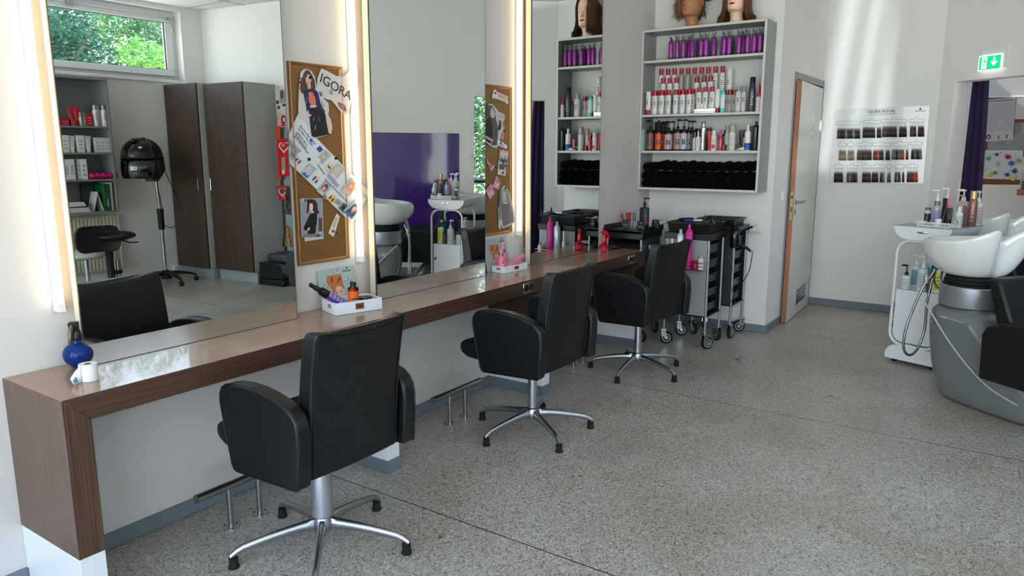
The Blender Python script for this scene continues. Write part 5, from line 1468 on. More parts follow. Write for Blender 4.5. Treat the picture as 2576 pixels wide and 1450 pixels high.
def trolley(label, x0, x1, y0, y1, ztop, rz=0, panel='grey_board', front='y0', wedge=False, zb=.25, drawers=5):
    """body spans x0..x1, y0..y1; front = side on which the drawers open"""
    cx, cy = (x0 + x1) / 2, (y0 + y1) / 2; hx, hy = (x1 - x0) / 2, (y1 - y0) / 2
    t = thing('salon_trolley', label, 'trolley', (cx, cy, 0), rz, 'black salon trolleys under the product shelf')
    for sx_ in (-1, 1):
        for sy_ in (-1, 1):
            px, py = sx_ * (hx - .014), sy_ * (hy - .014)
            p = M().lathe([(.0095, .112), (.0095, ztop - .07)], (px, py, 0), 14).build('post', 'silver_paint', t)
            caster(p, px, py, random.uniform(0, 6.28))
    # closed side panels and open drawer side
    H = ztop - .07
    if front == 'y0':
        M().box(-hx + .004, -hx + .010, -hy + .022, hy - .022, zb, H).build('side_panel', panel, t, bevel=.001)
        M().box(hx - .010, hx - .004, -hy + .022, hy - .022, zb, H).build('side_panel', 'black_plastic', t, bevel=.001)
        M().box(-hx + .02, hx - .02, hy - .018, hy - .012, zb, H).build('rear_panel', 'black_plastic', t, bevel=.001)
        W_, D_ = hx - .018, hy - .01
        rot = 0
    else:
        M().box(-hx + .022, hx - .022, -hy + .004, -hy + .010, zb, H).build('side_panel', panel, t, bevel=.001)
        M().box(-hx + .022, hx - .022, hy - .010, hy - .004, zb, H).build('side_panel', 'black_plastic', t, bevel=.001)
        M().box(hx - .018, hx - .012, -hy + .02, hy - .02, zb, H).build('rear_panel', 'black_plastic', t, bevel=.001)
        W_, D_ = hy - .018, hx - .01
        rot = -pi / 2
    Rz = Matrix.Rotation(rot, 4, 'Z')
    step = (H - zb - .02) / drawers
    for k in range(drawers):
        z0 = zb + .02 + k * step; dh = step * .62
        m = M(); m.T = Rz @ Matrix.Translation((0, .006, 0))
        yf = -D_ + .0
        # drawer: box with a lip that curves out in front
        rows = []
        m.box(-W_ + .01, W_ - .01, yf + .02, D_ - .03, z0, z0 + .004)
        m.box(-W_ + .01, -W_ + .014, yf + .02, D_ - .03, z0 + .004, z0 + dh).box(W_ - .014, W_ - .01, yf + .02, D_ - .03, z0 + .004, z0 + dh)
        n = 10
        for zz, out in ((z0, 0), (z0 + dh * .75, .002), (z0 + dh * .82, .014), (z0 + dh, .018)):
            rows.append([(-W_ + .006 + (2 * W_ - .012) * i / n, yf + .02 - out * (sin(pi * i / n) ** .6 if 0 < i < n else 0), zz) for i in range(n + 1)] + [(W_ - .006 - (2 * W_ - .012) * i / n, yf + .026 - out * .9 * (sin(pi * i / n) ** .6 if 0 < i < n else 0), zz) for i in range(n + 1)])
        m.grid(rows, True, cap0=True, cap1=True)
        m.build('drawer', mat('drawer_black', (34, 34, 36), .3), t, bevel=.0008, seg=1)
    m = M().box(-hx + .006, hx - .006, -hy + .006, hy - .006, zb - .012, zb).build('base_tray', 'black_plastic', t, bevel=.003)
    # top
    m = M()
    m.box(-hx - .004, hx + .004, -hy - .004, hy + .004, ztop - .075, ztop - .028)
    if wedge:
        m.prism([(-hx - .012, ztop - .03), (-hx - .012, ztop - .008), (-hx * .3, ztop + .018), (hx + .01, ztop + .018), (hx + .01, ztop - .03)], 'y', -hy - .012, -hy + .0)
        m.box(-hx - .012, hx + .01, -hy, hy + .012, ztop - .03, ztop - .010)
        m.box(-hx - .012, -hx - .004, -hy, hy + .012, ztop - .03, ztop - .004).box(-hx, hx + .01, hy + .004, hy + .012, ztop - .012, ztop + .024)
    m.build('top_frame', 'black_plastic', t, bevel=.004)
    return t, Rz
TA, _ = trolley('black salon trolley with wedge-shaped top standing behind the end of the counter', 5.10, 5.46, -.235, .075, .865, panel=mat('dark_panel', (58, 64, 66), .25), front='x0', wedge=True)
TB, _ = trolley('black salon trolley with light grey side panel behind the farthest chair', 5.17, 5.50, -.735, -.385, .885)
TC, _ = trolley('black salon trolley nearest the niche corner with hair dryer hanging on it', 5.585, 5.905, -.785, -.45, .905, panel='dark_panel', drawers=5, zb=.27)
# tray box on TB
def bin_(label, loc, w, d, h, rz=0):
    t = thing('tool_tray', label, 'tray', loc, rz)
    m = M(); a = .012
    rows = [[(-w / 2 + a, -d / 2 + a, 0), (w / 2 - a, -d / 2 + a, 0), (w / 2 - a, d / 2 - a, 0), (-w / 2 + a, d / 2 - a, 0)],
            [(-w / 2, -d / 2, h - .008), (w / 2, -d / 2, h - .008), (w / 2, d / 2, h - .008), (-w / 2, d / 2, h - .008)],
            [(-w / 2 - .009, -d / 2 - .009, h - .008), (w / 2 + .009, -d / 2 - .009, h - .008), (w / 2 + .009, d / 2 + .009, h - .008), (-w / 2 - .009, d / 2 + .009, h - .008)],
            [(-w / 2 - .009, -d / 2 - .009, h), (w / 2 + .009, -d / 2 - .009, h), (w / 2 + .009, d / 2 + .009, h), (-w / 2 - .009, d / 2 + .009, h)],
            [(-w / 2 + .002, -d / 2 + .002, h), (w / 2 - .002, -d / 2 + .002, h), (w / 2 - .002, d / 2 - .002, h), (-w / 2 + .002, d / 2 - .002, h)],
            [(-w / 2 + a + .003, -d / 2 + a + .003, .004), (w / 2 - a - .003, -d / 2 + a + .003, .004), (w / 2 - a - .003, d / 2 - a - .003, .004), (-w / 2 + a + .003, d / 2 - a - .003, .004)]]
    m.grid(rows, True, cap0=True, cap1=True)
    m.build('tray_shell', 'black_plastic', t, bevel=.002, seg=1)
    return t
zt = .885 - .028
bin_('deep black tool tray on the trolley with the grey panel', (5.335, -.56, zt + .001), .30, .33, .075)
bin_('shallow black tool tray on the trolley nearest the niche corner', (5.745, -.615, .905 - .027), .26, .29, .055)
zt2 = zt + .06
# brushes and clips in the tray
def brush(label, px0, px1, x, z, c1, c2, r=.011, round_=True):
    a = Vector((x, y_at(px0, x, z), z)); b = Vector((x + .01, y_at(px1, x, z), z + .006))
    t = thing('hair_brush', label, 'brush', a)
    d = (b - a); L = d.length
    t.rotation_euler = d.to_track_quat('Z', 'X').to_euler()
    M().lathe([(r * .8, 0), (r, .008), (r, L * .5), (r * .7, L * .52)], seg=16).build('brush_handle', colmat(c1, .3), t)
    m = M().lathe([(r * 1.05, L * .52), (r * 1.1, L), (0, L)], seg=18)
    m.build('brush_barrel', colmat(c2, .25, .8), t)
    return t
brush('round brush with blue handle and chrome barrel lying in the deep tool tray', 1722, 1766, 5.27, zt2 + .022, (22, 50, 140), (210, 210, 214))
t_ = thing('paddle_brush', 'black paddle brush resting across the rim of the deep tool tray', 'brush', (5.36, y_at(1735, 5.36, zt2 + .03), zt2 + .026))
m = M().sphere((0, 0, 0), .034, 18, 10, 0, (.8, 1.2, .35)); m.tube([(0, .03, 0), (0, .085, -.006)], [.010, .008], 8); m.build('brush_body', 'black_plastic', t_)
t_ = thing('hair_brush', 'black vent brush with grey ball end in the deep tool tray', 'brush', (5.25, y_at(1778, 5.25, zt2 + .02), zt2 + .020))
m = M().sphere((0, 0, 0), .024, 16, 10, 0, (1, 1.1, .9)); m.tube(spline([(0, .01, .01), (0, .018, .04), (0, .012, .052)], 4), .0035, 6); m.build('brush_body', colmat((48, 46, 44), .4), t_)
random.seed(12)
for k in range(7):
    px = 1788 + k * 4; z = zt2 + .010 + random.uniform(0, .012)
    x = 5.28 + random.uniform(-.03, .06)
    t_ = thing('hair_clip', 'small %s hair clip in the heap at the right of the deep tool tray' % ('silver' if k == 1 else 'black'), 'clip', (x, y_at(px, x, z), z), random.uniform(0, 3), 'hair clips heaped in the tool tray')
    m = M(); m.tube(spline([(-.02, 0, 0), (0, .002, .010 + .02 * (k % 3)), (.02, 0, .004)], 4), [.003] * 9, 6); m.tube([(-.02, 0, 0), (.02, .003, -.002)], .003, 6)
    if k % 3 == 2:
        m.tube([(cos(a) * .009, .0, .025 + sin(a) * .009) for a in [2 * pi * i / 12 for i in range(12)]], .0016, 5, closed=True)
    m.build('clip_body', 'steel' if k == 1 else 'black_plastic', t_)
# wire baskets with bottles on the grey panel of TB
def basket(label, x, ya, yb, z, h, d=.075):
    t = thing('wire_basket', label, 'basket', (x, (ya + yb) / 2, z)); hw = (yb - ya) / 2
    m = M()
    for zz in (0, h * .5, h):
        m.tube([(0, -hw, zz), (-d, -hw, zz), (-d, hw, zz), (0, hw, zz)], .0022, 6)
    for yy in (-hw, 0, hw): m.tube([(-d, yy, 0), (-d, yy, h)], .0016, 6)
    for q in (-d * .33, -d * .66): m.tube([(q, -hw, 0), (q, hw, 0)], .0016, 6)
    m.tube([(0, -hw, h), (.0, -hw - .012, h), (-.02, -hw - .02, h)], .0022, 6)
    m.build('basket_wire', 'chrome', t)
    m = M().box(-d, 0, -hw, hw, -.0035, -.002).build('basket_base', 'steel', t)
XP = 5.176
XP = 5.168
basket('chrome wire basket on the grey trolley panel holding cans and bottles', XP, y_at(1778, XP, .66), y_at(1692, XP, .66), .60, .055)
xc = XP - .040
def can2(name, lb, px, z, h, r, body, cap, **k): return spray_can(name, lb, px, xc, z, h, r, body, cap, **k)
can2('hairspray_can', 'silver and white aerosol can hanging in front of the grey trolley panel', 1711, .603, onx((1711, 577), xc).z - .603, .027, (196, 200, 204), (180, 184, 188), capfrac=.1, taper=.7, capr=.6, metal=.3, marks=(120, 130, 140))
mg = can2('spray_bottle', 'magenta pointed bottle beside the aerosol can on the trolley', 1732.5, .603, onx((1732, 565), xc).z - .603, .028, (206, 40, 140), (206, 40, 140), capfrac=.10, cat='bottle', taper=.55, capr=.6, marks=(160, 30, 110))
can2('cream_bottle', 'small white bottle with white nozzle at the left of the aerosol can', 1690, .603, onx((1689, 600), xc).z - .603, .016, (222, 222, 220), (232, 232, 230), capfrac=.4, cat='bottle', taper=.7, capr=.7)
can2('care_bottle', 'white bottle with rose cap in the lower wire basket', 1763, .603, .105, .021, (220, 216, 212), (190, 150, 140), capfrac=.2, cat='bottle', taper=.7, capr=.8, marks=(190, 110, 100))
can2('cream_jar', 'red jar in the lower wire basket', 1749, .603, .062, .022, (166, 18, 40), (150, 14, 34), capfrac=.3, cat='jar', taper=1, capr=.98, marks=(210, 150, 160))
# items on TA
za = .865 - .009
def at(px, x, z): return (x, y_at(px, x, z), z)
xa = 5.16
t_ = thing('comb_cup', 'black square cup with combs and pens on the wedge-topped trolley', 'cup', at(1574, xa, za), .35)
m = M(); w0, w1, h = .021, .028, .072
m.grid([[(-w0, -w0, 0), (w0, -w0, 0), (w0, w0, 0), (-w0, w0, 0)], [(-w1, -w1, h), (w1, -w1, h), (w1, w1, h), (-w1, w1, h)], [(-w1 + .002, -w1 + .002, h), (w1 - .002, -w1 + .002, h), (w1 - .002, w1 - .002, h), (-w1 + .002, w1 - .002, h)], [(-w0 + .002, -w0 + .002, .003), (w0 - .002, -w0 + .002, .003), (w0 - .002, w0 - .002, .003), (-w0 + .002, w0 - .002, .003)]], True, cap0=True, cap1=True)
m.build('cup_shell', colmat((36, 36, 38), .5), t_, bevel=.0015)
text('printed_text', 'OSiS', .016, mat('print_grey', (170, 170, 172), .5).name, t_, (-.0262, 0, .036), (0, -pi / 2, 0)) .rotation_euler = Matrix(((0, .07, -1), (-1, 0, 0), (0, 1, .07))).transposed().transposed().to_euler()
base = Vector(at(1574, xa, za))
def stick(name, lb, cat, px0, z0, px1, z1, x, r, c, group=None, metal=0, extra=None):
    a = Vector((x, y_at(px0, x, z0), z0)); b = Vector((x, y_at(px1, x, z1), z1))
    o = M().tube([a - a, b - a], r, 10).build(name, colmat(c, .3, metal)); o.location = a
    tag(o, lb, cat, group)
    return o
stick('pen', 'pink metallic pen leaning in the black square cup', 'pen', 1567, za + .05, 1559.5, za + .095, xa, .0075, (226, 60, 140), metal=.4)
stick('makeup_brush', 'black brush with thin wire handle in the black square cup', 'brush', 1567, za + .05, 1564, za + .118, xa + .01, .008, (30, 34, 38))
stick('tail_comb', 'thin metal tail of a comb rising from the black square cup', 'comb', 1563, za + .10, 1559.5, za + .152, xa + .01, .0013, (90, 90, 92), metal=.8)
for k, (px, c, n_) in enumerate(((1577, (196, 16, 26), 'red'), (1583, (150, 14, 30), 'dark red'), (1589, (186, 90, 130), 'pink'), (1595.5, (24, 120, 72), 'green'))):
    x = 5.30; z = .865 - .009
    r_ = .0085
    t_ = thing('hair_roller', '%s metallic roller tube standing behind the black square cup' % n_, 'tube', at(px, x, z), 0, 'coloured tubes on the wedge-topped trolley')
    M().lathe([(r_, 0, 0), (r_, .055, 1), (r_, .115, 1), (r_ * .8, .118, 1), (0, .118, 1)], seg=12).build('tube_body', [colmat((170, 182, 190), .3, .5), colmat(c, .3, .4)], t_)
t_ = thing('pump_bottle', 'large black square pump bottle on the wedge-topped trolley', 'bottle', at(1620, 5.37, za), .3)
m = M().lathe([(.036, 0), (.038, .004), (.038, .150), (.034, .158), (.012, .160), (.012, .178), (.016, .180), (.016, .186), (.013, .188), (.010, .20), (.0045, .202), (.0045, .222), (.011, .224), (.011, .232), (0, .234)], seg=8)
m.build('bottle_body', colmat((40, 40, 44), .45), t_, bevel=.002, angle=25)
m = M(); m.tube([(0, 0, .228), (-.02, -.035, .230), (-.024, -.042, .224)], [.006, .005, .003], 8); m.build('pump_nozzle', 'black_plastic', t_)
m = M()
for k in range(3): patch(m, .0372, pi - .15 + .0, pi + .55, .02 + k * .033, .044 + k * .033, 0, n=1)
m.build('print_blocks', colmat((110, 110, 114), .5), t_, smooth=False)
for px, x, lb, s_ in ((1612.5, 5.15, 'black hexagonal jar with white glyphs at the front edge of the wedge-topped trolley', 1.0), (1649, 5.33, 'black hexagonal jar with silver label at the right of the wedge-topped trolley', 1.05)):
    t_ = thing('wax_jar', lb, 'jar', at(px, x, za + .0), .5, 'black wax jars')
    M().lathe([(.030 * s_, 0), (.032 * s_, .003), (.032 * s_, .045), (.028 * s_, .050)], seg=6).build('jar_body', colmat((28, 28, 32), .4), t_, bevel=.003)
    M().lathe([(.026 * s_, .049), (.026 * s_, .068), (.024 * s_, .071), (0, .071)], seg=28).build('jar_lid', colmat((26, 26, 28), .35), t_)
    m = M()
    for k in range(3):
        for j in range(2):
            patch(m, .0285 * s_, pi - .1 + j * .36, pi + .18 + j * .36, .008 + k * .0115, .0155 + k * .0115, 0, n=1)
    m.build('print_blocks', colmat((150, 150, 156), .5), t_, smooth=False)
t_ = thing('comb', 'magenta comb lying on the wedge-topped trolley', 'comb', at(1618, 5.24, za + .058))
M().box(-.008, .008, -.045, .045, 0, .004).box(-.006, .0, -.045, .045, -.012, 0).build('comb_body', colmat((190, 24, 96), .35), t_, bevel=.001)
t_ = thing('papers', 'loose white printed papers on the trolley between the jars and the deep tray', 'paper', (5.42, y_at(1680, 5.42, .90), .888))
t_.location.z = .906
m = M(); m.grid([[(-.08 + .16 * i / 6, -.09 + .18 * j / 6, .008 * sin(i * 1.3 + j)) for i in range(7)] for j in range(7)]); m.build('sheet', 'paper', t_, solid=.001)
# ring holders
def ring_holder(label, loc, rz, r=.03, n=2):
    t = thing('dryer_holder', label, 'holder', loc, rz)
    m = M()
    for k in range(n): m.tube([(-.012 - r * 1.35 + r * 1.35 * cos(a), r * .72 * sin(a) * 1.3, -.012 * k + .002 * cos(a)) for a in [2 * pi * i / 28 for i in range(28)]], .0024, 6, closed=True)
    m.box(-.014, .0, -.004, .004, -.022, .008)
    m.build('ring_wire', mat('wire_white', (214, 214, 214), .3), t)
ring_holder('white double ring dryer holder on the side of the wedge-topped trolley', (5.21, -.245, .735), radians(80), .036)
ring_holder('wire ring holder at the right end of the trolleys', (5.891, -.786, .82), radians(70), .036)
# hair dryer on TC with cable
xd = 5.56; zd = .80
t_ = thing('hair_dryer', 'glossy black hair dryer hanging nose up between the two right trolleys', 'hair dryer', (xd - .03, y_at(1848, xd - .03, .80), .80))
M().lathe([(.030, -.072), (.033, -.05), (.038, -.01), (.036, .03), (.028, .058), (.030, .062), (.031, .085), (.027, .086), (.027, .07), (0, .07)], seg=28).build('dryer_body', 'black_gloss', t_)
M().tube([(-.002, -.02, -.04), (-.004, -.055, -.05), (-.006, -.10, -.068), (-.008, -.13, -.09)], [.017, .016, .014, .010], 14, flat=.8).build('dryer_handle', 'black_gloss', t_)
hdr = t_
pts = [(xd - .04, y_at(px, xd - .04, z), z) for px, z in ((1893, .715), (1891, .66), (1884, .56), (1868, .47), (1855, .42), (1846, .36), (1838, .31), (1830, .285), (1822, .31), (1822, .40), (1826, .50), (1824, .60), (1828, .70))]
o = M().tube(spline(pts, 5), .0032, 8).build('power_cord', 'black_plastic', hdr); o.location = -hdr.location
pts = [(xd - .05, y_at(px, xd - .05, z), z) for px, z in ((1832, .67), (1842, .58), (1838, .48), (1841, .40), (1848, .34), (1846, .30), (1838, .275))]
o = M().tube(spline(pts, 5), .0028, 8).build('power_cord', 'black_plastic', hdr); o.location = -hdr.location
t_ = thing('straightener', 'black hair straightener with light tip sticking out at the right end of the trolleys', 'hair straightener', (5.72, y_at(1868, 5.72, .84), .835))
e_ = Vector((5.70, y_at(1904, 5.70, .90), .895)) - Vector(t_.location)
t_.rotation_euler = e_.to_track_quat('X', 'Z').to_euler()
M().box(0, e_.length * .74, -.010, .010, -.008, .008).build('straightener_body', 'black_plastic', t_, bevel=.003)
M().box(e_.length * .74, e_.length, -.008, .008, -.006, .006).build('straightener_tip', colmat((196, 186, 176), .4), t_, bevel=.003)
# ================================================================ colour chart on the back wall
cp_ = [onx(q, XB - .006) for q in ((2104, 276), (2340, 266), (2323, 462), (2088, 460))]
cc = sum(cp_, Vector()) / 4
ch = thing('colour_chart', 'white hair colour chart panel with rows of swatch tufts on the back wall', 'chart', cc)
m = M()
L_ = [q - cc for q in cp_]
m.grid([[q + Vector((d, 0, 0)) for q in L_] for d in (-.012, .004)], True, cap0=True, cap1=True)
m.build('chart_panel', mat('chart_white', (214, 214, 210), .12, coat=.4), ch, smooth=False)
def cpt(px, off=.014): return onx(px, XB - .006 - off) - cc
def plate_text(body, size, c, mt, parent, d=None, sx=1):
    o = text('printed_text', body, size, mt, parent, c, (0, 0, 0), sx=sx)
    o.rotation_euler = Matrix(((0, 0, -1), (-1, 0, 0), (0, 1, 0))).to_euler()
    return o
plate_text('IGORA ROYAL', .034, cpt((2218, 280.5)), 'ink', ch)
plate_text('TRUE COLOR IN HIGH DEFINITION', .013, cpt((2218, 287.5)), 'ink_grey', ch)
plate_text('Schwarzkopf', .016, cpt((2315, 279)), 'ink', ch)
M().poly([cpt(q) for q in el(2315, 274, 2.2, 2.8)]).build('brand_emblem', 'ink', ch, smooth=False)
blk, dbr, mbr, rdb, gr_, org, lbr = (40, 36, 34), (52, 40, 34), (84, 64, 50), (110, 40, 34), (112, 112, 106), (170, 78, 40), (134, 116, 98)
groups = [  # (x0, x1, ytop of tufts, ybottom, colours)
    (2106, 2163, 323, 349, [mbr, blk, blk, lbr, blk, blk, gr_, blk, blk]), (2170, 2216, 320, 347, [dbr, blk, blk, dbr, dbr, blk, None, blk, blk]), (2219, 2280, 318, 345, [mbr, mbr, dbr, dbr, dbr, dbr, None, blk, blk, blk]), (2289, 2324, 317, 344, [mbr, mbr, dbr, None, dbr, dbr, dbr]),
    (2110, 2128, 378, 404, [lbr, lbr, lbr]), (2132, 2148, 378, 404, [lbr, gr_, lbr]), (2156, 2192, 377, 403, [mbr, mbr, dbr, mbr, dbr, dbr]), (2196, 2238, 377, 403, [rdb, rdb, org, dbr, dbr, None, blk, blk]), (2243, 2284, 376, 402, [gr_, gr_, blk, gr_, org, org, None, rdb]), (2292, 2318, 375, 401, [blk, gr_, blk, gr_]),
    (2098, 2120, 433, 459, [blk, blk, blk, blk]), (2130, 2156, 433, 459, [rdb, gr_, (60, 70, 90), blk, rdb]), (2169, 2190, 433, 459, [dbr, dbr, rdb, dbr]), (2193, 2224, 433, 459, [blk, dbr, blk, None, blk, gr_]), (2232, 2240, 434, 459, [(80, 90, 96)]), (2250, 2274, 433, 459, [mbr, lbr, dbr, None, blk]), (2281, 2308, 432, 459, [rdb, mbr, rdb, org, org])]
k_ = 0
for x0, x1, yt, yb2, cols in groups:
    ms = [colmat(c, .5) for c in dict.fromkeys([c for c in cols if c])]
    m = M(); n = len(cols); w = (x1 - x0) / n
    for i, c in enumerate(cols):
        if not c: continue
        xa_, xb_ = x0 + w * i, x0 + w * (i + 1) * 1.0
        mm = ms.index(colmat(c, .5))
        sh_ = -(i - n / 2) * -.25
        for s_ in range(3):
            u0 = xa_ + (xb_ - xa_) * s_ / 3; u1 = xa_ + (xb_ - xa_) * (s_ + 1) / 3
            a, b = cpt((u0 + w * .22, yt), .018), cpt((u1 - w * .02, yt), .018)
            c0, d0 = cpt((u0 - w * .1, yb2), .030), cpt((u1 + w * .15, yb2), .030)
            mid0, mid1 = cpt((u0, (yt + yb2) / 2), .030), cpt((u1 + .3, (yt + yb2) / 2), .030)
            m.grid([[a, b], [mid0, mid1], [d0 if 0 else c0, d0]], m=mm)
    ob_ = m.build('swatch_tufts', ms, ch, solid=.003, angle=60)
    f = M()
    n2 = max(3, int((x1 - x0) / 4))
    for i in range(n2):
        x = x0 + (x1 - x0) * (i + .6) / n2
        f.tube([cpt((x, yt + 2), .018), cpt((x + .3, yt - 9), .016)], .0012, 4)
    f.build('swatch_threads', mat('thread', (190, 190, 188), .5), ob_, smooth=False)
    if x0 in (2110, 2132, 2232): x1h = x1
    a, b, c_, d_ = cpt((x0 - 1, yt - 17)), cpt((x1 + 2, yt - 17)), cpt((x1 + 2, yt - 10)), cpt((x0 - 1, yt - 10))
    h = M(); h.tube([d_, a, cpt(((x0 + x1) / 2 - 4, yt - 17)), cpt(((x0 + x1) / 2 - 4, yt - 21)), cpt(((x0 + x1) / 2 + 4, yt - 21)), cpt(((x0 + x1) / 2 + 4, yt - 17)), b, c_], .0013, 5)
    h.tube([d_, c_], .0011, 5)
    h.build('swatch_clip', colmat((96, 98, 100), .4), ob_)
# ================================================================ emergency exit sign on the angled wall
AR = Matrix(((-AD.x, 0, 0), (-AD.y, 0, 0), (0, 0, 1)))
def arot(extra=0):  # local x runs along the wall away from the corner, local y into the room... z up
    return atan2(AD.y, AD.x) + extra
def aplane(px, n):
    "point of the plane parallel to the angled wall at distance n into the room"
    P0 = A0 - AN * n; d = ray(px); return CAM + d * ((P0 - CAM).dot(AN) / d.dot(AN))
ex = thing('exit_sign', 'lit green and white emergency exit sign above the doorway', 'exit sign', aw(.475, -.0, 2.088), arot())
# local frame: +x along AD, +y = AN rotated: compute sign so that the room is at local -y or +y
ly = Vector((-AD.y, AD.x, 0)); sgn = -1 if ly.dot(AN) > 0 else 1     # room side in local y
hw = .098
M().box(-hw - .0, hw + .025, *sorted((sgn * .001, sgn * .028)), .0, .16).build('sign_housing', 'white_matt', ex, bevel=.003)
M().box(-hw - .012, hw - .012, *sorted((sgn * .028, sgn * .036)), -.02, .098).build('sign_frame', mat('sign_white', (236, 244, 240), .3, emis=1.0), ex, bevel=.003)
yy = sgn * .0366
sg = mat('sign_green', (0, 158, 96), .3, emis=.9)
M().poly([(-hw - .004, yy, -.012), (hw - .020, yy, -.012), (hw - .020, yy, .090), (-hw - .004, yy, .090)]).build('sign_panel', sg, ex, smooth=False)
def sp_(u, v): return (sx0 + u * sxs, sgn * .0372, v)
# orientation: as seen from the room, left in view = +x or -x ?
la = pj(ex.location); lb_ = pj(Vector(ex.location) + AD * .1)
vs = 1 if lb_[0] > la[0] else -1
sx0, sxs = -.012, vs
m = M()
m.poly([sp_(-.070, -.004), sp_(-.024, -.004), sp_(-.024, .084), sp_(-.070, .084)], 0)
m.poly([sp_(.034, .010), sp_(.064, .044), sp_(.050, .044), sp_(.044, .040), sp_(.044, .080), sp_(.030, .080), sp_(.030, .040), sp_(.024, .044), sp_(.010, .044)][0:1] + [sp_(.062, .040), sp_(.062, .052), sp_(.044, .036), sp_(.042, .080), sp_(.028, .080), sp_(.026, .036), sp_(.008, .052), sp_(.008, .040)], 0)
m.build('sign_symbol', mat('sign_white2', (236, 244, 240), .3, emis=1.0), ex, smooth=False)
m = M()
q2 = lambda u, v: (sx0 + u * sxs, sgn * .0378, v)
m.poly([q2(-.043 + .0055 * cos(a), .074 + .0055 * sin(a)) for a in [2 * pi * k / 12 for k in range(12)]])
for P_ in ([(-.052, .064), (-.040, .066), (-.034, .046), (-.046, .042)], [(-.034, .058), (-.028, .052), (-.022, .054), (-.022, .058), (-.029, .058), (-.036, .064)], [(-.052, .064), (-.062, .054), (-.060, .044), (-.057, .045), (-.058, .052), (-.048, .058)], [(-.038, .044), (-.046, .042), (-.052, .030), (-.066, .020), (-.064, .014), (-.048, .024), (-.040, .036)], [(-.036, .045), (-.030, .030), (-.040, .008), (-.034, .008), (-.023, .030), (-.030, .048)]):
    m.poly([q2(*p) for p in P_])
m.build('running_figure', sg, ex, smooth=False)
# ================================================================ curtain at the left of the doorway, and the room behind
cu = thing('curtain', 'dark purple curtain hanging inside the left edge of the doorway', 'curtain', aw(T1, .20, 0), arot())
nl = M(); rows = []
for z in (.02, .3, .7, 1.05, 1.4, 1.75, 2.04):
    w_ = .15 + .10 * (1 - z / 2.04) ** .8 if True else 0
    row = []
    n = 40
    for k in range(n + 1):
        u = k / n
        row.append((-.03 + w_ * u, -sgn * (.02 + .022 * sin(u * 6 * pi + z * .4) * (1 - .2 * z / 2)), z))
    rows.append(row)
nl.grid(rows); nl.build('curtain_cloth', 'curtain', cu, solid=.003, angle=80)
bp_n = -1.94
def hp(px, off=0): return aplane(px, -1.95 + off)
def hall_sheet(name, label, cat, poly, off, col, prints=(), rough=.6):
    P = [hp(q, off) for q in poly]; c = sum(P, Vector()) / len(P)
    t = thing(name, label, cat, c)
    M().poly([q - c for q in P]).build('sheet', colmat(col, rough), t, smooth=False, solid=.001)
    if prints:
        ms = []; m = M()
        for k, (pp, cl) in enumerate(prints):
            mm = colmat(cl, .6)
            if mm not in ms: ms.append(mm)
            m.poly([hp(q, off + .0015 + .0003 * k) - c for q in pp], ms.index(mm))
        m.build('printed_picture', ms, t, smooth=False)
    return t
P = [hp(q, .012) for q in ((2462, 245), (2640, 243), (2640, 468), (2440, 466))]
c = sum(P, Vector()) / 4
t_ = thing('notice_board', 'cork notice board on the wall of the room behind the doorway', 'notice board', c)
m = M(); m.grid([[q - c + AN * d for q in P] for d in (0, .015)], True, cap0=True, cap1=True); m.build('cork_panel', colmat((128, 82, 48), .8), t_, smooth=False)
m = M()
for a, b in zip(P, P[1:] + P[:1]): m.tube([a - c, b - c], .009, 6)
m.build('board_frame', 'white_matt', t_)
lines = [([(2476, 262 + 4 * k), (2550, 259 + 4 * k), (2550, 259.8 + 4 * k), (2476, 262.8 + 4 * k)], (166, 164, 170)) for k in range(0, 18)]
hall_sheet('planner_sheet', 'large white planner sheet with grey lines pinned on the notice board', 'sheet', [(2472, 252), (2555, 245), (2549, 352), (2464, 358)], .02, (200, 196, 196), lines + [([(2474, 256), (2552, 250), (2552, 251.5), (2474, 257.5)], (60, 66, 84)), (el(2487, 345, 6, 6), (70, 56, 64)), (el(2487, 345, 2.6, 2.6), (210, 206, 204)), (el(2512, 343, 2, 2), (60, 60, 60)), (el(2532, 341, 2, 2), (60, 60, 60)), (el(2512, 348, 2, 2), (60, 60, 60)), (el(2532, 346, 2, 2), (60, 60, 60))])
hall_sheet('planner_sheet', 'second white sheet at the right edge of the notice board', 'sheet', [(2557, 244), (2620, 240), (2620, 300), (2552, 300)], .018, (206, 202, 200), [])
hall_sheet('colour_table', 'grey green and pink colour table behind the planner sheet', 'sheet', [(2486, 352), (2552, 345), (2553, 309), (2620, 306), (2620, 378), (2484, 378)], .016, (150, 152, 156), [([(2512, 358), (2528, 357), (2528, 366), (2512, 367)], (120, 146, 168)), ([(2532, 356), (2546, 355), (2546, 365), (2532, 366)], (172, 148, 150)), ([(2554, 309), (2568, 308), (2567, 334), (2553, 335)], (120, 140, 122)), ([(2571, 308), (2590, 307), (2589, 334), (2570, 335)], (196, 150, 120))])
rnd = random.Random(9)
pr = []
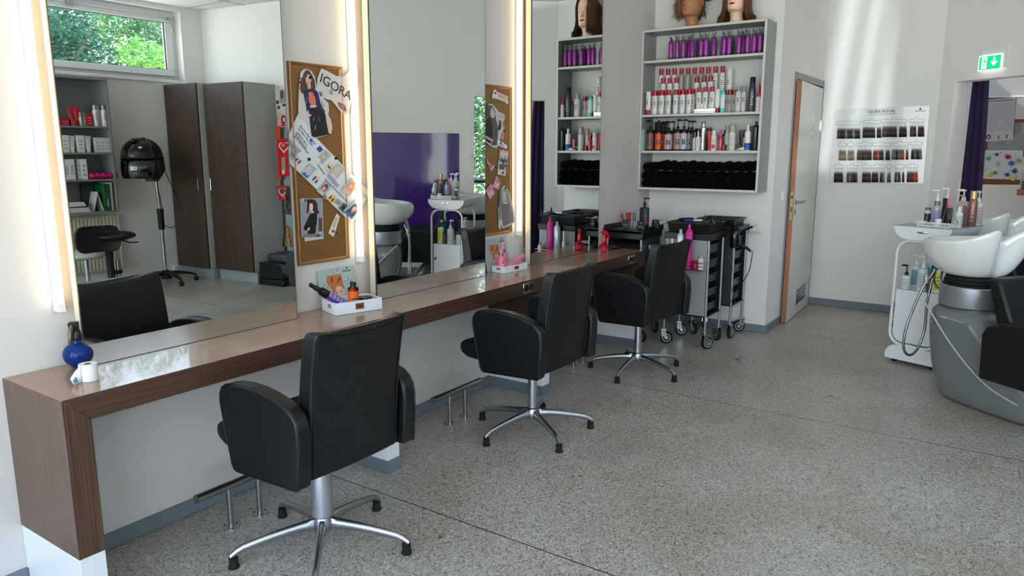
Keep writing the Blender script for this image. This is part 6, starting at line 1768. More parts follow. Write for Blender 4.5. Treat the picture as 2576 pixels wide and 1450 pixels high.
for cx, cy, c_ in ((2468, 402, (170, 30, 44)), (2486, 399, (80, 170, 96)), (2536, 395, (170, 26, 36)), (2552, 431, (30, 90, 150)), (2504, 435, (60, 140, 60)), (2469, 432, (86, 176, 110)), (2544, 411, (40, 110, 170)), (2491, 441, (206, 186, 50)), (2548, 449, (216, 196, 70)), (2534, 440, (20, 70, 110)), (2563, 405, (150, 160, 70)), (2510, 412, (120, 190, 140)), (2508, 389, (60, 80, 130))):
    s_ = rnd.uniform(7, 12)
    pr.append(([(cx + s_ * (1 if k % 2 else .55) * cos(a), cy + s_ * .8 * (1 if k % 2 else .55) * sin(a)) for k, a in enumerate([2 * pi * k / 14 + s_ for k in range(14)])], c_))
    for _ in range(3):
        u, v = cx + rnd.uniform(-12, 12), cy + rnd.uniform(-9, 9)
        u = min(max(u, 2464), 2569); v = min(max(v, 384), 450)
        pr.append((el(u, v, rnd.uniform(.8, 1.8), rnd.uniform(.8, 1.6), n=8), c_))
for _ in range(16): pr.append((el(rnd.uniform(2466, 2568), rnd.uniform(384, 450), .9, .9, n=6), (70, 40, 80)))
hall_sheet('painting', 'colourful hand-print painting pinned low on the notice board', 'painting', [(2461, 378), (2574, 378), (2574, 453), (2456, 449)], .022, (214, 212, 216), pr)
hall_sheet('calendar_sheet', 'narrow calendar sheet hanging at the right edge of the notice board', 'calendar', [(2574, 396), (2600, 396), (2594, 482), (2564, 480)], .026, (210, 206, 206), [(quad(2572 + 5 * i - .06 * 7 * j, 430 + 7 * j, 2, 3, 0), (150, 90, 90) if j == 0 else (90, 88, 92)) for i in range(3) for j in range(7)])
# white trunking corner and desk organiser
t_ = thing('desk_organiser', 'wooden block holding grey tools on the desk in the room behind', 'organiser', hp((2562, 552), 0.25))
t_.location.z = 1.015
M().box(-.07, .07, -.04, .04, 0, .055).build('wood_block', 'beech', t_, bevel=.002)
for k in range(4):
    M().box(-.05 + .03 * k, -.035 + .03 * k, -.02, .01, .05, .12 + .02 * (k % 2)).build('grey_tool', colmat((90, 90, 92), .5), t_, bevel=.002)
w = M(); aslab(w, .2, 2.6, 1.45, 1.94, .97, 1.01)
o = w.build('desk', mat('desk_dark', (60, 58, 56), .5), smooth=False); tag(o, 'dark desk top along the far wall of the room behind', 'desk')
w = M(); aslab(w, .25, .30, 1.5, 1.9, 0, .97); w.build('desk_leg', 'desk_dark', o)
w = M(); aslab(w, 2.5, 2.55, 1.5, 1.9, 0, .97); w.build('desk_leg', 'desk_dark', o)

# ================================================================ purple panel, back-wash units
pt = thing('wall_panel', 'glossy purple wall panel behind the back-wash basins', 'panel', (0, 0, 0))
w = M(); aslab(w, 1.13, 2.30, -.010, -.001, .30, 1.60); w.build('panel_sheet', 'purple', pt, bevel=.001)

def basin_unit(label, loc, rz, chair=True, hose=True):
    """local frame: client sits facing +Y; the bowl is at -Y end; origin on floor under the bowl"""
    t = thing('backwash_unit', label, 'washbasin', loc, rz, 'back-wash basin units')
    # pedestal shell: a tall tapering body
    rows = []
    for z, hx, y0, y1 in ((.0, .15, -.06, .62), (.02, .17, -.10, .64), (.10, .185, -.135, .62), (.22, .195, -.165, .50), (.36, .197, -.185, .36), (.48, .190, -.190, .23), (.575, .172, -.185, .16)):
        row = []
        for k in range(32):
            a = 2 * pi * k / 32
            ca, sa = cos(a), sin(a)
            e = .55
            x = hx * (abs(ca) ** e) * (1 if ca > 0 else -1)
            y = (y0 + y1) / 2 + (y1 - y0) / 2 * (abs(sa) ** e) * (1 if sa > 0 else -1)
            row.append((x, y, z))
        rows.append(row)
    M().grid(rows, True, cap0=True, cap1=True).build('pedestal', 'grey_gloss', t, sub=1, angle=180)
    s = M()
    for sx_ in (-1, 1):
        s.tube(spline([(sx_ * .192, -.17, .565), (sx_ * .200, -.10, .50), (sx_ * .204, .02, .38), (sx_ * .203, .16, .26), (sx_ * .196, .30, .17), (sx_ * .185, .46, .12)], 6), .0055, 8)
    s.build('trim_line', mat('trim_light', (176, 178, 176), .25), t)
    M().lathe([(.158, .560), (.160, .565), (.160, .675), (.156, .680), (.0, .680)], (0, -.02, 0), 40, sx=1.05, sy=1.05).build('collar', 'silver_paint', t)
    c = M().lathe([(.120, .68), (.152, .683), (.154, .690), (.143, .695), (.152, .700), (.152, .708), (.142, .712), (.146, .722), (.138, .735), (.12, .738)], (0, -.02, 0), 40)
    c.build('rubber_bellows', 'rubber', t)
    # bowl: rim outline highest towards the back (-Y), dips and opens at the neck (+Y)
    N_ = 56
    def rim(a):
        ca, sa = cos(a), sin(a)           # a=0 -> +X, pi/2 -> +Y
        x = .265 * ca * (1 - .16 * max(0, sa) ** 2)
        y = -.04 + .255 * sa if sa < 0 else -.04 + .315 * sa ** .8
        zr = .945 + .135 * max(0, sa) ** 2
        # neck notch in the middle of the front
        nk = math.exp(-((a - pi / 2) / .40) ** 2)
        zr -= .150 * nk
        y -= .17 * nk
        zr -= .015 * max(0, -sa)
        return Vector((x, y, zr))
    base = lambda a: Vector((.135 * cos(a), -.02 + .135 * sin(a), .737))
    rows = []
    for s_, bulge in ((0, 0), (.10, .0), (.28, .020), (.5, .040), (.72, .035), (.9, .014), (1, 0)):
        row = []
        for k in range(N_):
            a = 2 * pi * k / N_
            b, r = base(a), rim(a)
            f = s_ ** 1.35
            p = b + (r - b) * s_
            g_ = s_ ** .75 + (.10 + .22 * max(0, -sin(a))) * sin(pi * s_ ** 1.7) * (1 - .5 * max(0, sin(a))); p.x = b.x + (r.x - b.x) * g_; p.y = b.y + (r.y - b.y) * g_
            p.z = b.z + (r.z - b.z) * (s_ ** 1.45)
            row.append(p)
        rows.append(row)
    for ins, dz in ((.012, .007), (.026, .002), (.034, -.010)):
        row = []
        for k in range(N_):
            a = 2 * pi * k / N_; r = rim(a); c0 = Vector((0, -.10, r.z)); d = (r - c0); d.normalize()
            row.append(r - d * ins + Vector((0, 0, dz)))
        rows.append(row)
    for s_ in (.75, .5, .25, .06):
        row = []
        for k in range(N_):
            a = 2 * pi * k / N_; r = rim(a); c0 = Vector((0, -.06, .80)); d = r - Vector((0, -.10, r.z)); d.normalize()
            q = r - d * .034
            p = c0 + (q - c0) * s_; p.z = .80 + (q.z - .01 - .80) * s_ ** 2.2
            row.append(p)
        rows.append(row)
    bw_ = M().grid(rows, True, cap0=True, cap1=True).build('wash_bowl', 'ceramic', t, sub=1, angle=180)
    # black neck pad gap / seat
    if chair:
        T = Matrix.Translation((0, .47, 0))
        m = M(); m.T = T
        m.prism([(-.10, .28), (-.10, .40), (.38, .43), (.42, .41), (.42, .34), (.34, .28)], 'x', -.23, .23); m.build('seat', 'black_leather', t, bevel=.018, seg=3, angle=50)
        m = M(); m.T = T
        m.prism([(-.10, .36), (-.235, .76), (-.23, .775), (-.17, .775), (.0, .40)], 'x', -.22, .22); m.build('backrest', 'black_leather', t, bevel=.016, seg=3, angle=50)
        for sx_ in (-1, 1):
            m = M(); m.T = T
            a, b = sorted((sx_ * .24, sx_ * .305))
            m.prism([(-.16, .24), (-.17, .48), (-.145, .53), (-.07, .565), (.08, .58), (.30, .56), (.36, .51), (.34, .24)], 'x', a, b); m.build('armrest', 'black_leather', t, bevel=.012, seg=3, angle=50)
    if hose:
        h = M()
        h.tube(spline([(.02, -.20, .84), (.03, -.25, .74), (.05, -.27, .55), (.05, -.27, .36), (.09, -.27, .24), (.15, -.27, .20), (.205, -.27, .25), (.20, -.27, .38), (.14, -.27, .54), (.10, -.26, .64), (.07, -.22, .74)], 8), .0078, 10)
        h.tube(spline([(.0, -.20, .82), (-.01, -.24, .72), (-.01, -.23, .65), (-.04, -.17, .61)], 5), .0065, 8)
        h.tube(spline([(.05, -.21, .80), (.04, -.25, .70), (.02, -.24, .63), (-.03, -.17, .595)], 5), .0065, 8)
        h.build('shower_hose', mat('hose_metal', (150, 150, 148), .25, .9, bump=.3, bscale=300), t)
        M().lathe([(.014, 0), (.015, .01), (.012, .05), (.009, .055)], (.095, -.255, .655), 14).build('hose_nut', colmat((170, 160, 140), .4, .5), t)
    return t
BU1 = Vector((5.02, -2.385, 0))
basin_unit('white ceramic back-wash basin on grey pedestal at the right edge in front', BU1, radians(144), chair=True)
basin_unit('white ceramic back-wash basin farther back beside the doorway', (6.40, -2.40, 0), radians(144), chair=True)
# styling chair at the right edge of the picture
c_ = None and make_chair('black leather chair cut off by the right edge of the photo', (4.37, -2.76, 0), radians(184), radians(10), False, group='extra black chair by the basins')
# ================================================================ white service cart with hair care bottles
CR = atan2(-.94, -.33)
kt = thing('service_cart', 'white rounded service cart with drawer head and cupboard beside the basin', 'cart', (5.605, -1.868, 0), CR)
CW, CD = .352, .42
def cross(w0, w1, z0, z1, r0, r1, n=6):
    "rounded rectangle in x-z, r0 bottom radius, r1 top radius"
    return arc(w1 - r1, z1 - r1, r1, 0, pi / 2, n) + arc(w0 + r1, z1 - r1, r1, pi / 2, pi, n) + arc(w0 + r0, z0 + r0, r0, pi, 1.5 * pi, n) + arc(w1 - r0, z0 + r0, r0, 1.5 * pi, 2 * pi, n)
M().prism(cross(0, CW, .028, .128, .004, .07), 'y', 0, CD).build('foot_base', 'porcelain_white', kt, bevel=.003)
for x in (.05, CW - .05):
    for y in (.05, CD - .05):
        q = M(); q.T = Matrix.Translation((x, y, .0165)) @ Matrix.Rotation(pi / 2, 4, 'X')
        q.lathe([(0, -.01), (.0165, -.01), (.0165, .01), (0, .01)], seg=18).build('castor', 'black_plastic', kt)
xa_, xb_ = .018, CW - .018
M().prism(cross(xa_ + .014, xb_ - .014, .15, .515, .07, .003), 'y', .022, CD - .03).build('cupboard', 'porcelain_white', kt, bevel=.002)
M().prism(cross(xa_ + .017, xb_ - .017, .155, .508, .068, .003), 'y', .012, .022).build('cupboard_door', 'porcelain_white', kt, bevel=.0015)
for z in (.27, .41): M().box(xa_ + .012, xa_ + .020, .006, .012, z - .022, z + .022).build('hinge', 'steel', kt, bevel=.001)
M().box(xb_ - .045, xb_ - .03, .004, .012, .36, .385).build('door_catch', 'black_plastic', kt, bevel=.001)
for y in (.012, CD - .03):
    cs = cross(xa_, xb_, .135, .855, .085, .085, 8)
    m = M(); m.tube([(u, y, v) for u, v in cs], .0105, 10, closed=True); m.build('frame_hoop', 'porcelain_white', kt)
# drawer head with curved underside
hp_ = [(-.010, .952), (-.006, .925), (.012, .893), (.045, .870), (.09, .862), (CW - .09, .862), (CW - .045, .870), (CW - .012, .893), (CW + .006, .925), (CW + .010, .952)]
M().prism(hp_, 'y', -.012, CD + .01).build('drawer_head', 'porcelain_white', kt, bevel=.003)
M().box(-.014, CW + .014, -.016, CD + .014, .952, .956).build('top_tray', mat('tray_grey', (170, 172, 172), .2), kt, bevel=.001)
q = M(); q.T = Matrix.Translation((CW * .52, -.013, .918)) @ Matrix.Rotation(pi / 2, 4, 'X'); q.lathe([(.0, -.003), (.038, -.003), (.034, .004), (0, .006)], seg=30, sy=.2); q.build('drawer_handle', 'chrome', kt)
ZCT = .957
Rk = Matrix.Rotation(CR, 4, 'Z'); K0 = Vector((5.605, -1.868, 0))
def onk(px, v, z):
    "point of the cart top at cart depth v seen in photo column px"
    u = .15
    for _ in range(14):
        a = pj(K0 + Rk @ Vector((u, v, z)))[0]; b = pj(K0 + Rk @ Vector((u + .001, v, z)))[0]
        u += (px - a) / ((b - a) / .001)
    return K0 + Rk @ Vector((min(max(u, .015), CW - .01), v, z))
FAk = FA; FA = pi + .1
def kp(px, v): p = onk(px, v, ZCT); return tuple(p)
def lotion(label, loc, h, r, body, lab=None, head=(228, 228, 226), rz=pi * .5, name='pump_bottle', marks=(120, 130, 140), group=None, hb=.68):
    t = thing(name, label, 'bottle', loc, 0, group)
    m = M().lathe([(r * .95, 0), (r, .003), (r, h * (hb - .08)), (r * .85, h * (hb - .03)), (r * .4, h * hb)], seg=20)
    ms = [colmat(body, .3)]
    if lab: patch(m, r + .0004, FA - 1.1, FA + 1.1, h * .06, h * (hb - .14), 1); ms.append(colmat(lab, .4))
    if marks:
        if len(ms) < 2: ms.append(colmat(body, .3))
        ms.append(colmat(marks, .5))
        for k in range(5): patch(m, r + .0008, FA - .5, FA + .4 - .2 * (k % 2), h * (.1 + .075 * k), h * (.115 + .075 * k), 2)
    m.build('bottle_body', ms, t)
    n = M().lathe([(r * .42, h * hb - .001), (r * .42, h * (hb + .07)), (r * .25, h * (hb + .12)), (r * .13, h * (hb + .14)), (r * .13, h * .95), (r * .36, h * .96), (r * .36, h * .99), (0, h)], seg=14)
    n.tube([(0, 0, h * .975), (r * .8 * cos(rz), r * .8 * sin(rz), h * .978), (r * 1.15 * cos(rz), r * 1.15 * sin(rz), h * .955)], [r * .27, r * .2, r * .13], 8)
    n.build('pump', colmat(head, .3), t)
    return t
def plain(name, label, loc, h, r, body, cap, cf=.2, lab=None, cat='bottle', capmetal=0, metal=0, capr=.8, marks=None, taper=.9):
    t = thing(name, label, cat, loc)
    hb_ = h * (1 - cf)
    m = M().lathe([(r * .95, 0), (r, .003), (r, hb_ * .85), (r * taper, hb_ * .94), (r * capr * .9, hb_)], seg=20)
    ms = [colmat(body, .25, metal)]
    if lab: patch(m, r + .0004, FA - 1, FA + 1, h * .08, h * (1 - cf) * .75, 1); ms.append(colmat(lab, .4))
    if marks:
        if len(ms) < 2: ms.append(colmat(body, .25, metal))
        ms.append(colmat(marks, .5))
        for k in range(4): patch(m, r + .0008, FA - .5, FA + .3, h * (.15 + .1 * k), h * (.17 + .1 * k), 2)
    m.build('bottle_body', ms, t)
    M().lathe([(r * capr, hb_ - .001), (r * capr, h * .985), (r * capr * .85, h), (0, h)], seg=18).build('cap', colmat(cap, .3, capmetal), t)
    return t
lotion('white pump bottle behind the lilac shampoo on the service cart', kp(2352, .20), .235, .031, (222, 222, 218))
lotion('tall white pump bottle second from the left on the service cart', kp(2377, .30), .245, .033, (222, 222, 220), (190, 206, 214))
plain('shampoo_bottle', 'silver shampoo bottle with lilac label and dark cap on the service cart', kp(2352, .10), .165, .022, (176, 174, 178), (112, 112, 114), .16, (150, 138, 186), marks=(60, 56, 90), capmetal=.3)
plain('shampoo_bottle', 'dark navy labelled bottle at the left of the service cart top', kp(2331, .16), .115, .022, (196, 198, 198), (70, 110, 106), .12, (40, 42, 60), marks=(120, 130, 150))
def bladetube(label, loc, h, w, c, rz, cap=(90, 60, 50), g=None):
    t = squeeze_tube(label, 0, 0, 0, h, w, c, cap, loc=loc, rz=rz, group=g); return t
bladetube('tall dark brown tube standing behind the lilac shampoo bottle', kp(2371, .13), .185, .024, (40, 30, 28), .7)
bladetube('shorter dark brown tube in the middle of the service cart top', kp(2384, .10), .125, .024, (34, 26, 26), 1.2)
plain('spray_bottle', 'pink spray bottle between the dark tubes on the service cart', kp(2383, .22), .20, .017, (226, 130, 170), (226, 130, 170), .3, capr=.55)
lotion('white pump bottle with pink lotion in the middle of the service cart', kp(2417, .36), .235, .036, (214, 196, 202), (206, 180, 190))
lotion('bronze bottle with golden pump on the service cart', kp(2416, .22), .205, .024, (126, 92, 76), head=(186, 150, 104), marks=None)
plain('mousse_can', 'tall rose brown can with golden cap on the service cart', kp(2442, .30), .232, .0265, (150, 110, 96), (206, 170, 120), .22, cat='can', capmetal=.5, metal=.3, capr=.78, marks=(200, 180, 170), taper=.8)
lotion('white pump bottle with lilac pink label at the right of the service cart', kp(2462, .38), .228, .030, (214, 210, 208), (196, 172, 184))
bladetube('translucent grey leaf-shaped tube on the service cart', kp(2408, .12), .15, .02, (160, 154, 140), 1.3, (150, 146, 136))
plain('cream_bottle', 'white bottle with white cap in front of the rose brown can', kp(2429, .11), .135, .0235, (224, 226, 226), (228, 228, 228), .22, capr=.5, taper=.75, lab=(186, 196, 206))
bk_ = thing('wire_basket', 'white perforated basket on the service cart holding small bottles', 'basket', kp(2365, .02), CR)
bk_.location = K0 + Rk @ Vector((.235, .08, ZCT))
m = M(); w_, d_, h_ = .105, .075, .032
m.box(-w_, w_, -d_, d_, 0, .002)
for yy in (-d_, d_ - .002):
    m.box(-w_, w_, yy, yy + .002, 0, .008).box(-w_, w_, yy, yy + .002, h_ - .007, h_)
    for k in range(22): m.box(-w_ + k * .0096, -w_ + k * .0096 + .0045, yy, yy + .002, .008, h_ - .007)
for xx in (-w_, w_ - .002):
    m.box(xx, xx + .002, -d_, d_, 0, .008).box(xx, xx + .002, -d_, d_, h_ - .007, h_)
    for k in range(15): m.box(xx, xx + .002, -d_ + k * .0102, -d_ + k * .0102 + .005, .008, h_ - .007)
m.build('basket_shell', 'white_gloss', bk_, smooth=False)
p = onk(2360, .03, ZCT + .033)
t_ = thing('cream_jar', 'small white cream jar on the front of the perforated basket', 'jar', p)
M().lathe([(.019, -.028), (.0195, .0), (.0195, .008), (.021, .009), (.021, .020), (.018, .023), (0, .023)], seg=26).build('jar_body', colmat((226, 226, 226), .3), t_)
t_ = thing('mixing_bowl', 'shallow white bowl at the left of the service cart top', 'bowl', kp(2312, .06))
M().lathe([(.018, 0), (.034, .008), (.043, .022), (.0415, .0225), (.032, .011), (.0, .005)], seg=36).build('bowl_shell', 'white_gloss', t_)
t_ = thing('hair_clip', 'white claw clip lying in the shallow bowl', 'clip', Vector(kp(2318, .07)) + Vector((0, 0, .007)))
m = M(); m.tube(spline([(-.015, -.02, .005), (-.005, .0, .024), (.01, .012, .018), (.02, .02, .004)], 5), .005, 8); m.build('clip_body', 'white_gloss', t_)
t_ = thing('dark_jar', 'flat black jar beside the shallow bowl', 'jar', kp(2335, .05))
M().lathe([(.022, 0), (.023, .012), (.021, .014), (0, .014)], seg=24).build('jar_body', 'black_plastic', t_)
for k, (px, c, n_) in enumerate(((2412, (206, 200, 60), 'yellow'), (2406, (230, 230, 226), 'white'), (2423, (96, 30, 60), 'dark red'), (2417, (200, 196, 90), 'pale yellow'))):
    p = onk(px, .05 + .01 * k, ZCT + .034)
    t_ = thing('hair_clip', '%s hair clip heaped at the right of the perforated basket' % n_, 'clip', p, k, 'coloured clips on the service cart')
    m = M(); m.sphere((0, 0, .002), .011, 10, 7, 0, (1.5, .6, .7)); m.sphere((.002, .004, .010), .008, 10, 7, 0, (1.3, .8, .6)); m.build('clip_body', colmat(c, .3), t_)
t_ = thing('tint_brush', 'dark tint brush leaning out of the perforated basket', 'brush', onk(2376, .03, ZCT + .02))
M().tube([(0, 0, 0), (-.01, -.035, .045)], [.004, .003], 8).build('brush_handle', colmat((40, 40, 70), .3), t_)
# lower shelf of the cart
ZLS = .517
def kl(px, v):
    global ZCT
    p = onk(px, v, ZLS); return tuple(p)
lotion('white pump bottle with black pump at the left of the cart shelf', kl(2277, .07), .165, .030, (222, 224, 224), (204, 208, 210), head=(20, 20, 22), hb=.58)
lotion('large white pump bottle with pale blue label on the cart shelf', kl(2318, .09), .235, .034, (216, 222, 224), (196, 206, 210), hb=.66)
lotion('white pump bottle behind the large one on the cart shelf', kl(2300, .20), .225, .026, (214, 220, 222), (120, 160, 176))
lotion('pale turquoise pump bottle at the back of the cart shelf', kl(2336, .33), .24, .029, (186, 212, 216), (120, 168, 180))
lotion('white pump bottle behind the hose on the cart shelf', kl(2318, .27), .225, .026, (216, 220, 220))
plain('cleaner_bottle', 'white cleaner bottle with yellow banded label at the right of the cart shelf', kl(2357, .10), .23, .040, (224, 228, 228), (200, 206, 206), .2, (226, 214, 60), capr=.4, taper=.6, marks=(70, 80, 120))
plain('shampoo_bottle', 'dark grey box-shaped bottle between the pumps on the cart shelf', kl(2338, .08), .09, .022, (70, 66, 70), (70, 66, 70), .1, capr=.9)
t_ = thing('cloth', 'teal cloth hanging over the cleaner bottle on the cart shelf', 'cloth', Vector(kl(2357, .10)) + Vector((0, 0, .232)))
rows = []
for j in range(9):
    z = .0 - .017 * j
    rows.append([((.010 + .034 * min(1, j / 2.5)) * (1 + .12 * sin(3 * a + j)) * cos(a) + .01, (.010 + .034 * min(1, j / 2.5)) * (1 + .12 * sin(4 * a)) * sin(a), z + .012 * sin(2 * a)) for a in [pi * .15 + 1.5 * pi * k / 20 for k in range(21)]])
M().grid(rows, cap0=True).build('cloth_drape', mat('teal_cloth', (10, 84, 84), .9), t_, angle=80)
FA = FAk
# ================================================================ far side of the room (seen in the mirrors)
def MY(px, Y): return mir(ony(px, Y))
def MXp(px, x): return mir(onx(px, x))
# wardrobes
def wardrobe(label, x, y0, y1, depth, z1, hside, rz):
    t = thing('wardrobe', label, 'wardrobe', (x, y1, 0), rz, 'tall wardrobes with dark brown doors')
    w = y1 - y0
    M().box(.03, depth, -w + .002, -.002, .0, .13).build('plinth', mat('plinth_grey', (150, 156, 158), .4), t, bevel=.001)
    M().box(.0, depth, -w, 0, .13, z1).build('cabinet_body', mat('ward_grey', (190, 190, 184), .5), t, bevel=.001)
    d = M().box(-.022, -.001, -w + .003, -.003, .125, z1 - .002).build('door', 'wenge', t, bevel=.0015)
    yy = -.05 if hside > 0 else -w + .05
    h = M(); h.tube([(-.024, yy, 1.02), (-.050, yy, 1.02), (-.050, yy, 1.15), (-.024, yy, 1.15)], .004, 8); h.build('handle', 'chrome', d)
    return t
wardrobe('wardrobe with dark brown door standing against the window wall', 4.925, -5.585, -5.01, .50, 2.185, 1, radians(-3))
wardrobe('wardrobe with dark brown door and grey side, nearer to the display stand', 5.045, -4.985, -4.365, .44, 2.175, -1, radians(-5))
# wall sockets
t_ = thing('power_socket', 'white surface power socket low on the window wall beside the wardrobe', 'socket', (4.86, YS, .09))
M().box(-.04, .06, 0, .045, -.035, .04).build('socket_frame', 'white_gloss', t_, bevel=.003)
q = M(); q.T = Matrix.Translation((.01, .046, 0)) @ Matrix.Rotation(-pi / 2, 4, 'X'); q.lathe([(.02, 0), (.02, .001), (0, .001)][0:3], seg=20); q.build('socket_insert', colmat((180, 182, 182), .4), t_)
# hood dryer
HD = Vector((4.50, -5.22, 0))
hd = thing('hood_dryer', 'black hood dryer on a chrome stand with five-star base', 'hood dryer', HD, 0)
for k in range(5):
    a = radians(20 + 72 * k); d = Vector((cos(a), sin(a), 0))
    m = M(); m.tube([d * .03 + Vector((0, 0, .115)), d * .12 + Vector((0, 0, .115)), d * .24 + Vector((0, 0, .095)), d * .31 + Vector((0, 0, .072))], [.026, .024, .018, .014], 10, flat=.8)
    lg = m.build('base_arm', 'black_plastic', hd)
    m = M(); m.T = Matrix.Translation(d * .315 + Vector((0, 0, .027))) @ Matrix.Rotation(a, 4, 'Z') @ Matrix.Rotation(pi / 2, 4, 'X')
    m.lathe([(0, -.02), (.02, -.02), (.027, -.013), (.027, .013), (.02, .02), (0, .02)], seg=18)
    m.T = None; m.tube([d * .315 + Vector((0, 0, .05)), d * .31 + Vector((0, 0, .08))], .009, 8)
    m.build('castor', 'black_plastic', lg)
M().lathe([(.0, .05), (.045, .05), (.048, .10), (.05, .13), (.03, .15), (0, .15)], seg=20).build('base_hub', 'black_plastic', hd)
M().lathe([(.019, .14), (.019, .62)], seg=16).build('lower_column', 'chrome', hd)
M().lathe([(.030, .60), (.033, .62), (.033, .78), (.036, .79), (.036, .82), (.026, .83), (0, .83)], seg=18).build('column_clamp', 'black_plastic', hd)
M().tube([(0, 0, .80), (-.02, 0, 1.15)], .014, 14).build('upper_column', 'chrome', hd)
hc = MY((357, 392), 5.16) - HD
rows = []
RX, RY = .205, .19
for s_ in range(13):
    th = pi / 2 * s_ / 12
    rr = sin(th) if s_ else .02
    zz = cos(th)
    rows.append([(hc.x + RX * rr * cos(a), hc.y + RY * rr * sin(a), hc.z + .0 + .19 * zz) for a in [2 * pi * k / 36 for k in range(36)]])
rows.append([(hc.x + RX * 1.02 * cos(a), hc.y + RY * 1.02 * sin(a), hc.z - .03) for a in [2 * pi * k / 36 for k in range(36)]])
M().grid(rows, True, cap0=True).build('hood_shell', 'black_gloss', hd, angle=180)
M().tube([(hc.x + RX * 1.03 * cos(a), hc.y + RY * 1.03 * sin(a), hc.z - .022) for a in [2 * pi * k / 36 for k in range(36)]], .008, 8, closed=True).build('hood_rim', 'black_plastic', hd)
def ring(z, k, a0, a1, n=24): return [(hc.x + RX * k * cos(a0 + (a1 - a0) * i / n), hc.y + RY * k * sin(a0 + (a1 - a0) * i / n), z) for i in range(n + 1)]
m = M(); m.grid([ring(hc.z - .03, 1.0, pi * .42, pi * 1.6), ring(hc.z - .12, 1.04, pi * .42, pi * 1.6), ring(hc.z - .21, 1.02, pi * .42, pi * 1.6), ring(hc.z - .235, .96, pi * .42, pi * 1.6)])
m.build('visor', 'smoke_glass', hd, angle=90, solid=.003)
m = M(); m.grid([ring(hc.z - .03, 1.0, -pi * .42, pi * .42), ring(hc.z - .14, 1.06, -pi * .42, pi * .42), ring(hc.z - .20, .9, -pi * .38, pi * .42), ring(hc.z - .27, .65, -pi * .3, pi * .35)])
m.build('hood_rear', 'black_plastic', hd, angle=90, solid=.01)
m = M().box(hc.x - .13, hc.x - .02, hc.y + .06, hc.y + .10, hc.z + .14, hc.z + .17); m.T = None
m.sphere((hc.x - .12, hc.y + .08, hc.z + .158), .024, 12, 8).sphere((hc.x - .02, hc.y + .08, hc.z + .170), .024, 12, 8)
m.build('control_knobs', 'black_plastic', hd, bevel=.003)
m = M(); m.T = Matrix.Translation((hc.x - .07, hc.y + .145, hc.z + .085)) @ Matrix.Rotation(-pi / 2 + .5, 4, 'X'); m.lathe([(0, 0), (.03, 0), (.02, .006), (0, .008)], seg=20, sx=1.5, sy=.55); m.build('eye_badge', colmat((200, 200, 196), .3), hd)
o = M().tube(spline([(hc.x + .19, hc.y + .02, hc.z + .02), (hc.x + .22, hc.y + .06, hc.z - .2), (.17, .10, .90), (.19, .10, .74), (.10, .05, .62), (.03, .02, .64)], 7), .0045, 6).build('power_cord', 'black_plastic', hd)
o = M().tube(spline([(hc.x - .10, hc.y + .16, hc.z + .14), (hc.x - .21, hc.y + .10, hc.z + .02), (hc.x - .20, hc.y + .12, hc.z - .02)], 6), .0045, 6).build('power_cord', 'black_plastic', hd)
o = M().tube(spline([(hc.x + .0, hc.y + .17, hc.z + .12), (hc.x + .04, hc.y + .19, hc.z - .1), (hc.x + .05, hc.y + .16, hc.z - .30), (-.03, .10, .80), (-.03, .04, .68)], 6), .0045, 6).build('power_cord', 'black_plastic', hd)
# product shelf by the window wall
sx0_, sx1_ = 3.32, 4.115; yb2, yf2 = YS + .001, -5.33
s2 = thing('wall_shelf', 'grey wall shelf unit under the strip window with styling products and folders', 'shelf', (sx0_, yb2, 0))
Wd, Dp = sx1_ - sx0_, yf2 - yb2
def B2(name, a, b, z0, z1, y1=None, mt='grey_board'):
    return M().box(a, b, .006, Dp if y1 is None else y1, z0, z1).build(name, mat('shelf_dark', (122, 122, 120), .5), s2, bevel=.001)
B2('side_panel', 0, .019, .815, 2.19 - .01); B2('side_panel', Wd - .019, Wd, .815, 2.18)
for z in (2.161, 1.68, 1.417, 1.146): B2('shelf_board', .0195, Wd - .0195, z, z + .019)
B2('bottom_board', .0195, Wd - .0195, .815, .834)
M().box(.0, Wd, 0, .006, .815, 2.18).build('back_panel', 'shelf_dark', s2, smooth=False)
ZQ = [1.6995, 1.4365, 1.1655, .8345]
FA2 = FA; FA = pi / 2
def mx(px, y, z):
    x = 3.9
    for _ in range(12):
        a = pj((x, -y, z))[0]; b = pj((x + .001, -y, z))[0]
        x += (px - a) / ((b - a) / .001)
    return x
def q_loc(px, y, z): return (mx(px, y, z + .05), y, z)
yq = yf2 - .06
def boxi(name, label, px, y, z, w, d, h, c, cat='box', group=None, marks=None):
    t = thing(name, label, cat, q_loc(px, y, z), 0, group)
    M().box(-w / 2, w / 2, -d / 2, d / 2, 0, h).build('carton', colmat(c, .45), t, bevel=.001)
    if marks:
        m = M()
        for k in range(3): m.box(-w * .3, w * (.3 - .15 * (k % 2)), d / 2, d / 2 + .0006, h * (.2 + .22 * k), h * (.26 + .22 * k))
        m.build('print_lines', colmat(marks, .5), t, smooth=False)
    return t
boxi('cream_jar', 'low red jar at the left end of the upper product board', 161, yq, ZQ[0], .10, .06, .060, (168, 22, 38), 'jar', 'red styling jars', (210, 120, 130))
boxi('cream_jar', 'low red jar beside the red tubes on the upper product board', 179, yq, ZQ[0], .07, .06, .060, (178, 24, 40), 'jar', 'red styling jars', (210, 120, 130))
for k, px in enumerate((180, 195)):
    t = squeeze_tube('tall red squeeze tube, %s of the pair on the upper product board' % ('left one' if k == 0 else 'right one'), 0, 0, 0, .19, .030, (190, 24, 40), (190, 24, 40), loc=q_loc(px, yq - .03, ZQ[0]), rz=pi, mk=(220, 190, 190))
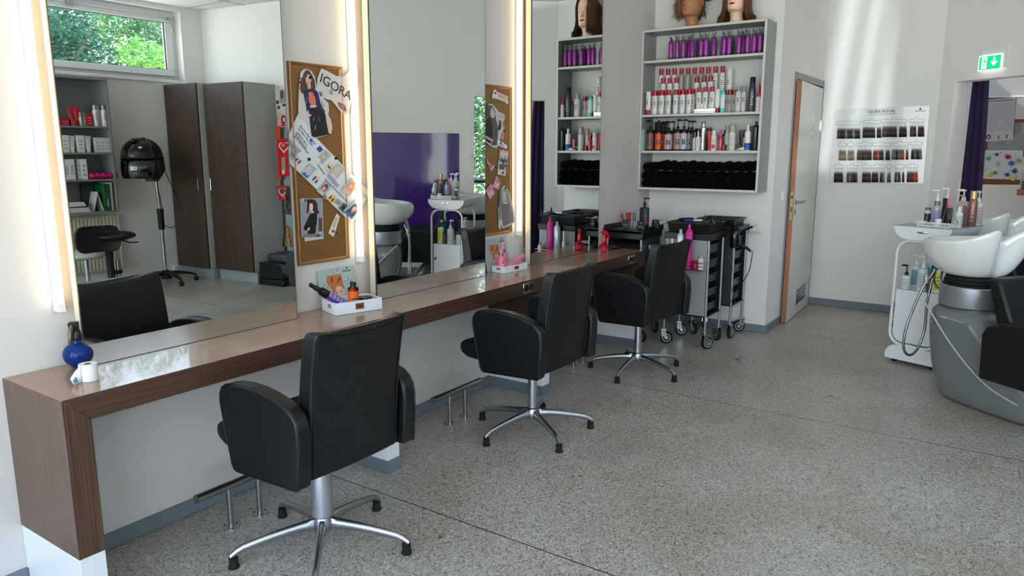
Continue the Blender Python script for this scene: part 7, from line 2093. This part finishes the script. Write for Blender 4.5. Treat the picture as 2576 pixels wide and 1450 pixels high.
for k, px in enumerate((203, 212)):
    plain('spray_bottle', 'small silver spray bottle, %s of the pair right of the red tubes' % ('left one' if k == 0 else 'right one'), q_loc(px, yq - .02 * k, ZQ[0]), .14, .017, (186, 184, 182), (150, 150, 150), .3, capr=.6, metal=.3)
boxi('product_box', 'small red box between the silver sprays and the white cans', 223, yq, ZQ[0], .055, .05, .125, (176, 24, 40), marks=(220, 150, 150))
for k, (px, lb) in enumerate(((241, 'left'), (250, 'middle'), (262, 'right'))):
    yy = yq - (.05 if k == 1 else 0)
    tq = plain('hairspray_can', 'white hairspray can with red lettering, %s of three on the upper product board' % lb, q_loc(px, yy, ZQ[0]), .215, .026, (220, 220, 220), (150, 150, 152), .2, cat='can', capmetal=.5, capr=.8)
    if k != 1:
        o = text('brand_print', 'OSiS+', .034, 'red_ink', tq, (0, .0268, .105), (0, 0, 0)); o.rotation_euler = Matrix(((0, -1, 0), (0, 0, 1), (-1, 0, 0))).transposed().to_euler()
        n_ = Vector((0, 1, 0)); up_ = Vector((0, 0, 1)); sd = n_.cross(up_)
        o.rotation_euler = Matrix(((up_.x, sd.x, n_.x), (up_.y, sd.y, n_.y), (up_.z, sd.z, n_.z))).to_euler()
for k, px in enumerate((163, 181, 202, 222)):
    z = ZQ[1]
    if k % 2: squeeze_tube('white squeeze tube standing on its cap, %s from the left on the second product board' % ordinal(k), 0, 0, 0, .165, .038, (206, 206, 200), (190, 190, 188), loc=q_loc(px, yq, z), rz=pi, mk=(150, 150, 150))
    else: boxi('product_box', 'white carton for a squeeze tube, %s from the left on the second product board' % ordinal(k), px, yq, z, .070, .045, .17, (214, 214, 210), marks=(150, 150, 150))
for k, px in enumerate((244, 257, 270)):
    boxi('product_box', 'slim pale grey carton, %s of three at the right of the second product board' % ordinal(k), px, yq, ZQ[1], .052, .045, .150, (196, 200, 206), marks=(130, 132, 140), group='slim pale grey cartons')
for k, px in enumerate((166, 180, 200, 211)):
    z = ZQ[2]
    tq = boxi('hairspray_box', ['white carton with dark lettering at the left end of the third product board', 'white carton with dark lettering, second on the third product board', 'grey-white carton behind the striped one on the third product board', 'white carton with striped side on the third product board'][k], px, yq - (.04 if k == 2 else 0), z, .055, .05, .205, (214, 214, 214), marks=None if k < 2 else (120, 122, 126))
    if k < 2:
        o = text('brand_print', 'OSiS+', .040, 'ink', tq, (0, .0256, .10), (0, 0, 0))
        n_ = Vector((0, 1, 0)); up_ = Vector((0, 0, 1)); sd = n_.cross(up_)
        o.rotation_euler = Matrix(((up_.x, sd.x, n_.x), (up_.y, sd.y, n_.y), (up_.z, sd.z, n_.z))).to_euler()
for k in range(5):
    px = 230 + 14.5 * k
    t = thing('pink_ball_bottle', 'round magenta bottle lying in the row, %s from the left' % ordinal(k), 'bottle', q_loc(px, yq, ZQ[2] + .0), 0, 'magenta bottles lying on the third product board')
    m = M(); m.sphere((0, 0, .033), .033, 16, 10); m.T = Matrix.Translation((.0, .03, .03)) @ Matrix.Rotation(-pi / 2, 4, 'X'); m.lathe([(.014, 0), (.014, .02), (0, .02)], seg=12); m.build('bottle_body', colmat((196, 20, 110), .35), t)
# books and folders on the bottom board
z = ZQ[3]; hs = [.018, .030, .012, .024, .020]; cs = [(206, 206, 204), (196, 196, 200), (90, 30, 40), (200, 200, 200), (210, 208, 206)]
for k in range(5):
    t = thing('book', ['lowest white folder of the stack lying on the bottom board', 'second white book from the bottom of the stack', 'thin dark red booklet in the stack', 'white book above the red booklet', 'spiral bound white book on top of the stack'][k], 'book', (3.66 + .008 * k, -5.46, z), 0, 'books stacked on the bottom board')
    M().box(-.17 + .008 * k, .17 - .022 * k, -.11, .11, 0, hs[k] - .001).build('book_cover', colmat(cs[k], .5), t, bevel=.0015)
    if k == 4:
        m = M()
        for i in range(16): m.tube([(-.12 + .013 * i + .004 * cos(a) * 0, .112 + .004 * cos(a), .010 + .008 * sin(a)) for a in [2 * pi * j / 10 for j in range(10)]], .0012, 5, closed=True)
        m.build('spiral_binding', 'white_gloss', t)
    z += hs[k]
t = thing('folder', 'green ring folder standing at the right of the bottom board', 'folder', (4.00, -5.46, ZQ[3]), radians(-4))
M().box(-.035, .035, -.12, .115, 0, .275).build('folder_cover', colmat((22, 84, 44), .4), t, bevel=.002)
o = text('printed_text', 'INFECT', .026, 'ink_white', t, (0, .116, .085), (0, 0, 0)); n_ = Vector((0, 1, 0)); up_ = Vector((0, 0, 1)); sd = n_.cross(up_); o.rotation_euler = Matrix(((up_.x, sd.x, n_.x), (up_.y, sd.y, n_.y), (up_.z, sd.z, n_.z))).to_euler()
t = thing('folder', 'dark green folder behind the green ring folder', 'folder', (3.925, -5.53, ZQ[3])); M().box(-.09, .03, -.03, .03, 0, .285).build('folder_cover', colmat((30, 46, 38), .5), t, bevel=.002)
t = thing('tent_card', 'white folded tent card in front of the green folder', 'card', (3.92, -5.42, ZQ[3])); M().prism([(-.05, 0), (-.052, .002), (.0, .20), (.048, .002), (.046, 0), (0, .19)], 'y', -.08, .06).build('card_sheet', colmat((204, 204, 206), .5), t, smooth=False)
t = thing('folder', 'slim white folder at the right end of the bottom board', 'folder', (4.06, -5.46, ZQ[3])); M().box(-.014, .014, -.11, .10, 0, .29).build('folder_cover', colmat((204, 204, 200), .5), t, bevel=.002)
# radiator below
t = thing('radiator', 'cream ribbed radiator under the product shelf', 'radiator', (3.30, YS + .002, .17))
M().box(0, .92, .03, .07, .0, .60).build('radiator_panel', mat('cream_rad', (206, 198, 170), .45), t, bevel=.004)
for k in range(24): M().box(.01 + .038 * k, .036 + .038 * k, .07, .082, .02, .58).build('rib', 'cream_rad', t, bevel=.003) if k % 1 == 0 else None
M().box(.1, .13, 0, .03, .1, .5).build('wall_bracket', 'cream_rad', t)
# stools
def star(root, R, mt, z=.05):
    for k in range(5):
        a = .4 + 2 * pi * k / 5; d = Vector((cos(a), sin(a), 0))
        l_ = M().tube([Vector((0, 0, .11)), d * R * .5 + Vector((0, 0, .095)), d * R + Vector((0, 0, .07))], [.020, .017, .012], 8).build('base_arm', mt, root)
        m = M(); m.T = Matrix.Translation(d * R + Vector((0, 0, .026))) @ Matrix.Rotation(a, 4, 'Z') @ Matrix.Rotation(pi / 2, 4, 'X'); m.lathe([(0, -.016), (.026, -.012), (.026, .012), (0, .016)], seg=14)
        m.T = None; m.tube([d * R + Vector((0, 0, .045)), d * R + Vector((0, 0, .075))], .008, 6); m.build('castor', 'black_plastic', l_)
a_ = MY((290, 594), 4.8)
t = thing('saddle_stool', 'black saddle stool with rounded backrest, chrome gas column and height lever', 'stool', (3.765, -4.80, 0))
M().sphere((0, 0, .625), .20, 24, 12, 0, (1, .85, .24)).build('seat', 'black_leather', t, sub=1)
M().lathe([(.0, .56), (.05, .56), (.075, .60), (0, .61)], seg=16).build('seat_plate', 'black_plastic', t)
M().lathe([(.014, .36), (.014, .58)], seg=14).build('piston', 'chrome', t); M().lathe([(.024, .10), (.024, .385), (.02, .39), (0, .39)], seg=16).build('gas_column', 'chrome', t)
M().tube([(.04, .02, .585), (.12, .05, .55), (.20, .06, .548)], .006, 8).build('height_lever', 'black_plastic', t)
star(t, .26, 'chrome')
bx_ = M(); rows = []
for z_, hw_ in ((.485, .13), (.50, .17), (.54, .198), (.61, .205), (.68, .198), (.725, .17), (.74, .13)):
    rows.append([(hw_ * k_, .042 * k_ ** 2, z_) for k_ in [(-1 + 2 * i / 10) for i in range(11)]] + [(hw_ * (1 - 2 * i / 10), .042 * (1 - 2 * i / 10) ** 2 - .045, z_) for i in range(11)])
bx_.T = Matrix.Translation((-.185, .03, 0)) @ Matrix.Rotation(radians(8), 4, 'Z'); bx_.grid(rows, True, cap0=True, cap1=True); bx_.build('backrest', 'black_leather', t, bevel=.006)
M().lathe([(.030, .16), (.034, .22), (.034, .40), (.040, .41), (.034, .42), (.040, .43), (.034, .44), (.040, .45), (.034, .46), (.040, .47), (.034, .48), (.0, .55)], (-.08, .02, 0), 18).build('bellows_post', 'black_plastic', t)
M().box(-.09, .02, -.01, .05, .25, .29).build('back_arm', 'black_plastic', t, bevel=.004)
t = thing('white_stool', 'stool with white upholstered seat behind the black saddle stool', 'stool', (3.62, -5.12, 0))
M().sphere((0, 0, .43), .235, 26, 12, 0, (1, .9, .22)).build('seat', mat('white_leather', (196, 194, 186), .5), t, sub=1)
M().lathe([(.022, .10), (.022, .42), (0, .42)], seg=14).build('gas_column', 'chrome', t); star(t, .25, 'chrome')
t = thing('wooden_trolley', 'small white side table at the mirror edge behind the stools', 'table', (3.30, -5.0, 0))
M().box(-.12, .10, -.14, .14, .36, .39).build('table_top', 'white_gloss', t, bevel=.004)
for sx_ in (-1, 1):
    for sy_ in (-1, 1): M().box(.10 * sx_ - .02, .10 * sx_, .11 * sy_ - .01, .11 * sy_ + .01, 0, .36).build('leg', 'white_gloss', t)
# display stand beside the wardrobe
PX_ = 5.46
t = thing('display_stand', 'grey perforated display stand beside the grey wardrobe side', 'stand', (PX_, -4.33, 0))
M().box(.0, .012, .012, .62, .30, 2.12).build('perforated_panel', mat('peg_grey', (150, 160, 164), .4, var=.05, vscale=90), t, bevel=.001)
M().box(-.004, .02, 0, .012, .0, 2.12).build('stand_post', 'alu', t); M().box(-.004, .02, .62, .634, .0, 2.12).build('stand_post', 'alu', t)
for z_ in (.60, 1.06, 1.63): M().tube([(.0, .03, z_), (-.10, .03, z_), (-.105, .03, z_ + .02)], .003, 6).build('peg_hook', 'chrome', t)
def peg(name, label, cat, pxs, x, col, prints=(), th=.006, group=None):
    P_ = [MXp(q, x) for q in pxs]; c = sum(P_, Vector()) / len(P_)
    # keep the item just outside the wardrobe side
    sh = max(0, (-4.345) - min(p.y for p in P_)); c = c + Vector((0, sh, 0)); P_ = [p + Vector((0, sh, 0)) for p in P_]
    t = thing(name, label, cat, c, 0, group)
    M().grid([[p - c + Vector((d, 0, 0)) for p in P_] for d in (0, th)], True, cap0=True, cap1=True).build('sheet', colmat(col, .4), t, smooth=False)
    if prints:
        ms = []; m = M()
        for k, (pp, cl) in enumerate(prints):
            mm = colmat(cl, .4)
            if mm not in ms: ms.append(mm)
            m.poly([MXp(q, x - .0012 - .0004 * k) + Vector((0, sh, 0)) - c for q in pp], ms.index(mm))
        m.build('printed_picture', ms, t, smooth=False)
    return t
def heart(cx, cy, w, h, n=24):
    return [(cx + w * (16 * sin(a) ** 3) / 17, cy - h * (13 * cos(a) - 5 * cos(2 * a) - 2 * cos(3 * a) - cos(4 * a)) / 17) for a in [2 * pi * k / n for k in range(n)]]
peg('poster', 'upright poster with small fashion figures at the top of the display stand', 'poster', [(685, 224), (722, 222), (728, 292), (690, 294)], 5.43, (196, 194, 192), [(quad(704, 244, 14, 32, 0), (150, 144, 136)), (el(703, 238, 4, 12), (96, 72, 60)), (quad(712, 265, 16, 6, 0), (92, 44, 66)), ([(688, 262), (696, 250), (704, 272), (696, 286)], (206, 200, 198)), (el(695, 271, 4, 5), (120, 56, 50)), (el(692, 258, 4, 5), (90, 50, 44))])
peg('photo_card', 'pink card with a portrait of a dark-haired girl on the display stand', 'card', [(698, 286), (730, 284), (732, 319), (698, 321)], 5.41, (214, 158, 156), [(el(713, 301, 6, 11), (60, 36, 36)), (el(714, 301, 3.4, 6), (226, 182, 164)), (quad(713, 315, 10, 6, 0), (170, 40, 100))])
peg('ribbon', 'orange ribbon hanging down the left side of the display stand', 'ribbon', [(688, 318), (700, 318), (702, 400), (703, 452), (694, 452), (692, 380)], 5.40, (200, 70, 40))
peg('packet', 'long red packet with a white heart window on the display stand', 'packet', [(697, 350), (728, 348), (736, 442), (704, 444)], 5.385, (190, 20, 30), [(heart(714, 370, 14, 17), (224, 216, 212)), (heart(714, 369, 11, 13), (176, 22, 34)), (quad(713, 412, 10, 34, -.05), (150, 140, 120)), (el(713, 433, 4, 6), (206, 200, 196)), (quad(712, 364, 9, 1.6, 0), (224, 190, 190)), (quad(712, 368, 9, 1.6, 0), (224, 190, 190))], group='red packets on the display stand')
peg('packet', 'small red packet with heart-shaped window lower on the display stand', 'packet', [(690, 469), (715, 466), (722, 503), (698, 504)], 5.37, (196, 26, 30), [(heart(706, 483, 11, 13), (216, 210, 206)), (heart(706, 482, 8.5, 10), (84, 74, 64)), (el(714, 495, 4, 5), (200, 190, 186)), (el(714, 495, 2.6, 3.6), (120, 70, 60))], group='red packets on the display stand')
def strands(name, label, px0, px1, ztop, zbot, x, cols, wav, n=26, seed=1, w=.0035):
    c = MXp(((px0 + px1) / 2, 500), x); yc = max(c.y, -4.32)
    t = thing(name, label, 'hair', (x, yc, ztop))
    rnd = random.Random(seed); m = M(); L_ = ztop - zbot; hw_ = abs(MXp((px1, 500), x).y - MXp((px0, 500), x).y) / 2
    for k in range(n):
        u = (k + .5) / n * 2 - 1
        pts = [(rnd.uniform(-.006, .006), u * hw_ * .3, 0)]
        for j in range(1, 9): pts.append((rnd.uniform(-.01, .01) + wav * sin(j * 2 + k), u * hw_ * (.3 + .7 * (j / 8) ** .7) + wav * cos(j * 2.2 + k), -L_ * j / 8))
        m.tube(spline(pts, 3), w, 5, m=int((u + 1) / 2 * len(cols) * .999))
    m.build('hair_strands', [colmat(q, .4) for q in cols], t)
    M().lathe([(.006, 0), (.008, .01), (.005, .02), (0, .02)], seg=10).build('band', 'black_plastic', t)
strands('curly_hairpiece', 'long curly brown hairpiece hanging on the display stand', 716, 736, 1.05, .76, 5.33, [(70, 44, 32), (96, 64, 44)], .008, seed=2, w=.003)
strands('hair_swatches', 'bundle of dark and blond hair swatches on a ring at the bottom of the stand', 704, 736, .62, .40, 5.33, [(60, 26, 22), (150, 116, 70), (190, 160, 104), (120, 90, 60), (170, 130, 80)], .001, seed=3, n=40)
# black box with cushion
t = thing('storage_box', 'black storage box on the floor beside the display stand', 'box', (5.06, -3.99, 0), radians(-6))
M().box(.01, .40, -.30, .05, .075, .25).build('box_body', 'black_plastic', t, bevel=.012, seg=3)
M().box(0, .41, -.31, .06, .0, .070).build('box_base', 'black_plastic', t, bevel=.012, seg=3)
t = thing('seat_cushion', 'dark grey padded cushion on top of the black storage box', 'cushion', (5.17, -4.03, .251), radians(-6))
M().box(-.06, .24, -.20, .10, 0, .095).build('cushion_pad', mat('dark_cushion', (56, 60, 66), .45), t, bevel=.035, seg=4)
FA = FA2
# bar chairs seen through the doorway
for k, (tt, nn) in enumerate(((.62, .62), (.25, 1.12))):
    t = thing('bar_chair', ['dark bar chair with ladder back just inside the room behind', 'dark bar chair with ladder back farther inside the room behind'][k], 'chair', aw(tt, nn, 0), arot(), 'bar chairs in the room behind')
    for sx_ in (-1, 1):
        for sy_ in (-1, 1):
            h_ = 1.10 if sy_ > 0 else .72
            M().tube([(sx_ * .19, sy_ * .19, 0), (sx_ * .17, sy_ * .17, .72)] + ([(sx_ * .17, .20, h_)] if sy_ > 0 else []), .013, 8).build('leg', mat('chair_steel', (110, 112, 116), .3, .7), t)
    M().box(-.19, .19, -.19, .19, .71, .75).build('seat', 'wenge', t, bevel=.01)
    M().box(-.18, .18, .185, .205, 1.0, 1.12).build('top_rail', 'wenge', t, bevel=.004)
    for z_ in (.84, .90, .95): M().tube([(-.17, .19, z_), (.17, .19, z_)], .007, 6).build('back_slat', 'chair_steel', t)
    M().tube([(-.175, -.18, .25), (.175, -.18, .25)], .010, 6).build('foot_rail', 'chair_steel', t)
# round wall mark and trees outside
m = M(); m.T = Matrix.Translation(aw(1.02, -.001, 1.35)) @ Matrix(((AD.x, 0, AN.x, 0), (AD.y, 0, AN.y, 0), (0, 1, 0, 0), (0, 0, 0, 1)))
m.lathe([(.045, -.004), (.047, -.003), (.047, 0)], seg=30)
o = m.build('cover_plate', 'wall_paint'); tag(o, 'round white blanking plate on the wall beside the purple panel', 'cover plate')
def tree(label, c, R, cols, n, seed, ls=.07, name='leafy_tree', trunk=True, sz=1.0):
    rnd = random.Random(seed); t = thing(name, label, 'tree', (c[0], c[1], 0), 0, 'trees outside the strip window')
    m = M()
    blobs = [(Vector((rnd.uniform(-1, 1) * R * .62, rnd.uniform(-1, 1) * R * .5, c[2] + rnd.uniform(-.8, .8) * R * .8 * sz)), R * rnd.uniform(.28, .5)) for _ in range(16)]
    for i in range(n):
        b, r_ = rnd.choice(blobs)
        d = Vector((rnd.gauss(0, 1), rnd.gauss(0, 1), rnd.gauss(0, 1))).normalized()
        p = b + d * r_ * rnd.uniform(.6, 1.08)
        u = Vector((rnd.gauss(0, 1), rnd.gauss(0, 1), rnd.gauss(0, .5))).normalized(); v = u.cross(d + Vector((rnd.gauss(0, .5), rnd.gauss(0, .5), rnd.gauss(0, .5)))).normalized()
        a = ls * rnd.uniform(.6, 1.2)
        m.face([m.p(p - u * a), m.p(p - v * a * .45 + u * a * .1), m.p(p + u * a), m.p(p + v * a * .45 + u * a * .1)], rnd.randrange(len(cols)))
    fo = m.build('foliage', [leaf_mat(q) for q in cols], t, smooth=False); fo['kind'] = 'stuff'
    if trunk:
        k_ = M().tube([(0, 0, 0), (.05, .02, c[2] * .6), (-.03, .05, c[2] + R * .5)], [.12, .09, .03], 8)
        for j in range(5): k_.tube([(0, 0, c[2] * .6), (rnd.uniform(-R, R) * .6, rnd.uniform(-R, R) * .5, c[2] + rnd.uniform(0, R * .7))], [.05, .015], 6)
        k_.build('trunk', mat('bark', (88, 74, 60), .9), t)
def leaf_mat(c):
    n = 'leaf_%02x%02x%02x' % c
    if n in MATS: return MATS[n]
    m = mat(n, c, .55); nt = m.node_tree; b = nt.nodes['Principled BSDF']
    tr = nt.nodes.new('ShaderNodeBsdfTranslucent'); tr.inputs[0].default_value = lin(c)
    mx_ = nt.nodes.new('ShaderNodeMixShader'); mx_.inputs[0].default_value = .4
    nt.links.new(b.outputs[0], mx_.inputs[1]); nt.links.new(tr.outputs[0], mx_.inputs[2]); nt.links.new(mx_.outputs[0], nt.nodes['Material Output'].inputs[0])
    return m
dk = [(44, 84, 58), (58, 104, 66), (34, 66, 50)]; br = [(120, 176, 70), (146, 196, 84), (96, 152, 60), (176, 206, 92)]; md = [(78, 122, 66), (92, 138, 74), (60, 100, 58)]
tree('dark green tree outside the strip window on the left of the first mirror', (5.25, -9.6, 2.65), 1.25, dk, 15000, 1, .045)
tree('bright yellow-green tree outside the strip window', (6.75, -9.1, 2.55), .85, br, 13000, 2, .045)
tree('mid green tree outside behind the bright one', (7.9, -10.8, 3.0), 1.35, md, 12000, 3, .05)
tree('mid green tree outside on the far left', (4.9, -12.4, 4.2), 1.2, md, 9000, 4, .05)
tree('tall dark tree outside between the bright and the dark tree', (7.4, -13.6, 3.2), 1.5, dk, 9000, 5, .06)
tree('green hedge tree outside behind the room at the doorway', aw(1.3, 4.3, 1.3), 1.5, dk + md, 14000, 6, .05, trunk=False)
